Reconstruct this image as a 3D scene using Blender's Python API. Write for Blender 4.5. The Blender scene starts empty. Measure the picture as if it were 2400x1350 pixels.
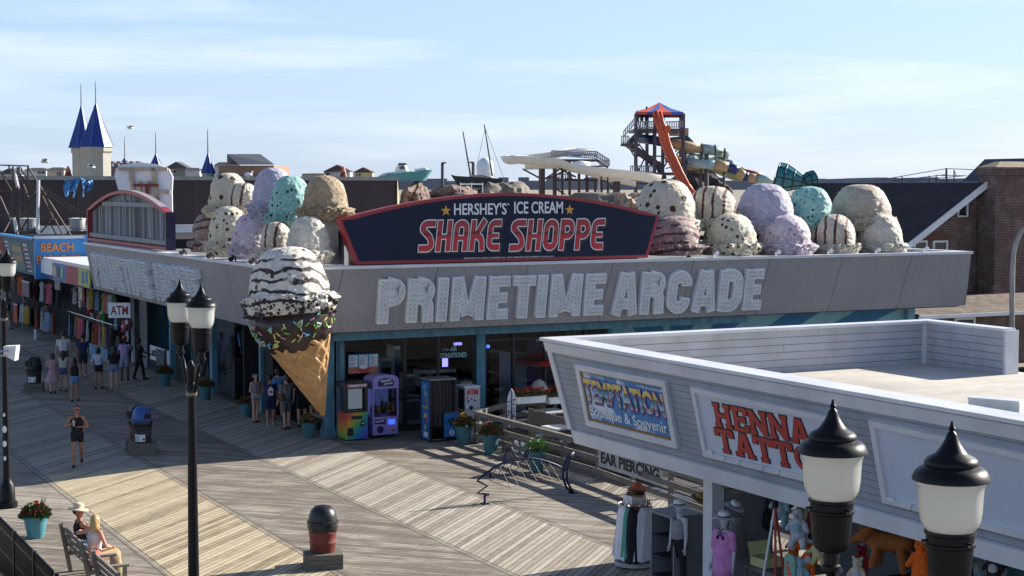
import bpy, bmesh, math, random
from mathutils import Vector, Matrix, noise
random.seed(7)
S = bpy.context.scene
COL = S.collection
R_ = math.radians
# camera
TH = R_(27.2); F = 3830.0; CAMZ = 7.7; PITCH = math.atan((675-438)/F)
cam_d = bpy.data.cameras.new('camera'); cam = bpy.data.objects.new('camera', cam_d); COL.objects.link(cam)
cam_d.sensor_width = 36; cam_d.lens = F/2400*36; cam_d.clip_start = .1; cam_d.clip_end = 6000
cam.location = (0, 0, CAMZ); cam.rotation_euler = (R_(90)-PITCH, 0, -TH)
S.camera = cam
S.render.resolution_x = 1024; S.render.resolution_y = 576
# light
SUN = Vector((2.1, 0.10, 1.0)).normalized()
EL = math.asin(SUN.z); AZ = math.atan2(SUN.x, SUN.y)
S.view_settings.view_transform = 'Standard'; S.view_settings.look = 'None'
S.view_settings.exposure = 0.95; S.view_settings.gamma = 1
W = bpy.data.worlds.new('World'); S.world = W; W.use_nodes = True
nt = W.node_tree; nt.nodes.clear()
N = nt.nodes.new; L = nt.links.new
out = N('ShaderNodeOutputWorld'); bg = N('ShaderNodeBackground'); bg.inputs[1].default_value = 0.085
sky = N('ShaderNodeTexSky'); sky.sky_type = 'NISHITA'; sky.sun_disc = False
sky.sun_elevation = EL; sky.sun_rotation = AZ; sky.air_density = 1.0; sky.dust_density = 0.6; sky.ozone_density = 2.5; sky.altitude = 10
tc = N('ShaderNodeTexCoord'); mp = N('ShaderNodeMapping'); mp.inputs['Scale'].default_value = (1.2, 2.0, 13)
mp.inputs['Rotation'].default_value = (0.05, 0.10, 0)
no = N('ShaderNodeTexNoise'); no.inputs['Scale'].default_value = 2.2; no.inputs['Detail'].default_value = 9; no.inputs['Roughness'].default_value = .6
cr = N('ShaderNodeValToRGB'); cr.color_ramp.elements[0].position = .48; cr.color_ramp.elements[1].position = .86
cr.color_ramp.elements[1].color = (.75, .75, .75, 1)
mx = N('ShaderNodeMixRGB'); mx.inputs[2].default_value = (6.9, 7.3, 8.0, 1)
tint = N('ShaderNodeMixRGB'); tint.blend_type = 'MULTIPLY'; tint.inputs[0].default_value = 1; tint.inputs[2].default_value = (.98, 1.0, 1.06, 1)
L(tc.outputs['Generated'], mp.inputs[0]); L(mp.outputs[0], no.inputs[0]); L(no.outputs[0], cr.inputs[0])
hz = N('ShaderNodeMixRGB'); hz.inputs[2].default_value = (3.35, 4.5, 6.45, 1)
sx_ = N('ShaderNodeSeparateXYZ'); L(tc.outputs['Generated'], sx_.inputs[0]); er = N('ShaderNodeValToRGB'); er.color_ramp.elements[0].position = .0; er.color_ramp.elements[0].color = (.66, .66, .66, 1); er.color_ramp.elements[1].position = .42; er.color_ramp.elements[1].color = (.02, .02, .02, 1)
e3 = er.color_ramp.elements.new(.17); e3.color = (.6, .6, .6, 1); L(sx_.outputs[2], er.inputs[0]); L(er.outputs[0], hz.inputs[0])
L(sky.outputs[0], tint.inputs[1]); L(tint.outputs[0], hz.inputs[1]); L(hz.outputs[0], mx.inputs[1]); L(cr.outputs[0], mx.inputs[0])
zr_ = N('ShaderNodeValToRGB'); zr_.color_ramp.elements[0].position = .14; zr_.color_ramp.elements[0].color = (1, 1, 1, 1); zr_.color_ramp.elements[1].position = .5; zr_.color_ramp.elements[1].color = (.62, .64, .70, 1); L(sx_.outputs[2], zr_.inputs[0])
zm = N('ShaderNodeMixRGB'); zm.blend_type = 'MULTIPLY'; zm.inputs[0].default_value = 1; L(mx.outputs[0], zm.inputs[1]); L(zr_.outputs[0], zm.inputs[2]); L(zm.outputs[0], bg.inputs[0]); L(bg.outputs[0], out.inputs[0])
sd = bpy.data.lights.new('sun', 'SUN'); sd.energy = 5.0; sd.angle = R_(.5); sd.color = (1, .93, .82)
so = bpy.data.objects.new('sun', sd); COL.objects.link(so); so.rotation_euler = SUN.to_track_quat('Z', 'Y').to_euler(); so.location = (60, 0, 60)
# pixel helpers
FW = Vector((math.sin(TH), math.cos(TH), 0)); RT = Vector((math.cos(TH), -math.sin(TH), 0)); UP = Vector((0, 0, 1))
CP = Vector((0, 0, CAMZ))
def ray(px, py):
    f = FW*math.cos(PITCH) - UP*math.sin(PITCH); u = UP*math.cos(PITCH) + FW*math.sin(PITCH)
    return (f + RT*((px-1200)/F) + u*((675-py)/F))
def hit(px, py, p, n):
    d = ray(px, py); p = Vector(p); n = Vector(n)
    return CP + d*((p-CP).dot(n)/d.dot(n))
def G(px, py, z=0.): return hit(px, py, (0, 0, z), (0, 0, 1))
def HX(px, py, X): return hit(px, py, (X, 0, 0), (1, 0, 0))
def HY(px, py, Y): return hit(px, py, (0, Y, 0), (0, 1, 0))
def AT(px, py, D):
    d = ray(px, py); return CP + d*(D/d.dot(FW))
def MPP(D): return D/F
# tags
def tag(o, label=None, cat=None, group=None, kind=None):
    if label: o['label'] = label
    if cat: o['category'] = cat
    if group: o['group'] = group
    if kind: o['kind'] = kind
    return o
def thing(name, label, cat, loc=(0, 0, 0), rz=0, group=None):
    o = bpy.data.objects.new(name, None); COL.objects.link(o); o.empty_display_size = .1
    o.location = loc; o.rotation_euler = (0, 0, rz); tag(o, label, cat, group); return o
def world_m(o):
    m = Matrix.LocRotScale(o.location, o.rotation_euler, o.scale)
    return (world_m(o.parent) @ m) if o.parent else m
def children(o): return [c for c in bpy.data.objects if c.parent == o]
def copy_tree(o, parent=None):
    c = o.copy(); COL.objects.link(c); c.parent = parent
    for ch in children(o): copy_tree(ch, c)
    return c
# materials
def c255(r, g, b):
    return tuple((x/255/12.92 if x/255 <= .04045 else ((x/255+.055)/1.055)**2.4) for x in (r, g, b))
MATS = {}
def mat(name, col, rough=.6, metal=0., var=.25, vs=3., bump=.0, bs=30., stretch=(1, 1, 1), spec=.5, coat=0., emit=None, es=1., trans=0.):
    if name in MATS: return MATS[name]
    m = bpy.data.materials.new(name); m.use_nodes = True; t = m.node_tree; b = t.nodes['Principled BSDF']
    b.inputs['Roughness'].default_value = rough; b.inputs['Metallic'].default_value = metal
    b.inputs['Specular IOR Level'].default_value = spec; b.inputs['Coat Weight'].default_value = coat
    b.inputs['Transmission Weight'].default_value = trans
    col = tuple(col)[:3]
    if var > 0:
        tcn = t.nodes.new('ShaderNodeTexCoord'); mpn = t.nodes.new('ShaderNodeMapping'); mpn.inputs['Scale'].default_value = stretch
        n1 = t.nodes.new('ShaderNodeTexNoise'); n1.inputs['Scale'].default_value = vs; n1.inputs['Detail'].default_value = 7; n1.inputs['Roughness'].default_value = .65
        r = t.nodes.new('ShaderNodeValToRGB'); r.color_ramp.elements[0].position = .3; r.color_ramp.elements[1].position = .7
        r.color_ramp.elements[0].color = tuple(x*(1-var) for x in col)+(1,); r.color_ramp.elements[1].color = tuple(min(1, x*(1+var*.6)) for x in col)+(1,)
        t.links.new(tcn.outputs['Object'], mpn.inputs[0]); t.links.new(mpn.outputs[0], n1.inputs[0]); t.links.new(n1.outputs[0], r.inputs[0]); t.links.new(r.outputs[0], b.inputs['Base Color'])
        if bump > 0:
            n2 = t.nodes.new('ShaderNodeTexNoise'); n2.inputs['Scale'].default_value = bs; n2.inputs['Detail'].default_value = 4
            bp = t.nodes.new('ShaderNodeBump'); bp.inputs['Strength'].default_value = bump; bp.inputs['Distance'].default_value = .02
            t.links.new(mpn.outputs[0], n2.inputs[0]); t.links.new(n2.outputs[0], bp.inputs['Height']); t.links.new(bp.outputs[0], b.inputs['Normal'])
    else: b.inputs['Base Color'].default_value = col+(1,)
    if emit: b.inputs['Emission Color'].default_value = tuple(emit)[:3]+(1,); b.inputs['Emission Strength'].default_value = es
    MATS[name] = m; return m
class NT:
    """small node-building helper"""
    def __init__(s, name):
        s.m = bpy.data.materials.new(name); s.m.use_nodes = True; s.t = s.m.node_tree; s.b = s.t.nodes['Principled BSDF']
        s.tc = s.t.nodes.new('ShaderNodeTexCoord'); MATS[name] = s.m
        s.obj = s.tc.outputs['Object']
    def l(s, a, b): s.t.links.new(a, b)
    def n(s, ty, **k):
        x = s.t.nodes.new(ty)
        for kk, v in k.items(): setattr(x, kk, v)
        return x
    def val(s, v, sock):
        if isinstance(v, (int, float)): sock.default_value = v
        elif isinstance(v, (tuple, list)): sock.default_value = v
        else: s.l(v, sock)
    def math(s, op, a, b=0., c=0.):
        x = s.n('ShaderNodeMath', operation=op); s.val(a, x.inputs[0]); s.val(b, x.inputs[1]); s.val(c, x.inputs[2]); return x.outputs[0]
    def mix(s, f, a, b, bt='MIX'):
        x = s.n('ShaderNodeMixRGB', blend_type=bt); s.val(f, x.inputs[0])
        for v, k in ((a, 1), (b, 2)): s.val(tuple(v)+(1,) if isinstance(v, tuple) and len(v) == 3 else v, x.inputs[k])
        return x.outputs[0]
    def mapping(s, sc, rot=(0, 0, 0), src=None):
        x = s.n('ShaderNodeMapping'); x.inputs['Scale'].default_value = sc; x.inputs['Rotation'].default_value = rot; s.l(src or s.obj, x.inputs[0]); return x.outputs[0]
    def noise(s, sc, det=5, rough=.6, vec=None):
        x = s.n('ShaderNodeTexNoise'); x.inputs['Scale'].default_value = sc; x.inputs['Detail'].default_value = det; x.inputs['Roughness'].default_value = rough; s.l(vec or s.obj, x.inputs[0]); return x.outputs[0]
    def voro(s, sc, vec=None, feat='F1', rnd=1.):
        x = s.n('ShaderNodeTexVoronoi', feature=feat); x.inputs['Scale'].default_value = sc; x.inputs['Randomness'].default_value = rnd; s.l(vec or s.obj, x.inputs[0]); return x
    def ramp(s, f, stops, const=False):
        x = s.n('ShaderNodeValToRGB'); cr = x.color_ramp
        if const: cr.interpolation = 'CONSTANT'
        while len(cr.elements) < len(stops): cr.elements.new(.5)
        for e, (p, c) in zip(cr.elements, stops):
            e.position = p; e.color = (tuple(c)+(1,))[:4] if not isinstance(c, (int, float)) else (c, c, c, 1)
        s.l(f, x.inputs[0]); return x.outputs[0]
    def sep(s, vec=None):
        x = s.n('ShaderNodeSeparateXYZ'); s.l(vec or s.obj, x.inputs[0]); return x.outputs
    def bump(s, h, st=.4, d=.02):
        x = s.n('ShaderNodeBump'); x.inputs['Strength'].default_value = st; x.inputs['Distance'].default_value = d; s.l(h, x.inputs['Height']); s.l(x.outputs[0], s.b.inputs['Normal'])
    def out(s, col, rough=.7, **k):
        s.val(tuple(col)+(1,) if isinstance(col, tuple) else col, s.b.inputs['Base Color']); s.val(rough, s.b.inputs['Roughness'])
        for kk, v in k.items(): s.val(v, s.b.inputs[kk])
        return s.m
# mesh builder
class MB:
    def __init__(s): s.v = []; s.f = []; s.mi = []; s.cur = 0
    def add(s, vs, fs):
        o = len(s.v); s.v += [Vector(v) for v in vs]; s.f += [tuple(i+o for i in f) for f in fs]; s.mi += [s.cur]*len(fs); return s
    def box(s, lo, hi, rz=0, piv=None):
        x0, y0, z0 = lo; x1, y1, z1 = hi
        vs = [Vector(p) for p in ((x0, y0, z0), (x1, y0, z0), (x1, y1, z0), (x0, y1, z0), (x0, y0, z1), (x1, y0, z1), (x1, y1, z1), (x0, y1, z1))]
        if rz:
            pv = Vector(piv) if piv else Vector(((x0+x1)/2, (y0+y1)/2, 0)); M = Matrix.Rotation(rz, 3, 'Z'); vs = [M @ (v-pv)+pv for v in vs]
        return s.add(vs, [(0, 3, 2, 1), (4, 5, 6, 7), (0, 1, 5, 4), (1, 2, 6, 5), (2, 3, 7, 6), (3, 0, 4, 7)])
    def cbox(s, c, sz, rz=0): 
        return s.box((c[0]-sz[0]/2, c[1]-sz[1]/2, c[2]-sz[2]/2), (c[0]+sz[0]/2, c[1]+sz[1]/2, c[2]+sz[2]/2), rz)
    def bar(s, a, b, w, h=None, up=(0, 0, 1)):
        a = Vector(a); b = Vector(b); h = h or w; d = (b-a).normalized(); u = Vector(up)
        if abs(d.dot(u)) > .98: u = Vector((0, 1, 0)) if abs(d.y) < .9 else Vector((1, 0, 0))
        x = d.cross(u).normalized()*w/2; y = x.cross(d).normalized()*h/2
        vs = [a-x-y, a+x-y, a+x+y, a-x+y, b-x-y, b+x-y, b+x+y, b-x+y]
        return s.add(vs, [(0, 1, 2, 3), (7, 6, 5, 4), (0, 4, 5, 1), (1, 5, 6, 2), (2, 6, 7, 3), (3, 7, 4, 0)])
    def tube(s, path, r, n=8, cap=True, closed=False):
        path = [Vector(p) for p in path]; m = len(path)
        rs = r if isinstance(r, (list, tuple)) else [r]*m
        o = len(s.v); prev = None
        for i, p in enumerate(path):
            if closed: d = (path[(i+1) % m]-path[i-1])
            else: d = path[min(i+1, m-1)]-path[max(i-1, 0)]
            d = d.normalized() if d.length > 1e-9 else Vector((0, 0, 1))
            if prev is None:
                u = Vector((0, 0, 1)) if abs(d.z) < .95 else Vector((1, 0, 0))
                x = d.cross(u).normalized()
            else: x = (prev - d*prev.dot(d)); x = x.normalized() if x.length > 1e-6 else d.cross(Vector((0, 0, 1))).normalized()
            prev = x; y = d.cross(x)
            for k in range(n):
                a = 2*math.pi*k/n; s.v.append(p+(x*math.cos(a)+y*math.sin(a))*rs[i])
        rng = m if closed else m-1
        for i in range(rng):
            for k in range(n):
                a = o+i*n+k; b = o+i*n+(k+1) % n; c = o+((i+1) % m)*n+(k+1) % n; d_ = o+((i+1) % m)*n+k
                s.f.append((a, b, c, d_)); s.mi.append(s.cur)
        if cap and not closed:
            s.f.append(tuple(o+k for k in range(n))[::-1]); s.f.append(tuple(o+(m-1)*n+k for k in range(n))); s.mi += [s.cur]*2
        return s
    def lathe(s, prof, c=(0, 0, 0), n=24, M=None, sq=(1, 1), cap=True):
        """prof: list of (r, z)"""
        c = Vector(c); o = len(s.v)
        for r, z in prof:
            for k in range(n):
                a = 2*math.pi*k/n; p = Vector((r*math.cos(a)*sq[0], r*math.sin(a)*sq[1], z))
                s.v.append((M @ p if M else p)+c)
        for i in range(len(prof)-1):
            for k in range(n):
                a = o+i*n+k; b = o+i*n+(k+1) % n; s.f.append((a, b, b+n, a+n)); s.mi.append(s.cur)
        if cap:
            s.f.append(tuple(o+k for k in range(n))[::-1]); s.f.append(tuple(o+(len(prof)-1)*n+k for k in range(n))); s.mi += [s.cur]*2
        return s
    def sphere(s, c, r, n=12, m=8, sc=(1, 1, 1)):
        c = Vector(c)
        prof = [(math.sin(math.pi*i/m)*r if 0 < i < m else r*.01, -math.cos(math.pi*i/m)*r*sc[2]) for i in range(m+1)]
        return s.lathe(prof, c, n, sq=(sc[0], sc[1]))
    def extr(s, pts, vec):
        """polygon pts (3-D, planar) extruded by vec"""
        pts = [Vector(p) for p in pts]; vec = Vector(vec); n = len(pts)
        return s.add(pts+[p+vec for p in pts], [tuple(range(n))[::-1], tuple(range(n, 2*n))]+[(i, (i+1) % n, (i+1) % n+n, i+n) for i in range(n)])
    def quad(s, *p): return s.add(p, [tuple(range(len(p)))])
    def build(s, name, m, parent=None, world=False, smooth=False, bevel=0, origin=None, auto=None):
        me = bpy.data.meshes.new(name); vs = s.v; loc = Vector((0, 0, 0))
        if parent is not None:
            if world:
                inv = world_m(parent).inverted(); vs = [inv @ v for v in vs]
        else:
            if origin is None:
                xs = [v.x for v in vs]; ys = [v.y for v in vs]; zs = [v.z for v in vs]
                origin = ((min(xs)+max(xs))/2, (min(ys)+max(ys))/2, min(zs))
            loc = Vector(origin); vs = [v-loc for v in vs]
        me.from_pydata([tuple(v) for v in vs], [], s.f); 
        ms = m if isinstance(m, (list, tuple)) else [m]
        for q in ms: me.materials.append(q)
        if len(ms) > 1:
            for p, i in zip(me.polygons, s.mi): p.material_index = i
        bm = bmesh.new(); bm.from_mesh(me); bmesh.ops.recalc_face_normals(bm, faces=bm.faces); bm.to_mesh(me); bm.free()
        o = bpy.data.objects.new(name, me); COL.objects.link(o); o.location = loc
        if parent is not None: o.parent = parent
        if smooth:
            for p in me.polygons: p.use_smooth = True
            if auto is not None:
                md = o.modifiers.new('edge', 'EDGE_SPLIT'); md.split_angle = R_(auto)
        if bevel:
            md = o.modifiers.new('bevel', 'BEVEL'); md.width = bevel; md.segments = 2; md.limit_method = 'ANGLE'
        return o
def struct(mb, name, m, **k): return tag(mb.build(name, m, **k), kind='structure')
# text as mesh laid on a plane: O origin (lower-left), R right, U up, fit to w x h
def text(s, O, R, U, w, h, m, name='lettering', parent=None, depth=.01, bold=0., shear=0., world=True, build=True):
    cu = bpy.data.curves.new('t', 'FONT'); cu.body = s; cu.extrude = .5; cu.offset = bold; cu.shear = shear; cu.resolution_u = 3
    o = bpy.data.objects.new('t', cu); COL.objects.link(o)
    dg = bpy.context.evaluated_depsgraph_get(); me = bpy.data.meshes.new_from_object(o.evaluated_get(dg))
    bpy.data.objects.remove(o); bpy.data.curves.remove(cu)
    xs = [v.co.x for v in me.vertices]; ys = [v.co.y for v in me.vertices]
    x0, x1, y0, y1 = min(xs), max(xs), min(ys), max(ys)
    R = Vector(R).normalized(); U = Vector(U).normalized(); Nn = R.cross(U); O = Vector(O); mb = MB()
    if h is None: h = w*(y1-y0)/(x1-x0)
    if w is None: w = h*(x1-x0)/(y1-y0)
    mb.v = [O+R*((v.co.x-x0)/(x1-x0)*w)+U*((v.co.y-y0)/(y1-y0)*h)+Nn*((v.co.z+.5)*depth) for v in me.vertices]
    mb.f = [tuple(p.vertices) for p in me.polygons]; mb.mi = [0]*len(mb.f); bpy.data.meshes.remove(me)
    return mb.build(name, m, parent, world=world) if build else mb
# ribbon strokes for hand-drawn lettering; polylines in unit letter space
def arc(cx, cy, rx, ry, a0, a1, n=8): return [(cx+rx*math.cos(R_(a0+(a1-a0)*i/n)), cy+ry*math.sin(R_(a0+(a1-a0)*i/n))) for i in range(n+1)]
def ribbon(mb, pts, w, T, z0, z1, closed=False, ext=0.):
    """pts in plane units; w width; T maps (x,y,z)->3D"""
    P = [Vector(p) for p in pts]; P = [p for i, p in enumerate(P) if i == 0 or (p-P[i-1]).length > 1e-4]; n = len(P)
    if not closed and ext:
        d0 = (P[0]-P[1]).normalized(); d1 = (P[-1]-P[-2]).normalized(); P[0] = P[0]+d0*ext; P[-1] = P[-1]+d1*ext
    Ls = []; Rs = []
    for i in range(n):
        a = P[(i-1) % n] if (closed or i > 0) else None; b = P[(i+1) % n] if (closed or i < n-1) else None
        d1 = (P[i]-a).normalized() if a is not None else None; d2 = (b-P[i]).normalized() if b is not None else None
        if d1 is None: d1 = d2
        if d2 is None: d2 = d1
        n1 = Vector((-d1.y, d1.x)); n2 = Vector((-d2.y, d2.x)); m = (n1+n2)
        m = m.normalized() if m.length > 1e-6 else n1
        k = 1/max(.42, m.dot(n1)); Ls.append(P[i]+m*w/2*k); Rs.append(P[i]-m*w/2*k)
    o = len(mb.v)
    for i in range(n):
        for q in (Ls[i], Rs[i]):
            for z in (z0, z1): mb.v.append(T(q.x, q.y, z))
    rng = n if closed else n-1
    for i in range(rng):
        a = o+i*4; b = o+((i+1) % n)*4   # L0,L1,R0,R1
        for f in ((a+1, a+3, b+3, b+1), (a, b, b+2, a+2), (a, a+1, b+1, b), (a+2, b+2, b+3, a+3)): mb.f.append(f); mb.mi.append(mb.cur)
    if not closed:
        a = o; b = o+(n-1)*4
        mb.f += [(a, a+2, a+3, a+1), (b, b+1, b+3, b+2)]; mb.mi += [mb.cur]*2
# MATERIALS
C = c255
M_black = mat('black_paint', (.012, .012, .014), .35, var=.3, vs=8, spec=.5)
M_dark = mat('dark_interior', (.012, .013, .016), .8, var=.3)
M_white = mat('white_paint', (.72, .73, .74), .5, var=.12, vs=2, bump=.1)
M_trim = mat('white_trim', (.66, .68, .72), .45, var=.16, vs=1.2)
M_blue = mat('weathered_blue_paint', (.10, .27, .38), .6, var=.45, vs=5, stretch=(1, 1, .25), bump=.3)
M_wood = mat('weathered_wood', (.20, .175, .15), .85, var=.45, vs=4, stretch=(.6, .6, 6), bump=.5)
M_teal = mat('teal_pot', C(66, 116, 122), .45, var=.25, vs=6)
M_glass = mat('store_glass', (.02, .025, .03), .04, var=0, spec=.8)
def see_glass():
    m = bpy.data.materials.new('window_glass'); m.use_nodes = True; t = m.node_tree; t.nodes.remove(t.nodes['Principled BSDF'])
    o = t.nodes['Material Output']; g = t.nodes.new('ShaderNodeBsdfGlossy'); g.inputs['Roughness'].default_value = .02
    tr = t.nodes.new('ShaderNodeBsdfTransparent'); tr.inputs[0].default_value = (.75, .8, .82, 1); fr = t.nodes.new('ShaderNodeFresnel'); fr.inputs[0].default_value = 1.28
    mx_ = t.nodes.new('ShaderNodeMixShader'); t.links.new(fr.outputs[0], mx_.inputs[0]); t.links.new(tr.outputs[0], mx_.inputs[1]); t.links.new(g.outputs[0], mx_.inputs[2]); t.links.new(mx_.outputs[0], o.inputs[0]); return m
M_see = see_glass()
M_chrome = mat('chrome', (.6, .6, .6), .2, metal=1, var=0)
M_steel = mat('rusty_steel', (.10, .075, .06), .7, var=.4)

def board_mat():
    t = NT('boardwalk_planks'); x, y, z = t.sep()
    bw = 3.05; b0 = 8.58
    bi = t.math('FLOOR', t.math('DIVIDE', t.math('SUBTRACT', x, b0), bw))
    par = t.math('MODULO', t.math('ABSOLUTE', bi), 2.)          # 0 for band X+Y
    sg = t.math('SUBTRACT', 1., t.math('MULTIPLY', par, 2.))    # +1 / -1
    u = t.math('MULTIPLY', t.math('SUBTRACT', y, t.math('MULTIPLY', x, sg)), .7071)   # across planks
    v = t.math('MULTIPLY', t.math('ADD', x, t.math('MULTIPLY', y, sg)), .7071)        # along planks
    pw = .142
    ui = t.math('DIVIDE', u, pw); pi_ = t.math('FLOOR', ui); fr = t.math('FRACT', ui)
    cmb = t.n('ShaderNodeCombineXYZ'); t.l(pi_, cmb.inputs[0]); t.l(bi, cmb.inputs[1])
    seg = t.n('ShaderNodeTexWhiteNoise', noise_dimensions='2D'); t.l(cmb.outputs[0], seg.inputs[0])
    cmb3 = t.n('ShaderNodeCombineXYZ'); t.l(t.math('MULTIPLY', pi_, .37), cmb3.inputs[0]); t.l(t.math('MULTIPLY', v, .8), cmb3.inputs[1])
    patch = t.noise(1.1, 2, .5, cmb3.outputs[0])
    cmb2 = t.n('ShaderNodeCombineXYZ'); t.l(t.math('MULTIPLY', u, 26.), cmb2.inputs[0]); t.l(t.math('MULTIPLY', v, 1.6), cmb2.inputs[1])
    grain = t.noise(1., 6, .7, cmb2.outputs[0]); big = t.noise(.16, 5, .6)
    newb_lit = t.math('MULTIPLY', t.math('COMPARE', bi, 0., .1), t.math('LESS_THAN', y, 44.3))   # renewed yellow band, greyed past the arcade's shadow line as painted shade
    bl = t.math('COMPARE', bi, 2., .1); base = t.mix(newb_lit, t.mix(bl, C(170, 162, 150), C(188, 180, 167)), C(194, 181, 154))
    f = t.math('ADD', t.math('MULTIPLY', seg.outputs[0], .40), t.math('ADD', t.math('MULTIPLY', grain, .75), t.math('MULTIPLY', patch, .35)))
    k = t.ramp(f, [(.42, (.30, .275, .25)), (.66, (.74, .71, .67)), (1.0, (1.12, 1.11, 1.09))])
    col = t.mix(1., base, k, 'MULTIPLY')
    # dark stained boards in the old bands
    stain = t.ramp(t.math('ADD', patch, t.math('MULTIPLY', big, .8)), [(.80, 0.), (1.02, 1.)])
    stain = t.math('MULTIPLY', stain, t.math('SUBTRACT', 1., newb_lit))
    stain = t.math('MULTIPLY', stain, t.math('ADD', .25, t.math('MULTIPLY', par, .75)))
    col = t.mix(t.math('MULTIPLY', stain, .62), col, C(92, 78, 68))
    # orange stain strips between new boards
    edge = t.ramp(fr, [(.0, 1.), (.10, 1.), (.22, 0.)])
    ys = t.math('MULTIPLY', t.math('MULTIPLY', edge, newb_lit), t.ramp(grain, [(.4, 0.), (.6, 1.)]))
    col = t.mix(t.math('MULTIPLY', ys, .5), col, C(206, 174, 108))
    gap = t.math('LESS_THAN', t.math('MINIMUM', fr, t.math('SUBTRACT', 1., fr)), .06)
    fx = t.math('FRACT', t.math('DIVIDE', t.math('SUBTRACT', x, b0), bw))
    dx = t.math('MULTIPLY', t.math('MINIMUM', fx, t.math('SUBTRACT', 1., fx)), bw)
    strip = t.math('LESS_THAN', dx, .075); se = t.math('LESS_THAN', t.math('ABSOLUTE', t.math('SUBTRACT', dx, .075)), .012)
    col = t.mix(t.math('MULTIPLY', strip, .5), col, C(120, 112, 104))
    g2 = t.math('MAXIMUM', t.math('MULTIPLY', gap, t.math('SUBTRACT', 1., strip)), se)
    # butt joints
    jn = t.math('FRACT', t.math('ADD', t.math('DIVIDE', v, 2.13), t.math('MULTIPLY', seg.outputs[0], 7.)))
    g2 = t.math('MAXIMUM', g2, t.math('LESS_THAN', jn, .006))
    # nail heads in rows
    nf = t.math('ABSOLUTE', t.math('SUBTRACT', t.math('FRACT', t.math('DIVIDE', v, .61)), .5))
    na = t.math('ABSOLUTE', t.math('SUBTRACT', t.math('ABSOLUTE', t.math('SUBTRACT', fr, .5)), .24))
    nail = t.math('MULTIPLY', t.math('LESS_THAN', nf, .035), t.math('LESS_THAN', na, .09))
    col = t.mix(t.math('MULTIPLY', nail, .45), col, C(60, 54, 50))
    col = t.mix(g2, col, (.03, .027, .025))
    t.bump(t.math('SUBTRACT', t.math('MULTIPLY', grain, .25), g2), .6, .012)
    return t.out(col, .8)
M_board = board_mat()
def siding_mat(name, col, pitch=.115, ax=2):
    t = NT(name); s = t.sep(); z = s[ax]
    fr = t.math('FRACT', t.math('DIVIDE', z, pitch)); n = t.noise(1.2, 5, .6)
    c2 = t.mix(1., col, t.ramp(n, [(.3, .82), (.7, 1.08)]), 'MULTIPLY')
    line = t.math('LESS_THAN', fr, .10); c2 = t.mix(t.math('MULTIPLY', line, .75), c2, tuple(x*.25 for x in col))
    ws = t.ramp(t.noise(1.5, 6, .7, t.mapping((1, 2.2, .3))), [(.5, 0.), (.72, 1.)]); c2 = t.mix(t.math('MULTIPLY', ws, .28), c2, tuple(x*.45 for x in col)); x, y, q = s; row = t.math('FLOOR', t.math('DIVIDE', z, pitch)); jt = t.math('LESS_THAN', t.math('FRACT', t.math('ADD', t.math('DIVIDE', t.math('ADD', x, y), 3.6), t.math('MULTIPLY', row, .37))), .004); c2 = t.mix(t.math('MULTIPLY', jt, .6), c2, tuple(x*.3 for x in col))
    t.bump(fr, .7, .02); return t.out(c2, .55)
M_siding = siding_mat('grey_blue_siding', C(158, 168, 180))
M_sidingl = siding_mat('pale_inner_siding', C(178, 182, 190), .16)
def brick_mat(name, a, b, mortar, sc=1., wx=.22, hz=.075):
    t = NT(name); s = t.sep()
    n = t.n('ShaderNodeTexBrick'); n.inputs['Scale'].default_value = 1; n.inputs['Brick Width'].default_value = wx; n.inputs['Row Height'].default_value = hz
    n.inputs['Mortar Size'].default_value = .009; n.inputs['Color1'].default_value = a+(1,); n.inputs['Color2'].default_value = b+(1,); n.inputs['Mortar'].default_value = mortar+(1,)
    cb = t.n('ShaderNodeCombineXYZ'); t.l(t.math('ADD', s[0], s[1]), cb.inputs[0]); t.l(s[2], cb.inputs[1]); t.l(cb.outputs[0], n.inputs[0])
    ns = t.noise(.8, 6, .7); big = t.ramp(ns, [(.3, .6), (.7, 1.25)]); col = t.mix(1., n.outputs[0], big, 'MULTIPLY')
    eff = t.ramp(t.noise(1.6, 7, .75), [(.50, .15), (.64, 1.)]); col = t.mix(t.math('MULTIPLY', t.math('MULTIPLY', eff, n.outputs['Fac']), .9), col, (.42, .40, .38))
    t.bump(n.outputs['Fac'], -.4, .02); return t.out(col, .85)
M_brick = brick_mat('dark_brick', C(104, 68, 58), C(74, 50, 46), C(118, 104, 98))
def shingle_mat(name, a, b, pitch=.16):
    t = NT(name)
    n = t.n('ShaderNodeTexBrick'); n.inputs['Scale'].default_value = 1; n.inputs['Brick Width'].default_value = .32; n.inputs['Row Height'].default_value = pitch; n.inputs['Mortar Size'].default_value = .012
    n.inputs['Color1'].default_value = a+(1,); n.inputs['Color2'].default_value = b+(1,); n.inputs['Mortar'].default_value = tuple(x*.35 for x in a)+(1,)
    s = t.sep(); cb = t.n('ShaderNodeCombineXYZ'); t.l(t.math('ADD', s[0], t.math('MULTIPLY', s[1], .2)), cb.inputs[0]); t.l(t.math('ADD', s[2], t.math('MULTIPLY', s[1], .6)), cb.inputs[1]); t.l(cb.outputs[0], n.inputs[0])
    return t.out(t.mix(1., n.outputs[0], t.ramp(t.noise(.9, 5), [(.3, .75), (.7, 1.2)]), 'MULTIPLY'), .9)
M_shingd = shingle_mat('dark_roof_shingles', C(62, 50, 52), C(48, 40, 44))
M_shingb = shingle_mat('brown_roof_shingles', C(128, 112, 98), C(92, 80, 72))
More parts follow.
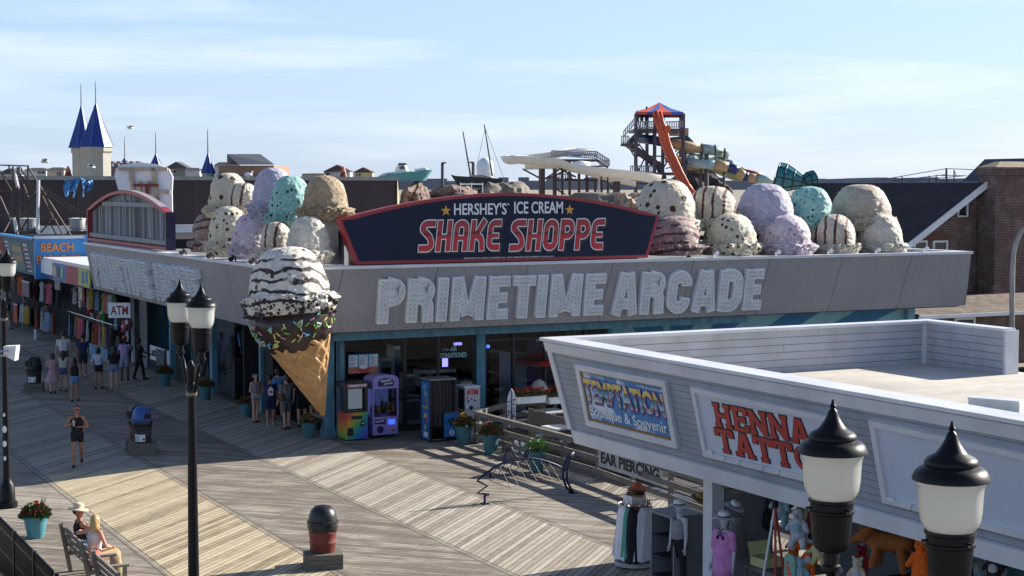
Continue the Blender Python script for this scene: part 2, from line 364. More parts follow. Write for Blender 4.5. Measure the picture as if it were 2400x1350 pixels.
def metal_fascia():
    t = NT('grey_metal_fascia'); n = t.noise(.5, 6, .65); n2 = t.noise(3, 5, .7, t.mapping((1, 1, .25)))
    col = t.ramp(n, [(.3, C(144, 144, 149)), (.7, C(162, 161, 165))])
    st = t.ramp(n2, [(.60, 0.), (.76, 1.)]); col = t.mix(t.math('MULTIPLY', st, .35), col, C(170, 168, 166))
    x, y, z = t.sep()
    sm = t.math('LESS_THAN', t.math('FRACT', t.math('DIVIDE', t.math('ADD', x, y), 3.05)), .010)
    rv = t.math('MULTIPLY', t.math('LESS_THAN', t.math('ABSOLUTE', t.math('SUBTRACT', t.math('FRACT', t.math('DIVIDE', t.math('ADD', x, y), .61)), .5)), .03), t.math('LESS_THAN', t.math('ABSOLUTE', t.math('SUBTRACT', z, 5.18)), .018))
    rw = t.math('MULTIPLY', t.math('LESS_THAN', t.math('ABSOLUTE', t.math('SUBTRACT', t.math('FRACT', t.math('DIVIDE', t.math('ADD', x, y), .4)), .5)), .05), t.math('LESS_THAN', t.math('ABSOLUTE', t.math('SUBTRACT', z, 3.50)), .018))
    col = t.mix(t.math('MULTIPLY', t.math('MAXIMUM', sm, t.math('MAXIMUM', rv, rw)), .7), col, C(60, 60, 62))
    ds = t.ramp(t.noise(1.6, 5, .7, t.mapping((2.4, 2.4, .22))), [(.52, 0.), (.70, 1.)]); col = t.mix(t.math('MULTIPLY', ds, .14), col, C(120, 114, 110))
    wv = t.noise(.9, 2, .5, t.mapping((1.4, 1.4, .5))); t.bump(wv, .5, .05)
    return t.out(col, .42, Metallic=.25)
M_fascia = metal_fascia()
def roof_mat(name, col, v=.2, ply=True):
    t = NT(name); n = t.noise(.35, 6, .6); n2 = t.noise(5, 4, .6); col2 = t.mix(1., col, t.ramp(n, [(.3, 1-v), (.7, 1+v*.6)]), 'MULTIPLY')
    col2 = t.mix(1., col2, t.ramp(n2, [(.3, .93), (.7, 1.05)]), 'MULTIPLY')
    if ply:
        x, y, z = t.sep(); w = t.math('ADD', y, t.math('MULTIPLY', n, .25)); sm = t.math('LESS_THAN', t.math('FRACT', t.math('DIVIDE', w, .98)), .03); col2 = t.mix(t.math('MULTIPLY', sm, .6), col2, tuple(q*.4 for q in col))
    t.bump(n2, .2, .02); return t.out(col2, .85)
M_roof = roof_mat('tan_membrane_roof', C(204, 197, 186), .3)
M_roofg = roof_mat('grey_flat_roof', C(120, 120, 122), .25, False)
# SETTING
GZ = -.6
mb = MB(); mb.quad((-3500, -300, GZ), (3500, -300, GZ), (3500, 5200, GZ), (-3500, 5200, GZ)); struct(mb, 'ground', mat('sandy_ground', C(150, 142, 128), .95, var=.3, vs=.05), origin=(0, 0, GZ))
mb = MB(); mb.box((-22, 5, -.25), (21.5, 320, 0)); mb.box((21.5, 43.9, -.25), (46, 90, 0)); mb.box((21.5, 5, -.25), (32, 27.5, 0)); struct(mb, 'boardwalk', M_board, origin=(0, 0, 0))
mb = MB(); mb.box((21.5, 27.5, -.5), (80, 43.9, -.16)); st_ = struct(mb, 'street', mat('asphalt', (.075, .073, .072), .9, var=.35, vs=1.2, bump=.3, bs=60), origin=(0, 0, -.5))
mb = MB()
for k in range(6): mb.box((22.6+k*2.7, 31.0, -.160), (22.75+k*2.7, 36.0, -.156))
mb.box((22.6, 30.9, -.160), (38, 31.0, -.156)); struct(mb, 'road_marking', M_white)
mb = MB(); mb.box((-700, -300, -1.3), (-22, 5200, -.5)); struct(mb, 'beach', mat('beach_sand', C(205, 188, 155), .95, var=.12))
# sidewalk strip of bright concrete by the ramp
mb = MB(); mb.box((23.2, 37.2, -.16), (33, 38.9, -.05)); struct(mb, 'pavement', mat('pale_concrete', C(178, 170, 158), .9, var=.2, vs=2))

# ARCADE BUILDING
AX, AY, FX, FY = 17.9, 47.2, 15.4, 44.65      # wall corner / fascia top corner
ZB, ZT = 3.42, 5.30; X1 = 41.5; Y1 = 69.2
A = thing('arcade_building', 'long grey metal fronted arcade with bulb letters and ice cream scoops along its flat roof', 'building', (AX, AY, 0))
def apart(mb, name, m, **k): return mb.build(name, m, A, world=True, **k)
mb = MB()   # street-side fascia facing the camera
o_, i_ = (FX, FY), (FX+.35, FY+.35)
mb.add([(FX, FY, ZT), (X1, FY, ZT), (X1+.1, FY+.35, ZB), (FX+.35, FY+.35, ZB), (FX+.35, FY+.35, ZT), (X1, FY+.35, ZT), (X1+.1, FY+.6, ZB), (FX+.6, FY+.6, ZB)],
       [(0, 1, 2, 3), (4, 7, 6, 5), (0, 4, 5, 1), (3, 2, 6, 7), (1, 5, 6, 2)])
fr = apart(mb, 'fascia', M_fascia)
mb = MB()
mb.add([(FX, FY, ZT), (FX, Y1, ZT), (FX+.35, Y1, ZB), (FX+.35, FY+.35, ZB), (FX+.35, FY+.35, ZT), (FX+.35, Y1, ZT), (FX+.6, Y1, ZB), (FX+.6, FY+.6, ZB)],
       [(0, 3, 2, 1), (4, 5, 6, 7), (0, 1, 5, 4), (3, 7, 6, 2), (1, 2, 6, 5)])
apart(mb, 'fascia', M_fascia)
mb = MB()   # bright metal cap
mb.box((FX-.06, FY-.06, ZT), (X1+.05, FY+.42, ZT+.09)); mb.box((FX-.06, FY+.423, ZT), (FX+.42, Y1, ZT+.09)); mb.box((X1-.35, FY+.423, ZT), (X1+.05, 62, ZT+.09))
apart(mb, 'cap_trim', M_trim)
mb = MB(); mb.box((FX+.6, FY+.6, ZB-.06), (X1, AY+1, ZB+.02)); mb.box((FX+.6, AY+1.003, ZB-.06), (AX+1, Y1, ZB+.02)); apart(mb, 'soffit', mat('soffit_grey', C(96, 104, 112), .8))
mb = MB(); mb.box((FX+.40, FY+.40, 4.85), (X1, 70, 5.02)); apart(mb, 'roof', M_roofg)
# east end wall + back
mb = MB(); mb.box((X1-.3, FY+.65, ZB), (X1, 70, 5.25)); mb.box((AX, 69.7, 0), (X1, 70, 5.02)); mb.box((X1-.9, AY, 0), (X1-.6, 70, ZB-.06)); apart(mb, 'wall', M_blue)
# beam under the fascia (street side) and posts
mb = MB(); mb.box((AX-.35, AY-1.35, ZB-.34), (32.6, AY-1.1, ZB-.065)); mb.box((AX-.35, AY-1.1, ZB-.34), (AX-.1, Y1, ZB-.065)); apart(mb, 'beam', M_blue, bevel=.01)
zb = ZB-.345
def post(x, y, w=.24, d=.24, m=M_blue): mb = MB(); mb.box((x-w/2, y-d/2, 0), (x+w/2, y+d/2, zb)); mb.box((x-w/2-.02, y-d/2-.02, 0), (x+w/2+.02, y+d/2+.02, .25)); return apart(mb, 'post', m, bevel=.008)
post(AX-.08, AY-.1, .34, .3); post(AX+.35, AY-.08, .16, .3)
pR = [HY(1122, 900, AY).x, HY(1424, 800, AY).x]
post(pR[0], AY-.06, .30, .24); post(pR[1], AY-.06, .16, .2)
# striped wall at right
xs0 = pR[1]+.1; xs1 = X1-.9
mb = MB(); mb.box((xs0, AY-.05, 0), (xs1, AY+.15, ZB-.065)); W2 = apart(mb, 'mural_wall', mat('pale_blue_wall', C(132, 184, 200), .7, var=.2, vs=1.5))
M_navyb = mat('deep_blue_stripe', C(52, 116, 164), .7, var=.2, vs=1.5)
for (a, b, c_, d_) in ((1470, 1545, 1500, 1560), (1575, 1640, 1560, 1600), (1690, 1760, 1640, 1690), (1850, 1930, 1760, 1830), (2020, 2120, 1900, 1990)):
    t0 = HY(a, 742-(a-1470)*.02, AY).x; t1 = HY(b, 742, AY).x; b0_ = HY(c_, 782, AY).x; b1_ = HY(d_, 782, AY).x
    mb = MB(); y = AY-.054; mb.extr([(t0, y, 3.30), (t1, y, 3.30), (t1+(b1_-t1)*2.3, y, 1.2), (t0+(b0_-t0)*2.3, y, 1.2)], (0, -.004, 0))
    mb.build('painted_stripe', M_navyb, W2, world=True)
mb = MB(); mb.box((xs1, AY-.25, 0), (xs1+.35, AY+.2, ZB-.065)); apart(mb, 'corner_board', mat('light_blue_board', C(110, 160, 180), .6, var=.2))
# street side shop window
xa, xb = AX+.45, pR[0]-.15
def win(xa, xb, mull, hz, name='window'):
    mb = MB(); mb.box((xa, AY-.02, .12), (xb, AY-.008, zb)); w = apart(mb, name, M_see)
    f = MB()
    for m_ in mull: f.box((m_-.045, AY-.07, .1), (m_+.045, AY+.05, zb))
    for h in hz: f.box((xa, AY-.06, h-.035), (xb, AY+.045, h+.035))
    f.box((xa, AY-.08, 0), (xb, AY+.06, .16)); f.build('frame', mat('black_frame', (.012, .013, .015), .4, var=.2), w, world=True); return w
mL = [HY(p, 900, AY).x for p in (948, 1026)]
win(xa, xb, [xa+.04, mL[0], mL[1], xb-.04], [zb-.05, 2.15 if 0 else 1.02])
m2 = [HY(p, 900, AY).x for p in (1202, 1277, 1370)]
win(pR[0]+.17, pR[1]-.1, [pR[0]+.2]+m2+[pR[1]-.14], [zb-.04, 2.75])
mb = MB(); mb.box((AX+.45, AY-.05, zb), (pR[1]-.1, AY+.1, ZB-.065)); apart(mb, 'lintel', mat('dark_lintel', (.03, .03, .035), .7))
# interior room: floor, back wall
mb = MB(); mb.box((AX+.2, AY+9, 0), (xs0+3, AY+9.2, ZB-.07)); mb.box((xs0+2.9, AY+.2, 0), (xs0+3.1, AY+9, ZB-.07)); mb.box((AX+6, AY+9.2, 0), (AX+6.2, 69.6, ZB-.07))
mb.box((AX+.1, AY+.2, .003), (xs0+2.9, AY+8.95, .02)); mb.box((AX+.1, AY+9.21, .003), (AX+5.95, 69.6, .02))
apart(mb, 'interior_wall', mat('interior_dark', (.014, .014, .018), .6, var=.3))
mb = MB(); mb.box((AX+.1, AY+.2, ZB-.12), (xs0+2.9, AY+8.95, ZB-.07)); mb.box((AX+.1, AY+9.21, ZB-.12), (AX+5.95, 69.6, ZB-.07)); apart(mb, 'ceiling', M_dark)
# left facade: posts, glass doors, half walls
def leftpost(px, w=.16, m=M_blue):
    y = HX(px, 900, AX).y; mb = MB(); mb.box((AX-.12, y-w/2, 0), (AX+.12, y+w/2, zb)); apart(mb, 'post', m, bevel=.008); return y
yp = [leftpost(617, .22), leftpost(502, .3), leftpost(406, .2), leftpost(316, .16, M_trim)]
def leftpanel(pa, pb, z0, z1, m, name, dx=0.):
    ya = HX(pa, 900, AX).y; yb_ = HX(pb, 900, AX).y; mb = MB(); mb.box((AX+dx-.03, min(ya, yb_), z0), (AX+dx+.03, max(ya, yb_), z1)); return apart(mb, name, m)
leftpanel(512, 552, .1, zb, M_glass, 'glass_door'); leftpanel(620, 640, .05, zb, M_dark, 'door_leaf', .02)
leftpanel(412, 430, 0, zb, M_dark, 'door_leaf', .05); leftpanel(448, 490, .1, zb, M_glass, 'glass_door', .03)
leftpanel(332, 348, 0, zb, mat('grey_pillar', C(120, 122, 126), .7), 'pillar', -.02); leftpanel(352, 402, 0, .95, M_dark, 'counter_front')
o = leftpanel(358, 402, .45, 1.05, M_white, 'hanging_banner', -.06)
mb = MB()
text('HOT-DOG', Vector((AX-.10, HX(362, 862, AX).y, .62)), (0, -1, 0), (0, 0, 1), 1.5, .26, M_dark, 'banner_lettering', o, .01, .02)

# big channel letters
LW = .30   # stroke in letter units (height 1.0)
h_ = LW/2
GL = {   # centre lines of stroke, with advance width
 'P': (.74, [([(h_, 0), (h_, 1)], 0), ([(h_, 1-h_), (.42, 1-h_)]+arc(.42, .70, .17, .155, 90, -90, 6)+[(h_, .545-.03)], 0)]),
 'R': (.78, [([(h_, 0), (h_, 1)], 0), ([(h_, 1-h_), (.42, 1-h_)]+arc(.42, .71, .19, .145, 90, -90, 6)+[(h_, .55)], 0), ([(.50, .52), (.60, .36), (.62, 0)], 0)]),
 'I': (.32, [([(h_, 0), (h_, 1)], 0)]),
 'M': (1.02, [([(h_, 0), (h_, 1)], 0), ([(.86, 0), (.86, 1)], 0), ([(.20, .99), (.46, .12)], 0), ([(.81, .99), (.55, .12)], 0)]),
 'E': (.64, [([(h_, 0), (h_, 1)], 0), ([(h_, 1-.12), (.62, 1-.12)], 0), ([(h_, .5), (.56, .5)], 0), ([(h_, .12), (.62, .12)], 0)]),
 'T': (.68, [([(.34, 0), (.34, 1)], 0), ([(0, 1-.12), (.68, 1-.12)], 0)]),
 'A': (.80, [([(.13, 0), (.33, 1)], 0), ([(.67, 0), (.47, 1)], 0), ([(.22, .27), (.58, .27)], 0)]),
 'C': (.76, [([(.61, .64)]+[(.61, .72)]+arc(.38, .68, .23, .19, 20, 180, 7)+arc(.38, .32, .23, .19, 180, 340, 7)+[(.61, .36)], 0)]),
 'D': (.78, [([(h_, 0), (h_, 1)], 0), ([(h_, 1-.13), (.36, 1-.13)]+arc(.36, .66, .27, .21, 90, 0, 5)+arc(.36, .34, .27, .21, 0, -90, 5)+[(h_, .13)], 0)]),
}
M_letter = mat('aged_white_letter', C(205, 211, 214), .5, var=.15, vs=2)
M_rim = mat('bright_letter_rim', C(228, 232, 236), .35, var=.15, vs=4)
M_bulb = mat('dark_bulb_socket', C(122, 126, 132), .3, var=0)
def big_letters(word, T, name_parent, thick, seedw=None):
    x = 0
    for ch in word:
        adv, st = GL[ch]
        rim = MB(); face = MB(); bulbs = face; q = 0
        for pts, _ in st:
            face.cur = 0; w = LW*(.80 if (ch in 'EFT' and abs(pts[0][1]-pts[-1][1]) < .01) else (.86 if ch in 'MA' else 1))
            P2 = [(px_+x, py_) for px_, py_ in pts]
            q += 1
            ribbon(rim, P2, w, T, 0, thick-.001*q); ribbon(face, P2, w-.055, T, thick*.5, thick+.004+.001*q, ext=-.03)
            face.cur = 1
            # bulbs in two rows along the stroke
            L0 = 0; seg = []
            for a, b in zip(P2[:-1], P2[1:]):
                a = Vector(a); b = Vector(b); l = (b-a).length; n_ = Vector((-(b-a).y, (b-a).x)).normalized() if l > 1e-6 else Vector((0, 0))
                while L0 < l:
                    c_ = a+(b-a)*(L0/max(l, 1e-6))
                    for sgn in ((-1, 1) if w > .22 else (0,)):
                        cc = c_+n_*sgn*w*.2; seg.append(cc)
                    L0 += .105
                L0 -= l
            for cc in seg[0:]:
                if cc.y < .04 or cc.y > .97: continue
                r = .013; z = thick+.012
                pts3 = [T(cc.x+r*math.cos(k*math.pi/3), cc.y+r*1.2*math.sin(k*math.pi/3), z) for k in range(6)]
                bulbs.add(pts3+[T(cc.x, cc.y, z+.02)], [(k, (k+1) % 6, 6) for k in range(6)])
        l = rim.build('channel_letter', M_rim, name_parent, world=True); face.build('letter_face', [M_letter, M_bulb], l, world=True)
        x += adv+.075
    return x
def word_w(word): return sum(GL[c][0]+.075 for c in word)-.075
lean = Vector((0, -.35, 1.88)).normalized()
nrm = Vector((0, -1.88, -.35)).normalized()
def fy(z): return FY+.35*(ZT-z)/1.88
SG = thing('arcade_sign', 'large pale bulb letters reading PRIMETIME ARCADE on the street side of the grey fascia', 'sign', (24, FY, ZB))
def place_word(word, p0, p1, ztop, zbot):
    xa = HY(p0, 690, FY+.2).x; xb_ = HY(p1, 690, FY+.2).x; ww = word_w(word); hh = ztop-zbot
    O = Vector((xa, fy(zbot), zbot)) + nrm*.0
    def T(x, y, z): return O + Vector((1, 0, 0))*(x/ww*(xb_-xa)) + lean*(y*hh) + nrm*(z*1.0+.004)
    big_letters(word, T, SG, .16)
place_word('PRIMETIME', 882, 1412, 5.02, 3.66)
place_word('ARCADE', 1432, 1782, 5.02, 3.62)
# the same letters along the boardwalk side, seen edge on
SG2 = thing('arcade_sign', 'row of grey bulb letters seen edge on along the boardwalk side of the fascia', 'sign', (FX, 60, ZB))
lean2 = Vector((-.35, 0, 1.88)).normalized(); nrm2 = Vector((-1.88, 0, -.35)).normalized()
def place_word2(word, ya, yb_, zb_, zt_):
    ww = word_w(word); O = Vector((FX+.35*(ZT-zb_)/1.88, ya, zb_))
    def T(x, y, z): return O + Vector((0, -1, 0))*(x/ww*(ya-yb_)) + lean2*(y*(zt_-zb_)) + nrm2*(z+.004)
    big_letters(word, T, SG2, .22)
place_word2('PRIMETIME', 67.6, 58.8, 3.66, 5.02); place_word2('ARCADE', 58.1, 52.6, 3.66, 5.02)
# BOUTIQUE / TATTOO SHOP (right foreground)
HXT, HXB, HZT, HZB, HY1 = 15.4, 16.0, 4.65, 2.62, 28.5
HN = Vector((-(HZT-HZB), 0, -.6)).normalized(); HU = Vector((-.6, 0, HZT-HZB)).normalized(); HR = Vector((0, -1, 0))
def OF(px, py, off=0.): 
    n = HN; return hit(px, py, Vector((HXT, 0, HZT))+n*off, n)
HS = thing('souvenir_shop', 'pale grey clapboard souvenir shop with a white trimmed slanted fascia and flat tan roof', 'building', (17.2, 20, 0))
def hp(mb, name, m, **k): return mb.build(name, m, HS, world=True, **k)
Y0 = 4.
mb = MB()
mb.add([(HXT, HY1, HZT), (HXT, Y0, HZT), (HXB, Y0, HZB), (HXB, HY1-.2, HZB), (HXT+.3, HY1, HZT), (HXT+.3, Y0, HZT), (HXB+.3, Y0, HZB), (HXB+.3, HY1-.2, HZB)],
       [(0, 3, 2, 1), (4, 5, 6, 7), (0, 1, 5, 4), (3, 7, 6, 2), (0, 4, 7, 3), (1, 2, 6, 5)])
hp(mb, 'fascia', M_siding)
mb = MB()   # trims: top cap, top board, bottom board, end board
mb.box((HXT-.10, Y0, HZT), (HXT+.42, HY1+.08, HZT+.06)); mb.box((HXT+.423, HY1-.3, HZT), (25.3, HY1+.08, HZT+.06)); mb.box((24.95, 25.85, HZT), (25.3, HY1-.303, HZT+.06))
hp(mb, 'cap_trim', M_trim)
def slab(z0, z1, y0, y1, off, th, mb):
    f = lambda z: HXT+.6*(HZT-z)/(HZT-HZB)
    P = [Vector((f(z), y, z))+HN*off for z, y in ((z0, y0), (z0, y1), (z1, y1), (z1, y0))]; mb.extr(P, HN*th)
mb = MB(); slab(HZT-.20, HZT-.01, Y0, HY1+.03, .0, .05, mb); slab(HZB-.03, HZB+.24, Y0, HY1-.17, .0, .05, mb); slab(HZB+.243, HZT-.203, HY1-.20, HY1-.02, 0, .045, mb)
hp(mb, 'trim_board', M_trim)
mb = MB(); mb.box((HXT+.3, HY1-.2, 3.7), (25.3, HY1, HZT)); mb.box((25.0, 25.85, 3.7), (25.3, HY1-.2, HZT)); hp(mb, 'parapet', M_sidingl)
mb = MB(); mb.box((24.97, 25.78, 3.74), (25.33, 25.85, HZT+.02)); hp(mb, 'end_board', M_trim); mb = MB(); mb.box((24.9, HY1-.26, 3.74), (24.99, HY1-.203, HZT-.003)); hp(mb, 'corner_board', M_trim)
mb = MB(); mb.box((HXT+.35, Y0, 3.62), (25.6, HY1-.203, 3.74)); hp(mb, 'roof', M_roof)
mb = MB(); mb.box((HXB+.1, Y0, 2.9), (25.5, HY1-.3, 3.0)); hp(mb, 'ceiling', mat('shop_ceiling', C(90, 92, 96), .8))
mb = MB(); mb.box((22.0, Y0, 0), (22.2, 25.2, 2.9)); mb.box((17.35, 25.05, 0), (18.45, 25.2, 2.9)); mb.box((19.9, 25.05, 0), (22.0, 25.2, 1.1)); mb.box((19.9, 25.05, 2.5), (22.0, 25.2, 2.9)); hp(mb, 'wall', mat('slatwall', C(150, 156, 166), .6, var=.2, stretch=(1, 1, 8)))
mb = MB(); mb.box((17.02, 25.0, 0), (17.3, 25.3, 2.9)); hp(mb, 'pillar', M_trim, bevel=.01)
mb = MB(); mb.box((24.9, 27.9, -.15), (25.1, 28.1, 3.7)); hp(mb, 'pillar', M_trim)
mb = MB(); mb.box((21.9, Y0, .005), (17.4, 25.0, .02)); hp(mb, 'floor', mat('dark_floor', (.05, .045, .045), .7))
t_ = thing('roof_duct', 'low grey metal curb on the tan flat roof at the right edge', 'roof duct', G(2335, 958, 3.74))
mb = MB(); a = G(2275, 956, 3.742); b = G(2395, 966, 3.742); mb.bar(a+UP*.09, b+UP*.09, .25, .18); mb.build('curb', M_letter, t_, world=True)
mb = MB(); mb.bar(a+UP*.195, b+UP*.195, .32, .03); mb.build('lid', M_trim, t_, world=True)
# framed signs on the fascia
def quad_px(ps, off): return [OF(x, y, off) for x, y in ps]
def insetq(q, k0, k1):
    """q = TL,TR,BR,BL world pts; inset by metres"""
    r = (q[1]-q[0]).normalized(); d = (q[3]-q[0]).normalized()
    return [q[0]+r*k0+d*k1, q[1]-r*k0+d*k1, q[2]-r*k0-d*k1, q[3]+r*k0-d*k1]
def framed(name, label, ps, face, fw=.15):
    q = quad_px(ps, .0); ctr = sum(q, Vector())/4
    # square up: fascia-parallel sides
    t = thing(name, label, 'sign', ctr-HU*.6); iq = insetq(q, fw, fw*.9)
    f = MB()
    for k in range(4):
        a, b = q[k], q[(k+1) % 4]; c_, d_ = iq[(k+1) % 4], iq[k]; f.extr([a, b, c_, d_], HN*(.07 if k % 2 else .069))
    f.build('frame', M_trim, t, world=True)
    p = MB(); p.extr([v+HN*.005 for v in iq], HN*.02); pn = p.build('panel', face, t, world=True); return t, pn, iq
# TEMPTATION art
def art_mat():
    t = NT('painted_sky_art'); n = t.noise(1.1, 3, .5); c_ = t.mix(t.ramp(n, [(.50, 0.), (.58, 1.)]), C(46, 128, 190), C(206, 220, 236)); return t.out(c_, .45)
T1, P1_, Q1 = framed('boutique_sign', 'framed colourful souvenir sign with banded TEMPTATION letters over a painted sky', [(1352.5, 850.7), (1565, 890.7), (1594, 1049), (1380, 994.7)], art_mat(), .14)
def plane_uv(q):
    O = q[3]; R = (q[2]-q[3]); Uv = (q[0]-q[3]); return O, R, Uv
O, R, Uv = plane_uv(Q1); w_, h_q = R.length, Uv.length; Rn = R.normalized(); Un = Uv.normalized()
def on(u, v, off=.03): return O+R*u+Uv*v+HN*off
def band_mat():
    t = NT('banded_chrome_paint'); x, y, z = t.sep(t.tc.outputs['Generated']); n = t.noise(14, 4, .7)
    f = t.math('ADD', z, t.math('MULTIPLY', t.math('SUBTRACT', n, .5), .12))
    return t.out(t.ramp(f, [(.0, C(190, 220, 215)), (.22, C(40, 60, 70)), (.3, C(170, 210, 215)), (.5, C(60, 150, 190)), (.66, C(16, 40, 70)), (.72, C(212, 190, 70)), (1., C(225, 205, 80))]), .4)
mb = MB(); mb.extr([on(0, .965), on(1, .965), on(1, 1), on(0, 1)], HN*.004); mb.extr([on(0, 0), on(1, 0), on(1, .045), on(0, .045)], HN*.004); mb.extr([on(0, .045), on(.02, .045), on(.02, .965), on(0, .965)], HN*.004); mb.extr([on(.975, .045), on(1, .045), on(1, .965), on(.975, .965)], HN*.004)
mb.build('wood_edge', mat('ochre_edge', C(150, 110, 50), .7), P1_, world=True)
M_mag = mat('magenta_paint', C(150, 30, 90), .5, var=.1); M_wht = mat('white_lettering', C(225, 232, 236), .5, var=.05)
text('TEMPTATION', on(.005, .345, .032), Rn, Un, w_*.96, h_q*.47, mat('violet_paint', C(70, 90, 170), .5), 'letter_shadow', P1_, .004, .05)
text('TEMPTATION', on(.01, .40, .038), Rn, Un, w_*.97, h_q*.47, M_mag, 'letter_outline', P1_, .004, .06)
text('TEMPTATION', on(.015, .42, .044), Rn, Un, w_*.955, h_q*.435, M_wht, 'letter_edge', P1_, .003, .03)
text('TEMPTATION', on(.018, .43, .049), Rn, Un, w_*.95, h_q*.415, band_mat(), 'lettering', P1_, .003, .012)
text("Boutique & Souvenir", on(.03, .05, .036), Rn, Un, w_*.93, h_q*.27, M_wht, 'lettering', P1_, .006, .012)
text("FANCY STORE", on(.03, .90, .034), Rn, Un, w_*.26, h_q*.055, M_wht, 'lettering', P1_, .004, .0)
text("1100 Boardwalk", on(.69, .885, .034), Rn, Un, w_*.29, h_q*.055, M_wht, 'lettering', P1_, .004, .0)
# HENNA TATTOO
M_pw = mat('pale_sign_face', C(196, 204, 220), .4, var=.06, vs=1)
T2, P2_, Q2 = framed('tattoo_sign', 'white framed sign reading HENNA TATTOO in red slab letters edged with black', [(1624, 903.7), (1965, 977), (2003, 1152), (1655.6, 1066.7)], M_pw, .11)
O, R, Uv = plane_uv(Q2); w_, h_q = R.length, Uv.length; Rn = R.normalized(); Un = Uv.normalized()
M_redl = mat('red_lettering', C(178, 58, 52), .5, var=.12); M_blk = mat('black_lettering', (.015, .015, .018), .5, var=0)
SL = {'H': (1.0, [[(.2, 0), (.2, 1)], [(.8, 0), (.8, 1)], [(.2, .5), (.8, .5)], [(.02, .04), (.38, .04)], [(.62, .04), (.98, .04)], [(.02, .96), (.38, .96)], [(.62, .96), (.98, .96)]]),
 'E': (.85, [[(.2, 0), (.2, 1)], [(.2, .5), (.65, .5)], [(.02, .05), (.8, .05)], [(.02, .95), (.8, .95)], [(.77, .02), (.77, .26)], [(.77, .74), (.77, .98)], [(.62, .38), (.62, .62)]]),
 'N': (1.02, [[(.18, 0), (.18, 1)], [(.84, 0), (.84, 1)], [(.2, .92), (.82, .08)], [(.02, .04), (.36, .04)], [(.02, .96), (.3, .96)], [(.66, .96), (1.0, .96)]]),
 'A': (1.0, [[(.18, 0), (.46, .98)], [(.82, 0), (.54, .98)], [(.25, .3), (.75, .3)], [(.0, .04), (.38, .04)], [(.62, .04), (1.0, .04)], [(.36, .96), (.64, .96)]]),
 'T': (.9, [[(.45, 0), (.45, 1)], [(.04, .93), (.86, .93)], [(.07, .70), (.07, .97)], [(.83, .70), (.83, .97)], [(.26, .04), (.64, .04)]]),
 'O': (.98, [arc(.49, .5, .36, .40, 0, 360, 18)])}
def slabword(word, u0, v0, uw, vh, n0=0):
    tot = sum(SL[c][0]+.06 for c in word); x = 0
    for ch in word:
        rd = MB(); bk = MB(); q = 0
        def T(a, b, z): return O+R*(u0+(a)/tot*uw)+Uv*(v0+b*vh)+HN*z
        for st in SL[ch][1]:
            q += 1; thin = st[0][1] == st[-1][1] and st[0][1] in (.04, .96); wd = .13 if thin else (.17 if len(st) > 2 or st[0][1] == st[-1][1] else .23)
            P = [(a+x, b) for a, b in st]; ribbon(bk, P, wd+.085, T, .026, .034+.0006*q, ext=.04 if len(st) < 3 else 0); ribbon(rd, P, wd, T, .036, .042+.0006*q)
        l = rd.build('letter', M_redl, P2_, world=True); bk.build('letter_edge', M_blk, P2_, world=True); x += SL[ch][0]+.06
slabword('HENNA', .115, .50, .70, .37); slabword('TATTOO', .10, .07, .87, .38)
T3, P3_, Q3 = framed('blank_sign', 'blank pale framed sign panel at the right end of the slanted fascia', [(2042.6, 981.5), (2520, 1083), (2560, 1300), (2076, 1174)], M_pw, .11)
# small maker's plates and hooks along the lower frames
for nm, (x, y) in (('a', (1663, 1060)), ('b', (2087, 1170))):
    p = OF(x, y, .075); mb = MB(); mb.extr([p-HR*.07-HU*.03, p+HR*.07-HU*.03, p+HR*.07+HU*.03, p-HR*.07+HU*.03], HN*.006); tt = mb.build('maker_plate', M_wht, T2 if nm == 'a' else T3, world=True)
mb = MB()
for x, y in ((1700, 1072), (1736, 1082), (1790, 1095), (1828, 1105), (2138, 1186)):
    par = T2 if x < 2000 else T3
    p = OF(x, y, .09); mb = MB(); mb.tube([p+HU*.02-HN*.02, p+HN*.02, p-HU*.04+HN*.02, p-HU*.05+HN*.05, p-HU*.03+HN*.06], .007, 5); mb.build('hook', M_chrome, par, world=True)

# SHOPS FAR LEFT ALONG THE BOARDWALK
BS = thing('beach_shop', 'blue beachwear shop with a bright BEACH PARADISE board facing down the boardwalk', 'building', (17.9, 78, 0))
M_bs = mat('bright_blue_board', C(62, 140, 205), .5, var=.12); M_bs2 = mat('deep_blue_board', C(20, 70, 120), .6, var=.2)
YB = 79.8
mb = MB(); mb.box((15.4, YB, 3.3), (17.9, YB+.25, 5.35)); pan = mb.build('sign_board', M_bs, BS, world=True)
mb = MB(); mb.box((15.35, YB-.12, 5.22), (17.7, YB-.003, 5.34)); mb.build('trim', M_trim, BS, world=True)
a = HY(96, 590, YB-.02); b = HY(172, 567, YB-.02)
M_or = mat('orange_lettering', C(226, 150, 90), .5, var=.1); M_ord = mat('brown_letter_edge', C(150, 80, 40), .5)
for dd, m_, bo in ((.02, M_ord, .05), (.035, M_or, .015)):
    text('BEACH', Vector((a.x, YB-dd, a.z)), (1, 0, 0), (0, 0, 1), b.x-a.x, .42, m_, 'lettering', pan, .01, bo)
    text('PARADISE', Vector((HY(86, 600, YB).x, YB-dd, a.z-.62)), (1, 0, 0), (0, 0, 1), 2.05, .46, m_, 'lettering', pan, .01, bo)
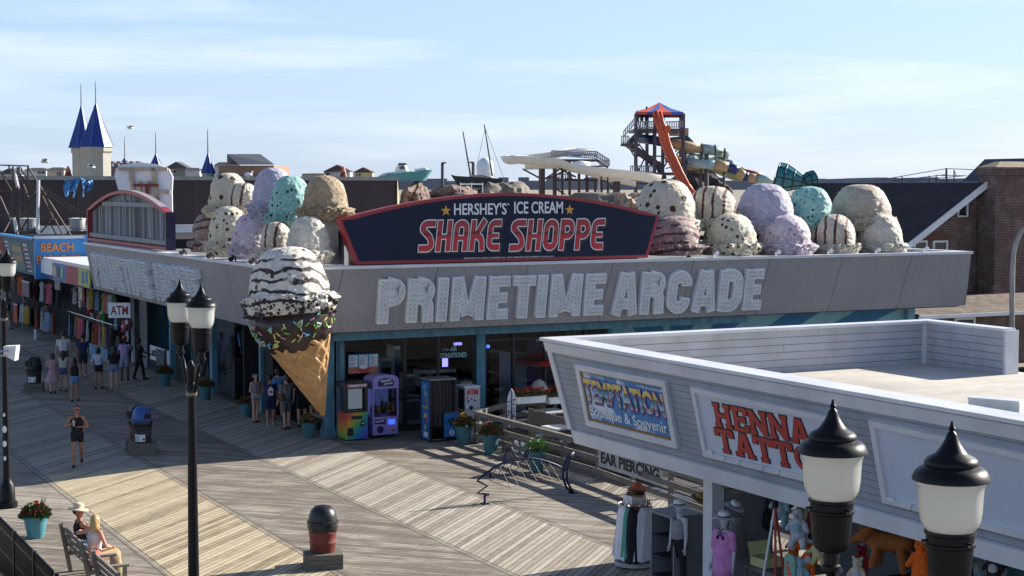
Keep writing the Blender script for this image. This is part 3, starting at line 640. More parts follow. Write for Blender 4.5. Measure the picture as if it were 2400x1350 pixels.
# neighbouring low canopy with adverts, between the board and the arcade
mb = MB(); mb.box((15.7, 69.5, 4.1), (18.2, 79.5, 4.35)); mb.build('canopy', M_white, BS, world=True)
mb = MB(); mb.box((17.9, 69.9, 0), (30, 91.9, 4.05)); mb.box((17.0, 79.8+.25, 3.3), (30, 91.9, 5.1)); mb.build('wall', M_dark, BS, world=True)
mb = MB(); mb.box((15.8, 69.5, 3.35), (15.95, 79.5, 4.1)); mb.build('header', M_bs2, BS, world=True)
def adv(y0, y1, z0, z1, m, par, x=15.7, name='advert_panel'): mb = MB(); mb.box((x-.04, y0, z0), (x+.03, y1, z1)); return mb.build(name, m, par, world=True)
yb_ = lambda p: HX(p, 640, 15.7).y
adv(yb_(104), yb_(84), 3.62, 4.22, M_wht, BS, name='paper_banner'); adv(yb_(125), yb_(105), 3.6, 4.2, M_wht, BS, 15.695, 'paper_banner')
adv(yb_(156), yb_(126), 3.38, 4.2, mat('blue_advert', C(50, 110, 170), .5, var=.4, vs=2), BS); q = adv(yb_(185), yb_(156), 3.4, 4.2, mat('crimson_advert', C(150, 40, 70), .5, var=.3), BS)
q2 = adv(yb_(212), yb_(185), 3.42, 4.2, mat('lime_advert', C(170, 180, 90), .5, var=.3), BS)
for (y, z, c_, s_) in ((yb_(196), 3.8, C(60, 120, 190), .22), (yb_(205), 3.85, C(170, 60, 110), .16)):
    mb = MB(); mb.box((15.64, y-s_, z-.25), (15.658, y+s_, z+.25)); mb.build('print_patch', mat('print%d' % int(y), c_, .5), q2, world=True)
for i, (y, c_) in enumerate(((yb_(131), C(190, 200, 120)), (yb_(139), C(120, 40, 90)), (yb_(148), C(110, 180, 150)))):
    mb = MB(); mb.box((15.64, y-.25, 3.6), (15.658, y+.25, 4.05)); mb.build('print_patch', mat('printb%d' % i, c_, .5), BS, world=True)
# far corner shop, its sign facing the boardwalk
CS = thing('corner_shop', 'shop at the far left edge with a slanted board crowded by painted lettering panels', 'building', (17.9, 86, 0))
mb = MB(); mb.extr([(15.4, 80.1, 5.15), (15.4, 96, 5.15), (15.75, 96, 3.35), (15.75, 80.1, 3.35)], (.2, 0, 0)); sb = mb.build('sign_board', mat('teal_board', C(70, 110, 130), .6, var=.3), CS, world=True)
mb = MB(); mb.box((15.3, 80.05, 5.155), (15.7, 96, 5.25)); mb.build('trim', M_bs, CS, world=True)
yl = lambda p: HX(p, 600, 15.5).y
def sp(p0, p1, z0, z1, m, off, name='sign_panel'):
    mb = MB(); f = lambda z: 15.4+.35*(5.15-z)/1.8-off; mb.extr([(f(z1), yl(p0), z1), (f(z1), yl(p1), z1), (f(z0), yl(p1), z0), (f(z0), yl(p0), z0)], (-.01, 0, 0)); return mb.build(name, m, sb, world=True)
sp(-12, 9, 3.4, 5.1, mat('brick_red_board', C(140, 50, 48), .6, var=.3), .01)
sp(14, 22, 3.6, 4.9, M_pw, .01); sp(56, 66, 3.5, 4.9, M_pw, .012); sp(26, 52, 3.5, 4.9, mat('sage_board', C(110, 140, 130), .6, var=.35, vs=2), .014)
for k in range(6):
    sp(57, 65, 3.6+k*.21, 3.72+k*.21, M_redl if k % 2 else M_blk, .025, 'print_patch'); sp(15, 21, 3.7+k*.2, 3.8+k*.2, M_blk, .026, 'print_patch')
for z in (4.4, 3.95): sp(29, 50, z, z+.3, mat('tan_lettering', C(178, 150, 120), .6, var=.5, vs=6), .027, 'print_patch')
# roofscape behind left shops
def place(name, label, cat, px, py, D, group=None): 
    return thing(name, label, cat, AT(px, py, D), -TH, group)
def PB(mb, x0, y0, x1, y1, D, th):
    """box facing the camera axis: pixel rectangle at depth D, thickness th"""
    a = AT(x0, y0, D); b = AT(x1, y0, D); c_ = AT(x1, y1, D); d_ = AT(x0, y1, D)
    a.z = b.z = (a.z+b.z)/2; c_.z = d_.z = (c_.z+d_.z)/2
    d_.x, d_.y, c_.x, c_.y = a.x, a.y, b.x, b.y
    mb.extr([a, b, c_, d_], FW*th); return mb
def PP(mb, pts, D, th, z=None): mb.extr([AT(x, y, D) for x, y in pts], FW*th); return mb
M_br = mat('brown_sheet_wall', C(72, 56, 58), .7, var=.2, vs=.6)
WB = thing('brown_warehouse', 'long low dark brown warehouse wall with a pale roof edge behind the arcade', 'building', (26, 96, 0))
mb = MB(); mb.box((16.2, 96, 0), (41, 116, 8.1)); mb.build('wall', M_br, WB, world=True)
mb = MB(); mb.box((16.1, 95.85, 8.1), (41.1, 116, 8.33)); mb.build('roof_edge', mat('pale_roof_edge', C(150, 150, 146), .6), WB, world=True)
mb = MB(); mb.extr([(41.1, 95.9, 0), (41.9, 97.5, 0), (41.9, 97.5, 7.0), (41.1, 95.9, 8.25)], (0, 6, 0)); mb.build('end_wall', mat('tan_end_wall', C(176, 160, 128), .7), WB, world=True)
for x in (18.0, 21, 24.5, 28, 32, 36.5): mb = MB(); mb.box((x, 95.97, 4), (x+.04, 95.995, 8.09)); mb.build('seam', mat('seam_grey', C(110, 96, 96), .7), WB, world=True)
LR = thing('low_roof_block', 'low flat roofed block with a pale parapet between the brown warehouse and the arcade', 'building', (20, 76, 0))
mb = MB(); mb.box((30.1, 72, 0), (41, 95.9, 5.0)); mb.box((16.3, 92, 0), (30.1, 95.9, 5.0)); mb.build('wall', M_roofg, LR, world=True)
mb = MB(); mb.box((18.2, 93.5, 5.003), (41, 93.9, 5.5)); mb.build('parapet', M_trim, LR, world=True)
# roof ventilators
def vent(px, pyb, D, w, h, label):
    p = AT(px, pyb, D); t = thing('roof_ventilator', label, 'roof vent', p, 0, 'metal ventilators on the shop roof'); r = w/2
    mb = MB(); mb.lathe([(r*.7, 0), (r*.7, h*.12), (r*.9, h*.15), (r, h*.9), (r*.95, h*.95)], n=20); mb.build('drum', mat('dull_aluminium', C(150, 152, 154), .4, metal=.3), t, smooth=True, auto=40)
    mb = MB(); mb.lathe([(r*1.06, h*.95), (r*1.06, h), (r*.5, h*1.06)], n=20); mb.build('lid', M_letter, t); 
    mb = MB(); mb.box((-r*1.1, -r*1.1, -.2), (r*1.1, r*1.1, 0)); mb.build('curb', M_steel, t)
vent(68, 541, 92, 1.0, .7, 'round grey roof ventilator behind the lattice tower'); vent(182, 541, 90, .9, .68, 'round grey roof ventilator beside the wood backed arched sign')
t = thing('roof_dome', 'small white dome skylight on the shop roof between two ventilators', 'skylight', AT(97, 541, 92))
mb = MB(); mb.sphere((0, 0, 0), .28, 14, 8, (1.2, 1.2, 1)); mb.build('dome', M_white, t, smooth=True)
# scaffold lattice
LT = thing('lattice_tower', 'rusty open lattice ride frame with long braces standing on the roofs at the left', 'frame tower', AT(60, 545, 88))
segs = [((30, 390), (30, 560), .8), ((65, 390), (65, 560), .8), ((45, 388), (45, 560), 0), ((0, 387), (68, 389), 0), ((30, 392), (85, 450), 0), ((40, 392), (70, 470), 0), ((0, 448), (95, 448), 0), ((0, 505), (135, 513), 0),
        ((65, 390), (170, 558), 0), ((48, 392), (135, 556), 0), ((0, 400), (30, 450), 0), ((0, 460), (45, 560), 0), ((85, 450), (22, 505), 0), ((95, 452), (48, 505), 0), ((100, 460), (125, 510), 0), ((125, 512), (95, 545), 0), ((128, 512), (150, 556), 0), ((20, 388), (45, 445), 0), ((100, 440), (200, 505), 0), ((92, 440), (190, 512), 0), ((30, 505), (0, 560), 0), ((65, 513), (40, 555), 0)]
for i, (a, b, dd) in enumerate(segs):
    mb = MB(); mb.bar(AT(*a, 88+.5*(i % 3)), AT(*b, 88+.5*((i+1) % 3)), .07); mb.build('lattice_bar', M_steel, LT, world=True)
for a, b in (((90, 422), (88, 545)), ((32, 395), (42, 440)), ((33, 510), (42, 558))):
    mb = MB(); mb.tube([AT(*a, 88.2), AT(*b, 88.2)], .09, 8); mb.build('white_pole', M_trim, LT, world=True)
# blue tarp over warehouse edge
t = thing('blue_tarpaulin', 'torn blue tarpaulin flapping over the edge of the brown warehouse roof', 'tarpaulin', AT(185, 440, 94))
mb = MB(); random.seed(3)
cols = 14; rows = 7; base = len(mb.v)
for j in range(rows+1):
    for i in range(cols+1):
        u = i/cols; v = j/rows; ln = 22+14*math.sin(u*7)+8*math.sin(u*17); mb.v.append(AT(150+66*u+3*math.sin(v*5), 420+v*ln+4*math.sin(u*9), 94+.12*math.sin(u*20+v*4)))
for j in range(rows):
    for i in range(cols):
        if (i in (3, 8, 11) and j > 2): continue
        a = j*(cols+1)+i; mb.f.append((a, a+1, a+cols+2, a+cols+1)); mb.mi.append(0)
mb.build('sheet', mat('blue_tarp', C(70, 140, 195), .5, var=.3), t, world=True)
for (x0, x1, x2, y2) in ((180, 176, 171, 463), (193, 196, 194, 461)):
    mb = MB(); mb.tube([AT(x0, 425, 93.8), AT(x1, 445, 93.8), AT(x2, y2, 93.8)], .06, 5); mb.build('strap', MATS['blue_tarp'], t, world=True)
# FAR BACKGROUND
def gull(px, py, D, s, label, perched=False):
    t = thing('gull', label, 'bird', AT(px, py, D), random.uniform(-.5, .5)); mb = MB()
    if perched: 
        mb.sphere((0, 0, .25*s), .16*s, 10, 7, (1.6, .8, .8)); mb.sphere((.22*s, 0, .40*s), .07*s, 8, 6); mb.tube([(.12*s, 0, .28*s), (.21*s, 0, .4*s)], .05*s, 6); mb.tube([(0, .03, 0), (0, .03, .2*s)], .012, 4); mb.tube([(.0, -.03, 0), (0, -.03, .2*s)], .012, 4)
        mb.build('body', M_white, t, smooth=True)
    else:
        mb.sphere((0, 0, 0), .12*s, 10, 7, (1.9, .7, .7)); mb.build('body', M_white, t, smooth=True)
        for q in (1, -1):
            w = MB(); w.add([(-.12*s, 0, .03), (.1*s, 0, .03), (.12*s, q*.35*s, .16*s), (-.02*s, q*.7*s, .08*s), (-.12*s, q*.35*s, .14*s)], [(0, 1, 2, 4), (4, 2, 3)]); w.extr([(-.12*s, 0, .03), (.1*s, 0, .03), (.12*s, q*.35*s, .16*s), (-.12*s, q*.35*s, .14*s)], (0, 0, .015)); w.build('wing', mat('grey_feather', C(120, 122, 128), .8), t)
gull(105, 379, 90, 1., 'dark gull gliding above the lattice tower at the upper left'); gull(213, 392, 88, 1.1, 'white gull flying in front of the pale castle tower'); gull(582, 419, 97.2, 1.0, 'white gull perched on the edge of the warehouse roof', True); gull(305, 300, 120, 1., 'tiny gull high in the sky right of the blue castle spires')
M_cream = mat('cream_render', C(178, 176, 164), .8, var=.1); M_spire = mat('royal_blue_metal', C(34, 62, 142), .45, var=.2, vs=.5, stretch=(1, 1, .2))
def ctower(px, yb, D, wbody, ye, ya, yf, weave, label, spire_only=False):
    base = AT(px, yb, D); t = thing('castle_tower', label, 'tower', base, 0, 'blue spired castle towers'); m = D/F
    zb_ = 0; ze = (yb-ye)*m; za = (yb-ya)*m; zf = (yb-yf)*m; r = wbody/2*m*1.03; re = weave/2*m*1.03; rot = Matrix.Rotation(R_(12), 3, 'Z')
    mb = MB(); mb.lathe([(r, -3), (r, ze-.5), (r*1.12, ze-.35), (r*1.12, ze-.003)], n=8, M=rot); mb.build('turret', M_cream, t)
    mb = MB(); mb.lathe([(re, ze), (re*.5, ze+(za-ze)*.48), (.05, za)], n=8, M=rot); mb.build('spire_roof', M_spire, t)
    mb = MB()
    for k in range(8):
        a = R_(12+45*k); mb.tube([(re*math.cos(a), re*math.sin(a), ze), (re*.5*math.cos(a), re*.5*math.sin(a), ze+(za-ze)*.48), (0, 0, za)], .035, 4)
    mb.build('ridge', mat('ridge_blue', C(70, 96, 160), .4), t)
    mb = MB(); mb.tube([(0, 0, za-.2), (0, 0, zf)], [.06, .03], 6); mb.build('finial', mat('grey_pole', C(120, 122, 128), .5), t)
ctower(193, 420, 134, 46, 347, 248, 199, 62, 'rear tall cream castle tower with a pointed royal blue spire, left of the pair')
ctower(227, 420, 130, 67, 345, 243, 193, 80, 'front tall cream castle tower with a pointed royal blue spire, right of the pair')
ctower(293, 420, 150, 16, 384, 369, 322, 20, 'smallest far blue spire rising beside the crenellated castle wall')
ctower(366, 420, 140, 22, 386, 360, 311, 26, 'small blue spire just above the white cutout board')
ctower(488, 425, 120, 26, 406, 359, 304, 34, 'blue spire on a short white turret left of the slant roofed block')
t = place('castle_wall', 'purplish crenellated castle wall with white openings beside the tall towers', 'building', 285, 420, 145)
mb = MB(); PB(mb, 258, 383, 330, 430, 145, 3); 
for k in range(5): PB(mb, 258+k*15, 378, 266+k*15, 382.9, 145, 1)
mb.build('wall', mat('mauve_wall', C(112, 96, 108), .8), t, world=True)
for x in (262, 276): mb = MB(); PB(mb, x, 381+2, x+5, 390, 144.9, .2); mb.build('opening', M_wht, t, world=True)
def fhouse(px0, px1, yt, ye, yb, D, wc, rc, label, wins=(), gable=True, hip=.5):
    t = place('house', label, 'house', (px0+px1)/2, yb, D, 'houses on the far skyline'); th = (px1-px0)*D/F*.8
    mb = MB(); PB(mb, px0+2, ye, px1-2, yb, D, th); mb.build('wall', wc, t, world=True)
    mb = MB(); a, b = AT(px0, ye, D-.4), AT(px1, ye, D-.4); m = (a+b)/2
    h = (ye-yt)*D/F; 
    if gable: mb.extr([a, b, m+UP*h], FW*(th+.8))
    else:
        a2, b2 = a+FW*(th+.8), b+FW*(th+.8); r1 = a.lerp(b, .25)+FW*th*.5+UP*h; r2 = a.lerp(b, .75)+FW*th*.5+UP*h
        mb.add([a, b, b2, a2, r1, r2], [(0, 1, 5, 4), (1, 2, 5), (2, 3, 4, 5), (3, 0, 4), (0, 3, 2, 1)])
    mb.build('roof', rc, t, world=True)
    for (x0, y0, x1, y1) in wins:
        mb = MB(); PB(mb, x0, y0, x1, y1, D-.06, .05); w = mb.build('window', M_glass, t, world=True)
        mb = MB(); PB(mb, x0-1, y0-1, x1+1, y0-.1, D-.1, .08); PB(mb, x0-1, y1+.1, x1+1, y1+1, D-.1, .08); PB(mb, (x0+x1)/2-.3, y0, (x0+x1)/2+.3, y1, D-.1, .02); mb.build('frame', M_wht, w, world=True)
    return t
M_lg = mat('light_grey_siding', C(190, 196, 204), .7); M_dr = mat('charcoal_shingle', C(72, 74, 82), .8); M_beige = mat('beige_siding', C(190, 182, 168), .7); M_rr = mat('brown_shingle_far', C(86, 66, 66), .8); M_grn = mat('grey_green_siding', C(118, 128, 124), .7)
fhouse(-10, 52, 394, 408, 425, 170, M_lg, M_dr, 'dark roofed house at the far left edge behind the lattice frame', gable=True)
fhouse(55, 110, 393, 398, 425, 165, M_lg, M_dr, 'white house with twin windows left of the orange kiosk top', ((88, 400, 104, 408), (90, 413, 104, 420)), gable=False)
fhouse(108, 152, 392, 397, 425, 160, M_beige, M_dr, 'tan and white house with a tall arched window beside the castle towers', ((133, 402, 143, 418),), gable=False)
fhouse(385, 440, 379, 394, 425, 160, M_grn, M_dr, 'grey green gabled house right of the white cutout board', ((400, 398, 412, 406),))
fhouse(432, 470, 393, 398, 425, 155, M_lg, M_dr, 'low pale house with a dark roof beside the blue spire', gable=False)
fhouse(500, 538, 380, 388, 425, 150, M_lg, M_dr, 'small grey roofed house just left of the slant roofed tan block', gable=False)
fhouse(757, 822, 386, 402, 425, 160, M_lg, M_rr, 'gabled white house with a brown roof above the caramel scoop', ((765, 404, 773, 412),))
fhouse(826, 875, 392, 404, 425, 165, mat('yellow_siding', C(206, 196, 160), .7), M_rr, 'yellow gabled house with a brown roof right of the caramel scoop', ((835, 406, 845, 414),))
fhouse(706, 762, 406, 407, 425, 158, mat('grey_flat_block', C(168, 166, 162), .8), M_dr, 'low flat grey building beside the brown roofed gabled house', gable=False)
t = place('slant_roof_building', 'tan block with a dark slanting upper roof behind the ice cream scoops', 'building', 570, 425, 118)
mb = MB(); PB(mb, 512, 388, 642, 430, 118, 8); mb.build('wall', mat('tan_stucco', C(158, 124, 104), .85, var=.2), t, world=True)
mb = MB(); mb.add([AT(532, 361, 120), AT(610, 361, 121), AT(644, 386, 117.5), AT(560, 386, 117.5), AT(532, 386, 124), AT(610, 386, 125)], [(0, 1, 2, 3), (0, 3, 4), (1, 5, 2), (0, 4, 5, 1), (3, 2, 5, 4)]); mb.build('roof', mat('slate_roof', C(78, 82, 94), .7), t, world=True)
mb = MB(); PB(mb, 511, 386, 560, 387.8, 117.8, .3); mb.build('ledge', M_beige, t, world=True)
def kiosk(px, yt, yb, w, D, label):
    p = AT(px, yb, D); t = thing('kiosk', label, 'kiosk', p, 0, 'small red and orange cone topped kiosks'); m = D/F; r = w/2*m
    mb = MB(); mb.lathe([(r, -1), (r*.9, 0), (r*.45, (yb-yt)*m*.6)], n=10); mb.build('red_roof', mat('maroon_metal', C(128, 52, 46), .6), t)
    mb = MB(); mb.lathe([(r*.55, (yb-yt)*m*.6), (r*.1, (yb-yt)*m)], n=10); mb.build('cap', mat('orange_metal', C(206, 130, 84), .6), t)
kiosk(160, 389, 420, 26, 130, 'orange tipped kiosk top left of the cream castle towers'); kiosk(805, 390, 422, 26, 130, 'orange tipped kiosk top in front of the gabled white house')
# long skyline filler: distant low buildings behind, one slab of trees/roofs
mb = MB()
random.seed(5); pts = [AT(-200, 438, 420)]
xs_ = list(range(-200, 2650, 24)); top = []
for x in xs_:
    h = 420+random.uniform(-5, 6); top.append((x, h)); top.append((x+24, h))
mb.extr([AT(-200, 445, 420)]+[AT(x, y, 420) for x, y in top]+[AT(2674, 445, 420)], FW*40)
tag(mb.build('far_rooftops', mat('far_blue_grey', C(120, 128, 140), .9, var=.35, vs=.04), origin=AT(1200, 445, 440)), 'low far-off line of town rooftops along the horizon', 'rooftops', kind='stuff')
# ship wreck in the miniature golf area
M_tealh = mat('teal_hull', C(72, 140, 146), .6, var=.2)
SHP = place('stranded_boat', 'white cabined motor boat with a teal hull perched on brown rocks', 'boat', 950, 430, 112)
mb = MB(); ka = [(876, 421), (1008, 404), (1006, 397), (930, 409), (880, 416)]
for w_ in (0,): PP(mb, [(870, 424), (990, 424), (1009, 398), (940, 405), (885, 414)], 112, 3)
mb.build('hull', M_tealh, SHP, world=True)
mb = MB(); PP(mb, [(888, 412), (898, 406), (925, 402), (929, 390), (935, 387), (948, 387), (953, 401), (965, 402), (970, 408), (935, 410), (889, 415)], 112.4, 2.2); PP(mb, [(970, 397), (996, 392), (1001, 397), (974, 402)], 112.4, 2); mb.build('cabin', M_wht, SHP, world=True)
mb = MB(); PP(mb, [(935, 392), (941, 389), (948, 390), (949, 396), (938, 397)], 112.3, .08); mb.build('window', M_glass, SHP, world=True)
for x in (905, 912, 920): mb = MB(); PB(mb, x, 406.5, x+3, 409, 112.3, .08); mb.build('window', M_glass, SHP, world=True)
mb = MB(); PP(mb, [(931, 387), (935, 382), (950, 382), (952, 385), (948, 387)], 112.3, 1.6); mb.build('cabin_roof', M_dr, SHP, world=True)
def rock(name, pts, D, m, label, seed, rough=.35, th=6):
    xs = [p[0] for p in pts]; yt = min(p[1] for p in pts); yb = max(p[1] for p in pts); cx = (min(xs)+max(xs))/2; w = (max(xs)-min(xs))*D/F/2; h = (yb-yt)*D/F
    c_ = AT(cx, yb, D+th/2); bm = bmesh.new(); bmesh.ops.create_icosphere(bm, subdivisions=4, radius=1)
    for v in bm.verts:
        n_ = noise.fractal(v.co*1.6+Vector((seed*7.1, 0, 0)), .9, 2.2, 4); k = 1+rough*n_
        co = v.co*k; v.co = RT*(co.x*w)+FW*(co.y*th/2)+UP*(max(co.z, -.3)*h)
    me = bpy.data.meshes.new(name); bm.to_mesh(me); bm.free(); me.materials.append(m); o = bpy.data.objects.new(name, me); COL.objects.link(o); o.location = c_
    return tag(o, label, 'rock')
M_rock = mat('brown_rock', C(128, 108, 100), .9, var=.5, vs=.8, bump=.6, bs=3); M_rockg = mat('grey_rock', C(132, 124, 114), .9, var=.45, vs=.7, bump=.6, bs=3); M_rockp = mat('pale_patch_rock', C(170, 150, 130), .9, var=.6, vs=1.5)
rock('rock', [(940, 431), (1010, 475)], 110, M_rock, 'dark brown rock directly beneath the stranded teal boat', 1); rock('rock', [(1000, 432), (1120, 470)], 112, M_rock, 'long reddish rock mound with pale drips behind the sign peak', 2)
rock('rock', [(1110, 424), (1250, 480)], 116, M_rockg, 'grey boulder mound right of the dark ship hull', 3); rock('rock', [(1200, 456), (1500, 505)], 125, M_rockg, 'low pale rubble mound under the white slide legs', 4, .5)
rock('rock', [(1420, 452), (1520, 505)], 122, M_rockp, 'pale boulder mound behind the chocolate chip scoop', 6, .4)
SH = place('dark_ship', 'dark green black ship hull with twin leaning masts among the rocks', 'ship', 1120, 440, 118)
mb = MB(); PP(mb, [(1056, 409), (1066, 412), (1180, 419), (1176, 428), (1150, 440), (1078, 440), (1066, 424)], 118, 3.4); mb.build('hull', mat('dark_hull', C(48, 58, 56), .7), SH, world=True)
mb = MB(); PP(mb, [(1100, 411), (1130, 409), (1142, 413), (1155, 417), (1100, 415)], 118.5, 2); mb.build('deck_house', M_beige, SH, world=True)
for a, b in (((1085, 308), (1103, 412)), ((1135, 292), (1154, 413))):
    mb = MB(); mb.tube([AT(*b, 119), AT(*a, 119)], [.07, .04], 6); mb.build('mast', M_dr, SH, world=True)
for a, b in (((1137, 300), (1115, 400)), ((1137, 300), (1180, 415))):
    mb = MB(); mb.tube([AT(*b, 119), AT(*a, 119)], .015, 4); mb.build('stay', M_dr, SH, world=True)
mb = MB(); 
t = place('white_fence', 'short white post and rail fence by the dark ship hull', 'fence', 1105, 440, 111)
for x in (1078, 1104, 1130): mb = MB(); PB(mb, x, 428, x+2.4, 452, 111, .1); mb.build('post', M_wht, t, world=True)
mb = MB(); PB(mb, 1078, 430, 1132, 433, 111.12, .06); mb.build('rail', M_wht, t, world=True)
def farlamp(px, yt, D, s, label):
    t = thing('far_street_light', label, 'street light', AT(px, 455, D)); mb = MB(); mb.tube([AT(px, 455, D), AT(px, yt, D)], .13, 6); mb.build('pole', M_dr, t, world=True)
    mb = MB(); mb.bar(AT(px, yt, D), AT(px+9*s, yt+1, D), .2, .12); mb.build('head', M_dr, t, world=True)
farlamp(1037, 381, 140, 1, 'slim far street light with its head to the right, left of the leaning masts'); farlamp(1109, 380, 140, -1, 'slim far street light with its head to the left, between the two masts')
t = place('water_tower', 'white bulbous municipal water tower far behind the leaning masts', 'water tower', 1137, 440, 520); m_ = 520/F
mb = MB(); r = 19*m_; mb.lathe([(r*.25, -3*m_+17*m_), (r*.8, 20*m_), (r, 28*m_), (r, 52*m_), (r*.85, 62*m_), (r*.4, 69*m_), (r*.03, 71*m_)], n=24); mb.build('tank', M_wht, t, smooth=True)
mb = MB(); mb.lathe([(r*1.08, 35*m_), (r*1.08, 37*m_)], n=24); mb.build('balcony', M_wht, t)
for k in range(5): a = k*1.257+.4; mb = MB(); mb.tube([(r*.9*math.cos(a), r*.9*math.sin(a), -5), (r*.9*math.cos(a), r*.9*math.sin(a), 30*m_)], 1.0*m_, 6); mb.build('leg', M_wht, t)
mb = MB(); mb.tube([(0, 0, -5), (0, 0, 20*m_)], 1.6*m_, 8); mb.build('riser', M_wht, t)
# white slide with platform
M_slide = mat('cream_slide', C(240, 238, 230), .45, var=.15); M_sts = mat('slide_steel', C(74, 60, 62), .6, var=.2); M_rail = mat('rail_grey', C(140, 146, 156), .5)
def trough(path, D, r, m, name, par, dx=0):
    """open U trough following pixel path (x, y, extra depth)"""
    mb = MB(); P = [AT(x, y, D+e) for x, y, e in path]; n = 9; prev = None
    for i, p in enumerate(P):
        d = (P[min(i+1, len(P)-1)]-P[max(i-1, 0)]); d.z *= .3; d.normalize(); s_ = d.cross(UP).normalized()
        for rr in (r, r*.92):
            for k in range(n):
                a = math.pi*(k/(n-1)); mb.v.append(p - s_*math.cos(a)*rr - UP*(math.sin(a)*rr*.8) + UP*(r*.8))
    for i in range(len(P)-1):
        o0 = i*2*n; o1 = (i+1)*2*n
        for k in range(n-1):
            mb.f.append((o0+k, o0+k+1, o1+k+1, o1+k)); mb.f.append((o0+n+k, o1+n+k, o1+n+k+1, o0+n+k+1)); mb.mi += [0, 0]
        for k in (0, n-1): mb.f.append((o0+k, o1+k, o1+n+k, o0+n+k)); mb.mi.append(0)
    return mb.build(name, m, par, world=True, smooth=True, auto=40)
WS = place('water_slide', 'cream open trough water slide on brown columns with a railed platform', 'water slide', 1340, 480, 132)
trough([(1196, 386, 2), (1215, 384, .5), (1280, 390, 0), (1310, 391, 0), (1335, 402, 0), (1370, 410, 0), (1430, 416, 0), (1500, 424, 1), (1530, 430, 3)], 132, .85, M_slide, 'trough', WS)
trough([(1196, 384, 3), (1205, 380, 5), (1235, 379, 6), (1290, 372, 6), (1340, 363, 7), (1362, 362, 8)], 132, .7, M_slide, 'trough', WS)
mb = MB(); mb.tube([AT(1343, 392, 136), AT(1362, 390, 136), AT(1382, 393, 136)], .5, 10); mb.build('tube', M_wht, WS, world=True, smooth=True)
trough([(1345, 396, 3), (1400, 403, 3), (1430, 407, 3)], 132, .5, M_slide, 'trough', WS)
for x, yt, w in ((1270, 395, 11), (1300, 395, 7), (1335, 378, 5), (1357, 405, 5), (1395, 418, 5), (1403, 415, 4), (1445, 425, 13), (1378, 415, 3)):
    mb = MB(); mb.box(tuple(AT(x, 520, 134)-Vector((w*134/F/2, w*134/F/2, 0))), tuple(AT(x, yt, 134)+Vector((w*134/F/2, w*134/F/2, 0)))); mb.build('column', M_sts if w != 4 else M_trim, WS, world=True)
for a, b in (((1225, 396), (1266, 418)), ((1310, 398), (1276, 420)), ((1300, 422), (1360, 422)), ((1420, 425), (1440, 445)), ((1285, 418), (1335, 395)), ((1300, 440), (1345, 470)), ((1310, 395), (1350, 415)), ((1325, 420), (1420, 424))):
    mb = MB(); mb.bar(AT(*a, 134.3), AT(*b, 134.3), .14); mb.build('brace', M_sts, WS, world=True)
mb = MB(); PB(mb, 1315, 373, 1398, 378, 137, 3); mb.build('platform', M_sts, WS, world=True)
def railing(x0, y0, x1, y1, h, D, par, n, m=None):
    mb = MB(); m = m or M_rail
    for k in range(n+1):
        u = k/n; x = x0+(x1-x0)*u; y = y0+(y1-y0)*u; mb.bar(AT(x, y, D), AT(x, y-h, D), .07)
    mb.bar(AT(x0, y0-h, D), AT(x1, y1-h, D), .09); mb.bar(AT(x0, y0-h*.15, D), AT(x1, y1-h*.15, D), .07); mb.build('railing', m, par, world=True)
trough([(1230, 398, 6), (1290, 396, 6), (1350, 404, 6), (1420, 424, 6), (1490, 438, 6)], 132, .6, M_slide, 'trough', WS); PB_ = MB(); PB(PB_, 1300, 420, 1400, 424, 135, 2); PB_.build('platform', M_sts, WS, world=True); railing(1300, 420, 1340, 420, 12, 134.8, WS, 8)
for x in (1318, 1375, 1410, 1425): mb = MB(); mb.tube([AT(x, 500, 137), AT(x, 374+(x-1318)*.2, 137)], .1, 6); mb.build('column', M_sts, WS, world=True)
railing(1293, 365, 1398, 373, 12, 136.8, WS, 22); railing(1320, 364, 1395, 366, 11, 140, WS, 16); railing(1396, 368, 1428, 388, 14, 137, WS, 8); railing(1406, 388, 1427, 390, 14, 136.5, WS, 5)
mb = MB(); mb.bar(AT(1396, 374, 138), AT(1425, 392, 138), 1.0, .2); mb.build('stair', M_sts, WS, world=True); mb = MB(); PB(mb, 1376, 388, 1427, 391, 137.5, 1.5); mb.build('platform', M_sts, WS, world=True)
mb = MB(); PB(mb, 1340, 362, 1362, 367, 138, .6); mb.build('blue_mat', mat('blue_mat', C(50, 100, 190), .6), WS, world=True)
# slide tower
TD = 150; mt = TD/F
TW = place('slide_tower', 'tall steel water slide tower with an orange and blue striped canopy and orange chute', 'tower', 1545, 480, TD)
M_cor = mat('coral_canvas', C(206, 92, 74), .6); M_cbl = mat('blue_canvas', C(60, 96, 176), .6); M_tst = mat('tower_steel', C(78, 72, 86), .5, var=.2)
corners = [AT(1489, 264, TD-2), AT(1602, 264, TD-1), AT(1595, 262, TD+5), AT(1500, 262, TD+5)]
for q in corners: q.z = AT(1489, 264, TD).z
apex = AT(1545, 240, TD+1.6)
mb = MB()
for k in range(4):
    a, b = corners[k], corners[(k+1) % 4]
    for j in range(4):
        p, q = a.lerp(b, j/4), a.lerp(b, (j+1)/4); mb.cur = j % 2; o0 = len(mb.v)
        m1, m2 = p.lerp(apex, .5)-UP*.12, q.lerp(apex, .5)-UP*.12; mb.add([p, q, m2, m1], [(0, 1, 2, 3)]); mb.add([m1, m2, apex], [(0, 1, 2)]); mb.add([p, q, q-UP*.25, p-UP*.25], [(0, 1, 2, 3)])
mb.build('canopy', [M_cor, M_cbl], TW, world=True)
legs = [(1490, TD-2), (1534, TD-1.6), (1601, TD-1), (1553, TD+5), (1516, TD+4), (1595, TD+5)]
for x, d in legs: mb = MB(); mb.box(tuple(AT(x, 520, d)-Vector((.13, .13, 0))), tuple(AT(x, 266, d)+Vector((.13, .13, 0)))); mb.build('column', M_tst, TW, world=True)
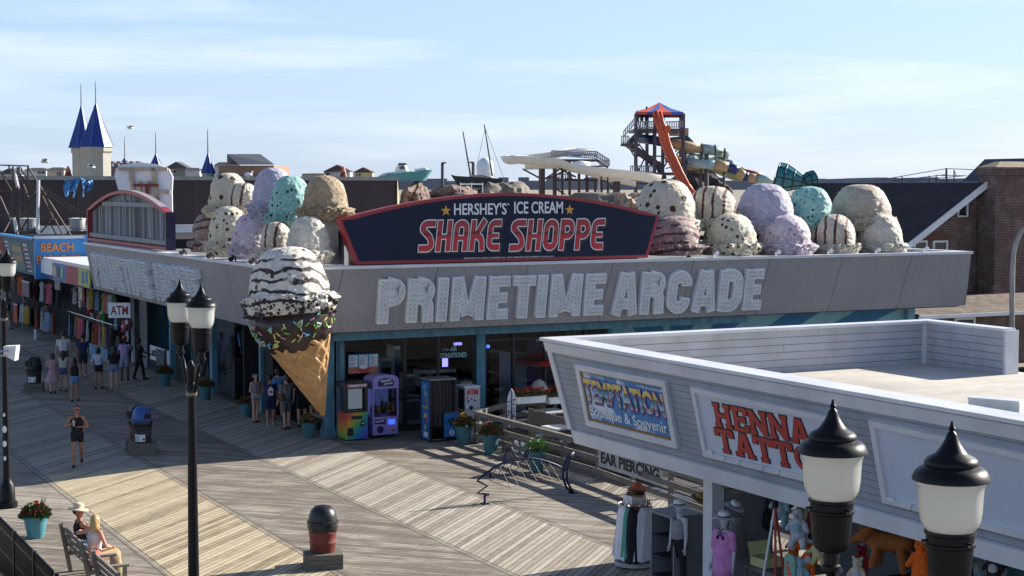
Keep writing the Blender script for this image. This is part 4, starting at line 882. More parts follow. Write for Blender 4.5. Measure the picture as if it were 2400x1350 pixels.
for (x0, x1, y, d0) in ((1486, 1604, 301, 1), (1478, 1604, 404, 1), (1457, 1500, 336, 0)):
    mb = MB(); PB(mb, x0, y, x1, y+6, TD-2.2+d0*.1, 7 if d0 else 1.6); mb.build('platform', M_tst, TW, world=True)
railing(1493, 301, 1532, 301, 16, TD-2.1, TW, 9); railing(1555, 301, 1600, 299, 15, TD-2.1, TW, 9); railing(1478, 404, 1530, 404, 15, TD-2.2, TW, 12); railing(1457, 336, 1474, 336, 17, TD-2.1, TW, 4); railing(1462, 322, 1488, 292, 15, TD-2.3, TW, 6)
mb = MB(); mb.bar(AT(1474, 336, TD-1), AT(1506, 304, TD-1), 1.2, .5); mb.build('stair', M_tst, TW, world=True); mb = MB(); mb.bar(AT(1472, 338, TD-1), AT(1548, 392, TD), 1.2, .4); mb.build('stair', M_tst, TW, world=True)
mb = MB(); mb.bar(AT(1540, 380, TD), AT(1556, 420, TD), 1.2, .5); mb.build('stair', M_tst, TW, world=True)
for a, b in (((1490, 366), (1601, 366)), ((1471, 340), (1490, 372)), ((1535, 312), (1516, 330)), ((1499, 340), (1520, 366)), ((1601, 340), (1570, 366)), ((1495, 402), (1514, 365)), ((1545, 410), (1575, 360)), ((1575, 380), (1601, 340)), ((1490, 430), (1601, 432)), ((1540, 305), (1553, 330)), ((1520, 372), (1534, 400)), ((1534, 330), (1601, 332)), ((1534, 366), (1516, 402)), ((1553, 366), (1595, 404))):
    mb = MB(); mb.bar(AT(*a, TD), AT(*b, TD), .12); mb.build('brace', M_tst, TW, world=True)
CH = place('orange_slide', 'steep orange chute dropping from the top of the slide tower', 'water slide', 1600, 450, TD-3)
M_or2 = mat('orange_fibreglass', C(204, 92, 58), .4, var=.12)
mb = MB(); cp_ = [AT(x, y, TD-3+e) for x, y, e in ((1540, 262, 1), (1545, 285, 0), (1553, 305, 0), (1558, 330, 0), (1565, 350, 0), (1576, 375, -.5), (1590, 405, -1), (1604, 432, -1.5), (1620, 455, -2))]
for o_ in (-.32, 0, .32): mb.tube([p+RT*o_+FW*(0 if o_ else .12) for p in cp_], [.14]*2+[.17]*7 if o_ else .26, 8)
mb.build('chute', M_or2, CH, world=True, smooth=True)
mb = MB(); mb.tube([AT(1556, 302, TD-3), AT(1571, 301, TD-3)], .3, 8); mb.build('mouth', M_or2, CH, world=True)
# tube slides right of tower
TS = place('tube_slide', 'winding tube slide in sections of clear, cream and blue running right from the tower', 'water slide', 1700, 430, TD)
M_tgl = mat('pale_green_tube', C(150, 178, 178), .25, var=.2, coat=.5); M_tnav = mat('navy_tube', C(40, 60, 110), .35); M_tcr = mat('cream_tube', C(188, 160, 120), .5)
def tube(path, r, m, D=TD, name='tube_section'): mb = MB(); mb.tube([AT(x, y, D+e) for x, y, e in path], r, 12); return mb.build(name, m, TS, world=True, smooth=True)
tube([(1500, 325, 2), (1530, 328, 0), (1560, 335, 0)], .43, M_tnav); tube([(1560, 335, 0), (1605, 342, 0), (1645, 349, 0)], .46, M_tcr); tube([(1645, 349, 0), (1672, 352, 0), (1690, 356, 1)], .47, M_tgl)
tube([(1690, 356, 1), (1700, 358, 2), (1698, 366, 4), (1680, 372, 4), (1650, 371, 3), (1628, 374, 2)], .43, M_tgl); tube([(1628, 374, 2), (1618, 379, 0), (1635, 384, -1), (1655, 385, -1), (1676, 386, -1)], .43, M_tgl)
tube([(1676, 386, -1), (1692, 389, -1), (1706, 392, -1)], .46, M_tcr); tube([(1706, 392, -1), (1720, 397, -1), (1728, 401, -1)], .46, M_tnav); tube([(1728, 401, -1), (1738, 409, -1), (1744, 413, -1)], .46, M_tcr); tube([(1744, 413, -1), (1752, 415, -1)], .46, M_tnav); tube([(1752, 415, -1), (1775, 419, -1)], .40, M_tcr); tube([(1775, 419, -1), (1812, 423, -1)], [.5, .2], M_tgl)
for x, y, rr in ((1645, 349, .52), (1676, 352, .52), (1655, 385, .48), (1676, 386, .5), (1640, 384, .48), (1706, 392, .52), (1698, 360, .5), (1625, 378, .48)): tube([(x-1.2, y, 0), (x+1.2, y, 0)], rr, M_dr, name='collar')
tube([(1612, 372, 5), (1650, 368, 6), (1700, 378, 7), (1716, 384, 6)], .3, M_tgl); tube([(1610, 352, 4), (1625, 360, 4), (1620, 370, 4), (1606, 374, 4)], .34, M_tgl); tube([(1560, 372, 3), (1600, 378, 3), (1618, 392, 3), (1650, 398, 2)], .34, M_tcr)
trough([(1640, 392, 2), (1665, 400, 1), (1690, 412, 0), (1720, 424, 0), (1760, 427, 0), (1800, 429, 0)], TD+2, .7, mat('olive_slide', C(150, 154, 120), .6), 'olive_trough', TS)
mb = MB(); PP(mb, [(1675, 395), (1740, 392), (1752, 402), (1740, 415), (1700, 412)], TD+4, 1.2); mb.build('blue_cover', M_tnav, TS, world=True)
tube([(1735, 402, 5), (1765, 408, 5), (1786, 413, 5)], .32, mat('red_tube', C(150, 70, 66), .5))
for x, yt in ((1656, 362), (1607, 352), (1643, 356), (1697, 370), (1815, 424), (1640, 415)): mb = MB(); mb.tube([AT(x, 520, TD), AT(x, yt, TD)], .12 if x != 1656 else .2, 6); mb.build('column', M_tst, TS, world=True)
for a, b in (((1610, 345), (1640, 385)), ((1625, 420), (1660, 385)), ((1665, 400), (1700, 430)), ((1690, 425), (1720, 400)), ((1605, 400), (1660, 402)), ((1560, 430), (1600, 400)), ((1575, 405), (1605, 432)), ((1605, 360), (1655, 364)), ((1720, 405), (1740, 428)), ((1560, 395), (1601, 385))): mb = MB(); mb.bar(AT(*a, TD+2), AT(*b, TD+2), .1); mb.build('brace', M_tst, TS, world=True)
railing(1610, 402, 1668, 402, 10, TD+3, TS, 12); mb = MB(); PB(mb, 1606, 402, 1672, 405, TD+3, 2); mb.build('platform', M_tst, TS, world=True)
BX = place('slide_building', 'tan framed start hut with a dark blue canopy behind the slide tower', 'hut', 1600, 420, TD+8)
mb = MB(); PB(mb, 1602, 300, 1614, 318, TD+6, 1.5); PB(mb, 1570, 312, 1598, 318, TD+6, 1); mb.build('panel', M_tcr, BX, world=True)
mb = MB(); PP(mb, [(1570, 322), (1612, 318), (1634, 340), (1578, 342)], TD+6, 2); mb.build('canopy', mat('dark_teal_canvas', C(54, 84, 104), .7), BX, world=True); mb = MB(); PB(mb, 1606, 322, 1609, 420, TD+7, .3); mb.build('column', M_tst, BX, world=True)
rock('rock', [(1560, 405), (1720, 480)], TD+10, mat('dark_scrub_rock', C(66, 62, 58), .9, var=.6, vs=1.2), 'dark rocky bank beneath the tube slides right of the tower', 9, .4)
# teal funnels
M_tealf = mat('teal_fibreglass', C(40, 120, 130), .25, var=.15, coat=.4); M_ribd = mat('dark_teal_rib', C(20, 56, 66), .5)
def funnel(px, py, D, r, ang, ln, r2, label):
    t = thing('funnel_slide', label, 'water slide', AT(px, py+10, D)); ax = (RT*math.cos(ang)+FW*-.25+UP*math.sin(ang)).normalized(); q = ax.to_track_quat('Z', 'Y').to_matrix(); c0 = AT(px, py, D)
    mb = MB(); mb.lathe([(r, 0), (r*.98, ln*.3), (r*.7, ln*.65), (r2, ln)], c0, 18, q, cap=False); mb.lathe([(r2*.97, ln), (r*.67, ln*.65), (r*.95, ln*.3), (r*.97, 0)], c0, 18, q, cap=False); mb.build('shell', M_tealf, t, world=True, smooth=True)
    for z, rr in ((0, r), (ln*.3, r*.98), (ln*.65, r*.7), (ln, r2)):
        mb = MB(); mb.tube([c0+q @ Vector((rr*1.02*math.cos(k*.3927), rr*1.02*math.sin(k*.3927), z)) for k in range(16)], .07, 5, closed=True); mb.build('rib', M_ribd, t, world=True)
    for k in range(8):
        a = k*.7854; mb = MB(); mb.tube([c0+q @ Vector((rr*1.02*math.cos(a), rr*1.02*math.sin(a), z)) for z, rr in ((0, r), (ln*.3, r*.98), (ln*.65, r*.7), (ln, r2))], .06, 5); mb.build('rib', M_ribd, t, world=True)
funnel(1822, 414, 140, 1.18, R_(-12), 2.2, .42, 'large teal ribbed funnel slide above the lavender scoop'); funnel(1908, 420, 140, .72, R_(195), 1.6, .35, 'smaller teal ribbed funnel slide beside the dark shingle roof')
mb = MB(); mb.tube([AT(1855, 430, 140), AT(1885, 430, 140)], .35, 10); t = mb.build('tube_link', M_tgl, smooth=True); tag(t, 'pale green tube joining the two teal funnels', 'water slide')
# BRICK HOUSE (right)
HD = 66
BH = thing('brick_house', 'dark brick house with a long shingle roof, white gable trim and big chimney', 'house', (44, 62, 0))
def bh(mb, name, m, **k): return mb.build(name, m, BH, world=True, **k)
# gable wall: plane facing the camera (-Y side) at Y = GYH
GYH = 57.5
def gp(px, py, y=GYH): return HY(px, py, y)
gl = gp(2120, 560); pk = gp(2288, 428); 
slope = (pk.z-gl.z)/(pk.x-gl.x); half = 8.5
x_r = pk.x+6.0; x_l = pk.x-half
pr = [(x_l, GYH, pk.z-slope*half-.1), (pk.x, GYH, pk.z-.1), (x_r, GYH, pk.z-slope*6.0-.1), (x_r, GYH, 0), (x_l, GYH, 0)]
mb = MB(); mb.extr(pr, (0, 12, 0)); hw = bh(mb, 'wall', M_brick)
# roof: ridge runs left (west) high; build main roof sheet as big plane going back-left
rl = gp(1912, 425, GYH+5); 
mb = MB()
ridge_r = Vector((pk.x, GYH-.55, pk.z+.06)); 
# gable roof slabs
for sx, ww in ((-1, half+.3), (1, 6.3)):
    a = Vector((pk.x, GYH-.6, pk.z)); b = a+Vector((sx*ww, 0, -slope*ww)); 
    mb.extr([a, b, b-UP*.18, a-UP*.18], (0, 13.2, 0))
bh(mb, 'roof', M_shingd)
# white rake boards
mb = MB()
def rake(a, b, w=.26): mb.extr([a, b, b-UP*w*1.25, a-UP*w*1.25], (0, -.06, 0))
yk = GYH-.62
pkk = Vector((pk.x, yk, pk.z+.04)); rake(pkk-Vector((half, 0, slope*half)), pkk); rake(pkk, pkk+Vector((1.05, 0, -slope*1.05)))
mb.box((pk.x+.1, yk, pk.z-slope*1.05-.35), (pk.x+1.05, GYH, pk.z-slope*1.05-.25))
bh(mb, 'rake_board', M_white)
# windows
def wpx(x0, y0, x1, y1, y=GYH):
    a = gp(x0, y1, y); b = gp(x1, y0, y); mb = MB(); mb.box((a.x, y-.02, a.z), (b.x, y+.02, b.z)); w = bh(mb, 'window', M_glass)
    f = MB(); t_ = .09
    f.box((a.x-t_, y-.08, a.z-t_), (a.x, y+.03, b.z+t_)); f.box((b.x, y-.08, a.z-t_), (b.x+t_, y+.03, b.z+t_)); f.box((a.x, y-.08, b.z), (b.x, y+.03, b.z+t_)); f.box((a.x, y-.08, a.z-t_), (b.x, y+.03, a.z)); f.box((a.x, y-.07, (a.z+b.z)/2-.03), (b.x, y+.01, (a.z+b.z)/2+.03)); f.build('frame', M_white, w, world=True)
wpx(2143, 568, 2168, 605); wpx(2188, 568, 2216, 605)
mb = MB(); a = gp(2136, 566); b = gp(2222, 546); 
mb.box((a.x, GYH-.04, a.z+.03), (b.x, GYH+.01, b.z)); bh(mb, 'lintel', mat('brick_lintel', C(112, 70, 56), .8, var=.4, vs=8, stretch=(8, 1, 1)))
a = gp(2243, 507); b = gp(2265, 507); r = (b.x-a.x)
mb = MB(); pts = [(a.x+r, a.z)]+[(a.x+r+r*math.cos(t), a.z+r*1.35*math.sin(t)) for t in [math.pi/2+math.pi/2*k/8 for k in range(9)]]
mb.extr([(x, GYH-.02, z) for x, z in pts], (0, .04, 0)); w = bh(mb, 'window', M_glass)
mb = MB(); mb.tube([(x, GYH-.05, z) for x, z in pts], .06, 6, closed=True); mb.build('frame', M_white, w, world=True)
# chimney
c0 = gp(2290, 395, GYH-.15); c1 = gp(2425, 395, GYH-1.2)
mb = MB(); mb.box((c0.x+.15, GYH-1.2, 0), (c1.x+.4, GYH-.1, c0.z-.3)); mb.box((c0.x, GYH-1.35, c0.z-.3), (c1.x+.5, GYH-.05, c0.z+.05)); bh(mb, 'chimney', M_brick)
mb = MB(); zt = gp(2330, 379, GYH).z
mb.add([(c0.x+.05, GYH-1.3, c0.z+.055), (c1.x+.4, GYH-1.3, c0.z+.055), (c1.x+.4, GYH-.1, c0.z+.055), (c0.x+.05, GYH-.1, c0.z+.055), (c0.x+.8, GYH-.8, zt), (c1.x-.4, GYH-.8, zt), (c1.x-.4, GYH-.5, zt), (c0.x+.8, GYH-.5, zt)], [(0, 3, 2, 1), (4, 5, 6, 7), (0, 1, 5, 4), (1, 2, 6, 5), (2, 3, 7, 6), (3, 0, 4, 7)]); bh(mb, 'chimney_cap', mat('mortar_cap', C(150, 138, 116), .9, var=.3, vs=3))
# rear higher roof
mb = MB(); a = gp(2255, 425, GYH+12); b = gp(2308, 373, GYH+12); mb.extr([a, b, b+Vector((9, 0, 0)), a+Vector((12, 0, 0))], (0, -4, 0)); bh(mb, 'rear_roof', mat('slate_blue_roof', C(74, 76, 92), .8, var=.2))
# plumbing vent hook
mb = MB(); v0 = HY(2154, 455, GYH+4); mb.tube([v0, v0+UP*.35, v0+UP*.42-Vector((.18, 0, 0)), v0+UP*.36-Vector((.25, 0, 0))], .07, 8); bh(mb, 'vent_pipe', mat('rust_pipe', C(120, 80, 66), .7), smooth=True)
# lower brown roofed annex with gutter
a = gp(2180, 738, 52.5); b = gp(2400, 732, 52.5); t0 = gp(2290, 690, 56.2)
mb = MB(); mb.add([(a.x-.5, 52.5, a.z), (b.x+8, 52.5, a.z), (b.x+8, 56.2, t0.z), (a.x-.5, 56.2, t0.z)], [(0, 1, 2, 3)]); mb.add([(a.x-.5, 52.5, a.z-.12), (b.x+8, 52.5, a.z-.12), (b.x+8, 56.2, t0.z-.12), (a.x-.5, 56.2, t0.z-.12)], [(3, 2, 1, 0)]); bh(mb, 'annex_roof', M_shingb)
mb = MB(); mb.box((a.x-.3, 53.1, 0), (b.x+8, 56.1, a.z)); bh(mb, 'annex_wall', M_brick)
mb = MB(); mb.box((a.x-.6, 52.38, a.z-.16), (b.x+8, 52.5, a.z-.01)); mb.tube([(a.x-.2, 52.9, a.z-.1), (a.x-.1, 53.0, a.z-.6), (a.x-.1, 53.0, 0)], .06, 6); bh(mb, 'gutter', M_white)
wpx(2240, 748, 2280, 775, 53.07)
# power pole with wires at right skyline
t = place('power_pole', 'thin power pole frame with wires above the dark shingle roof', 'power pole', 2218, 430, 180)
for x, y in ((2218, 395), (2236, 398), (2194, 410), (2178, 412), (2114, 412)): mb = MB(); mb.tube([AT(x, 440, 180), AT(x, y, 180)], .12 if x == 2218 else .07, 5); mb.build('mast', M_dr, t, world=True)
for a, b in (((2050, 424), (2218, 395)), ((2218, 395), (2290, 398)), ((2090, 424), (2218, 409)), ((2194, 411), (2265, 412)), ((2236, 398), (2242, 414)), ((2150, 422), (2260, 412))): mb = MB(); mb.tube([AT(*a, 180), AT(*b, 180)], .04, 4); mb.build('wire', M_dr, t, world=True)
# modern curved street light at right edge
t = thing('curved_street_light', 'grey curved arm street light at the right edge before the brick house', 'street light', Vector((AT(2372, 850, 46).x, AT(2372, 850, 46).y, 0)))
mb = MB(); pth = [AT(2372, 1000, 46), AT(2372, 700, 46), AT(2373, 630, 46), AT(2376, 590, 46), AT(2384, 562, 46), AT(2396, 540, 46), AT(2412, 524, 46), AT(2440, 512, 46)]; mb.tube(pth, [.075]*3+[.065]*5, 10); mb.build('pole', mat('galvanised', C(150, 148, 146), .45, metal=.4), t, world=True, smooth=True)
mb = MB(); mb.bar(AT(2440, 512, 46), AT(2475, 510, 46), .3, .12); mb.build('head', M_letter, t, world=True)
# ROOF SIGNS
# big navy sign
SY = 44.78
def hs(x, y, dy=0): return HY(x, y, SY+dy)
SS = thing('ice_cream_sign', 'big navy arched roof sign with a red border reading SHAKE SHOPPE in red italic letters', 'sign', hs(1175, 618))
lt, lb, rb, rt = hs(793, 515), hs(835, 619), hs(1518, 608), hs(1545, 505)
lb.z = rb.z = 5.42
pk_ = hs(1172, 452); cx = (lt.x+rt.x)/2; hwid = (rt.x-lt.x)/2
def outline(k, dz=0.):
    P = [Vector((lb.x+k, SY, lb.z+k)), Vector((rb.x-k, SY, rb.z+k)), Vector((rt.x-k*1.25, SY, rt.z-k*.3))]
    for i in range(1, 24):
        u = 1-i/12.; z0 = (lt.z+rt.z)/2+(rt.z-lt.z)/2*u; P.append(Vector((cx+(hwid-k)*u, SY, z0+(pk_.z-(lt.z+rt.z)/2)*(1-abs(u)**1.9)-k)))
    P.append(Vector((lt.x+k*1.25, SY, lt.z-k*.3))); return P
M_red = mat('sign_red', C(158, 48, 56), .45, var=.12); M_navy = mat('navy_gloss', C(20, 30, 58), .45, var=.2, vs=.6, spec=.25)
mb = MB(); mb.extr(outline(0), (0, .30, 0)); mb.build('border', M_red, SS, world=True)
mb = MB(); mb.extr([p+Vector((0, -.02, 0)) for p in outline(.095)], (0, .018, 0)); sp_ = mb.build('panel', M_navy, SS, world=True)
mb = MB(); mb.box((lt.x+.5, SY+.31, 5.15), (rt.x-.6, SY+.5, 6.3)); mb.build('back_frame', M_steel, SS, world=True)
# grey side return behind the sign, left end
a = hs(778, 520, 1.2)
mb = MB(); mb.add([(lt.x+.12, SY+.32, 5.4), (lt.x+.12, SY+.32, lt.z-.08), (lt.x-.05, SY+2.0, lt.z-.05), (lt.x-.05, SY+2.0, 5.4), (lt.x+.3, SY+.32, 5.4), (lt.x+.3, SY+.32, lt.z-.08), (lt.x+.2, SY+2.0, lt.z-.05), (lt.x+.2, SY+2.0, 5.4)], [(0, 1, 2, 3), (7, 6, 5, 4), (1, 5, 6, 2), (3, 2, 6, 7)]); mb.build('side_panel', mat('grey_side_panel', C(132, 134, 142), .5, metal=.2), SS, world=True)
def st(s, x0, x1, yt0, yb0, m, dd=.03, name='lettering', **k):
    a = hs(x0, yb0); b = hs(x1, yt0); return text(s, (a.x, SY-dd, a.z), (1, 0, 0), (0, 0, 1), b.x-a.x, b.z-a.z, m, name, sp_, .012, **k)
M_wl = mat('sign_white', C(226, 232, 236), .45, var=.05)
st("HERSHEY'S", 1063, 1186, 475, 504, M_wl, bold=.015); st("ICE CREAM", 1204, 1318, 472, 501, M_wl, bold=.015)
st("R", 1188, 1193, 476, 481, M_wl, bold=.0)
M_star = mat('star_gold', C(222, 164, 60), .5, var=.1)
for sx, sy in ((1044, 494), (1334, 492)):
    c_ = hs(sx, sy); mb = MB(); mb.extr([(c_.x+(.17 if i % 2 == 0 else .07)*math.sin(i*math.pi/5), SY-.035, c_.z+(.17 if i % 2 == 0 else .07)*math.cos(i*math.pi/5)) for i in range(10)], (0, .012, 0)); mb.build('star', M_star, sp_, world=True)
# italic deco letters
def deco(word, x0, x1, yb0, yt0):
    DG = {'S': (.66, [[(.64, .90), (.36, .90)]+arc(.30, .76, .20, .14, 100, 200, 5)+[(.44, .46)]+arc(.34, .24, .20, .14, 20, -80, 5)+[(.0, .10)]]),
     'H': (.66, [[(.10, 0), (.10, 1)], [(.54, 0), (.54, 1)], [(.1, .47), (.54, .47)]]),
     'A': (.66, [[(.10, 0), (.10, .74)]+arc(.32, .74, .22, .16, 180, 0, 7)+[(.54, 0)], [(.1, .42), (.54, .42)]]),
     'K': (.68, [[(.10, 0), (.10, 1)], [(.60, 1), (.24, .50), (.46, .42), (.52, .3), (.56, 0)]]),
     'E': (.60, [[(.58, .90), (.32, .90)]+arc(.30, .72, .20, .18, 90, 180, 4)+[(.10, .28)]+arc(.30, .28, .20, .18, 180, 270, 4)+[(.58, .10)], [(.1, .48), (.50, .48)]]),
     'O': (.66, [[(.10, .28), (.10, .72)]+arc(.32, .72, .22, .18, 180, 0, 7)+arc(.32, .28, .22, .18, 0, -180, 7)]),
     'P': (.64, [[(.10, 0), (.10, 1)], [(.1, .90), (.34, .90)]+arc(.34, .68, .20, .22, 90, -90, 7)+[(.1, .46)]])}
    a = hs(x0, yb0); b = hs(x1, yt0); Wd = b.x-a.x; Hh = b.z-a.z; tot = sum(DG[c][0]+.10 for c in word)+.05; x = 0
    for ch in word:
        rd = MB(); wt = MB(); bk = MB(); q = 0
        def T(u, v, z): return Vector((a.x+(u+.14*v)/tot*Wd, SY-z, a.z+v*Hh))
        def T2(u, v, z): return Vector((a.x+(u+.14*v)/tot*Wd+.07, SY-z, a.z+v*Hh-.05))
        for p in DG[ch][1]:
            q += 1; P = [(u+x, v) for u, v in p]; horiz = len(p) == 2 and p[0][1] == p[1][1]
            w = .13 if horiz else .195
            ribbon(wt, P, w+.075, T, .036, .044+.0006*q, ext=.03); ribbon(rd, P, w, T, .046, .054+.0006*q); ribbon(bk, P, w+.10, T2, .022, .028+.0006*q, ext=.03)
        l = rd.build('letter', deco_mat, sp_, world=True); wt.build('letter_edge', M_wl, l, world=True); bk.build('letter_shadow', M_blk, l, world=True); x += DG[ch][0]+.10
t = NT('two_tone_red_letter'); tx, ty, tz = t.sep(t.tc.outputs['Generated'])
deco_mat = t.out(t.ramp(tz, [(0, C(196, 44, 52)), (.50, C(186, 40, 50)), (.56, C(70, 18, 26)), (.64, C(170, 52, 56)), (1, C(158, 40, 50))]), .45)
deco('SHAKE', 979, 1176, 590, 515); deco('SHOPPE', 1192, 1418, 588, 513)
st("©PRODUCTS OF HERSHEY CREAMERY CO. - NOT AFFILIATED WITH HERSHEY'S CHOCOLATE", 1086, 1296, 599, 607, M_wl, bold=.0)
# arched bare-wood sign frame on the boardwalk side
M_bare = NT('bare_grey_boards'); tx, ty, tz = M_bare.sep(); u = M_bare.math('DIVIDE', ty, .30); wn = M_bare.n('ShaderNodeTexWhiteNoise', noise_dimensions='1D'); M_bare.l(M_bare.math('FLOOR', u), wn.inputs['W'])
gr = M_bare.noise(2, 6, .7, M_bare.mapping((1, 6, .35))); cc = M_bare.ramp(M_bare.math('ADD', M_bare.math('MULTIPLY', wn.outputs[0], .45), M_bare.math('MULTIPLY', gr, .6)), [(.25, C(78, 80, 84)), (.8, C(158, 162, 166))])
cc = M_bare.mix(M_bare.math('LESS_THAN', M_bare.math('FRACT', u), .09), cc, (.02, .02, .02)); M_bare = M_bare.out(cc, .85)
AS = thing('arched_sign_frame', 'arched roof sign frame edged in red with its face gone, bare grey boards showing', 'sign', (15.7, 63, 5.4))
XS = 15.75
def ax_(x, y): return HX(x, y, XS)
pl, pr_ = ax_(203, 492), ax_(388, 497); ptop = ax_(287, 447); zb2 = 5.42
pbl = ax_(206, 560); pbr = ax_(386, 588)
yL, yR = pl.y, pr_.y
def arch(k):
    P = [Vector((XS, yR+k, zb2+k)), Vector((XS, yL-k, zb2+k)), Vector((XS, yL-k, pl.z-k*.4))]
    for i in range(1, 18):
        u = i/18.; zz = pl.z+(pr_.z-pl.z)*u+(ptop.z-(pl.z+pr_.z)/2)*(1-abs(2*u-1)**1.9)*1.02; P.append(Vector((XS, yL-k+(yR-yL+2*k)*u, zz-k)))
    P.append(Vector((XS, yR+k, pr_.z-k*.4))); return P
o1 = arch(0); o2 = arch(.12); n = len(o1); mb = MB()
mb.v = [p for p in o1]+[p for p in o2]+[p+Vector((.26, 0, 0)) for p in o1]+[p+Vector((.26, 0, 0)) for p in o2]
for i in range(n):
    j = (i+1) % n; mb.f += [(i, j, n+j, n+i), (i, 2*n+i, 2*n+j, j), (n+i, n+j, 3*n+j, 3*n+i), (2*n+i, 3*n+i, 3*n+j, 2*n+j)]
mb.mi = [0]*len(mb.f); mb.build('rim', M_red, AS, world=True)
mb = MB(); mb.extr([p+Vector((.2, 0, 0)) for p in arch(.11)], (.05, 0, 0)); bb = mb.build('board_panel', M_bare, AS, world=True)
H_ = yL-yR
for i, f in enumerate((.08, .18, .30, .42, .50, .60, .72, .82, .93)):
    y = yL-H_*f; zz = pl.z-.25+(ptop.z-pl.z)*(1-abs(2*f-1)**2)*.85; mb = MB(); mb.box((XS+.11, y-.05, zb2+.2), (XS+.195, y+.05, zz)); mb.build('stud', mat('grey_stud', C(150, 154, 158), .8, var=.3, vs=5), AS, world=True)
mb = MB(); mb.box((XS+.06, yR+.2, zb2+.18), (XS+.19, yL-.2, zb2+.34)); mb.build('rail', MATS['grey_stud'], AS, world=True)
mb = MB(); mb.box((XS+.08, yR+H_*.15, ptop.z-.62), (XS+.19, yL-H_*.2, ptop.z-.45)); mb.build('rail', MATS['grey_stud'], AS, world=True)
mb = MB(); mb.extr([p+Vector((0, -.02, 0)) for p in (Vector((XS-.02, yR, zb2)), Vector((XS+.34, yR, zb2)), Vector((XS+.34, yR, pr_.z)), Vector((XS-.02, yR, pr_.z)))], (0, -.05, 0)); mb.build('end_panel', mat('navy_side', C(42, 38, 70), .5), AS, world=True)
mb = MB(); mb.add([p for q in o1[3:-1] for p in (q+Vector((0, 0, .015)), q+Vector((.26, 0, .015)))], [(2*i, 2*i+1, 2*i+3, 2*i+2) for i in range(len(o1[3:-1])-1)]); mb.build('sheet_cover', mat('silver_cover', C(160, 150, 160), .5), AS, world=True)
# white cutout board seen from the back
CB = thing('cutout_board', 'tall white rounded cutout board seen from behind with timber bracing on the roof', 'cutout sign', AT(340, 575, 66.5)); D0 = 66.5
pts = [(398, 582), (352, 582), (330, 520), (285, 470), (276, 440), (268, 412), (271, 396), (285, 386), (330, 380), (372, 386), (396, 396), (405, 415), (403, 450), (404, 500), (408, 560)]
mb = MB(); PP(mb, pts, D0, .12); mb.build('board', mat('bright_white_board', C(225, 228, 236), .5, var=.04), CB, world=True)
M_tim = mat('new_timber', C(178, 164, 146), .8, var=.3, vs=4); M_rst = mat('red_bracket', C(116, 44, 36), .6)
for (a, b, w) in (((278, 396), (393, 396), .14), ((306, 393), (314, 460), .17), ((359, 394), (371, 500), .17), ((370, 449), (399, 450), .13), ((388, 518), (407, 519), .12), ((386, 546), (402, 546), .12), ((328, 424), (330, 455), .1), ((348, 424), (350, 455), .1)):
    mb = MB(); mb.bar(AT(*a, D0-.1), AT(*b, D0-.1), w, .12, up=tuple(FW)); mb.build('timber', M_tim, CB, world=True)
for (a, b) in (((312, 434), (371, 434)), ((344, 434), (344, 465)), ((352, 469), (374, 469))): mb = MB(); mb.bar(AT(*a, D0-.25), AT(*b, D0-.25), .12, .1, up=tuple(FW)); mb.build('bracket', M_rst, CB, world=True)
for (a, b) in (((380, 545), (402, 580)), ((388, 515), (412, 560))): mb = MB(); mb.bar(AT(*a, D0-.5), AT(*b, D0-1.2), .08); mb.build('brace', M_steel, CB, world=True)
# spotlights along the roof edge
for i, px_ in enumerate((436, 500, 552, 600)):
    p = HX(px_, 590, FX+.15); p = Vector((FX+.15, p.y, ZT+.09)); t = thing('roof_spotlight', ['small dark flood lamp on the roof edge below the mauve scoop', 'small dark flood lamp on the roof edge below the creamy chocolate chip scoop', 'small dark flood lamp on the roof edge below the lilac pink scoop', 'small dark flood lamp on the roof edge closest to the giant cone'][i], 'spotlight', p, 0, 'small flood lamps along the boardwalk side roof edge')
    mb = MB(); mb.tube([(0, 0, 0), (0, 0, .12), (-.12, 0, .2)], .025, 6); mb.build('stem', M_dark, t); mb = MB(); mb.tube([(-.06, 0, .12), (-.2, 0, .04)], [.05, .09], 8); mb.build('lamp_head', M_dark, t)
for i, px_ in enumerate((1673, 1818, 1940, 2052, 2165)):
    p = HY(px_, 597, FY+.1); p = Vector((p.x, FY+.1, ZT+.09)); t = thing('roof_spotlight', ['small white flood lamp in front of the street side chocolate chip scoop', 'small white flood lamp in front of the pink speckled scoop', 'small white flood lamp in front of the front row striped scoop', 'small white flood lamp in front of the pale vanilla end scoop', 'small white flood lamp on the bare roof edge right of all scoops'][i], 'spotlight', p, 0, 'small flood lamps along the street side roof edge')
    mb = MB(); mb.tube([(0, 0, 0), (0, 0, .1), (0, -.12, .16)], .025, 6); mb.build('stem', M_trim, t); mb = MB(); mb.tube([(0, -.02, .1), (0, -.2, .14)], [.05, .08], 8); mb.build('lamp_head', M_trim, t)
mb = MB(); mb.box((hs(1522, 600).x, 45.3, 5.2), (hs(2010, 600).x, 45.5, 5.36)); o = mb.build('plinth_board', mat('ochre_board', C(190, 150, 70), .7, var=.6, vs=2)); tag(o, 'weathered ochre and white board under the front row of scoops', 'board')
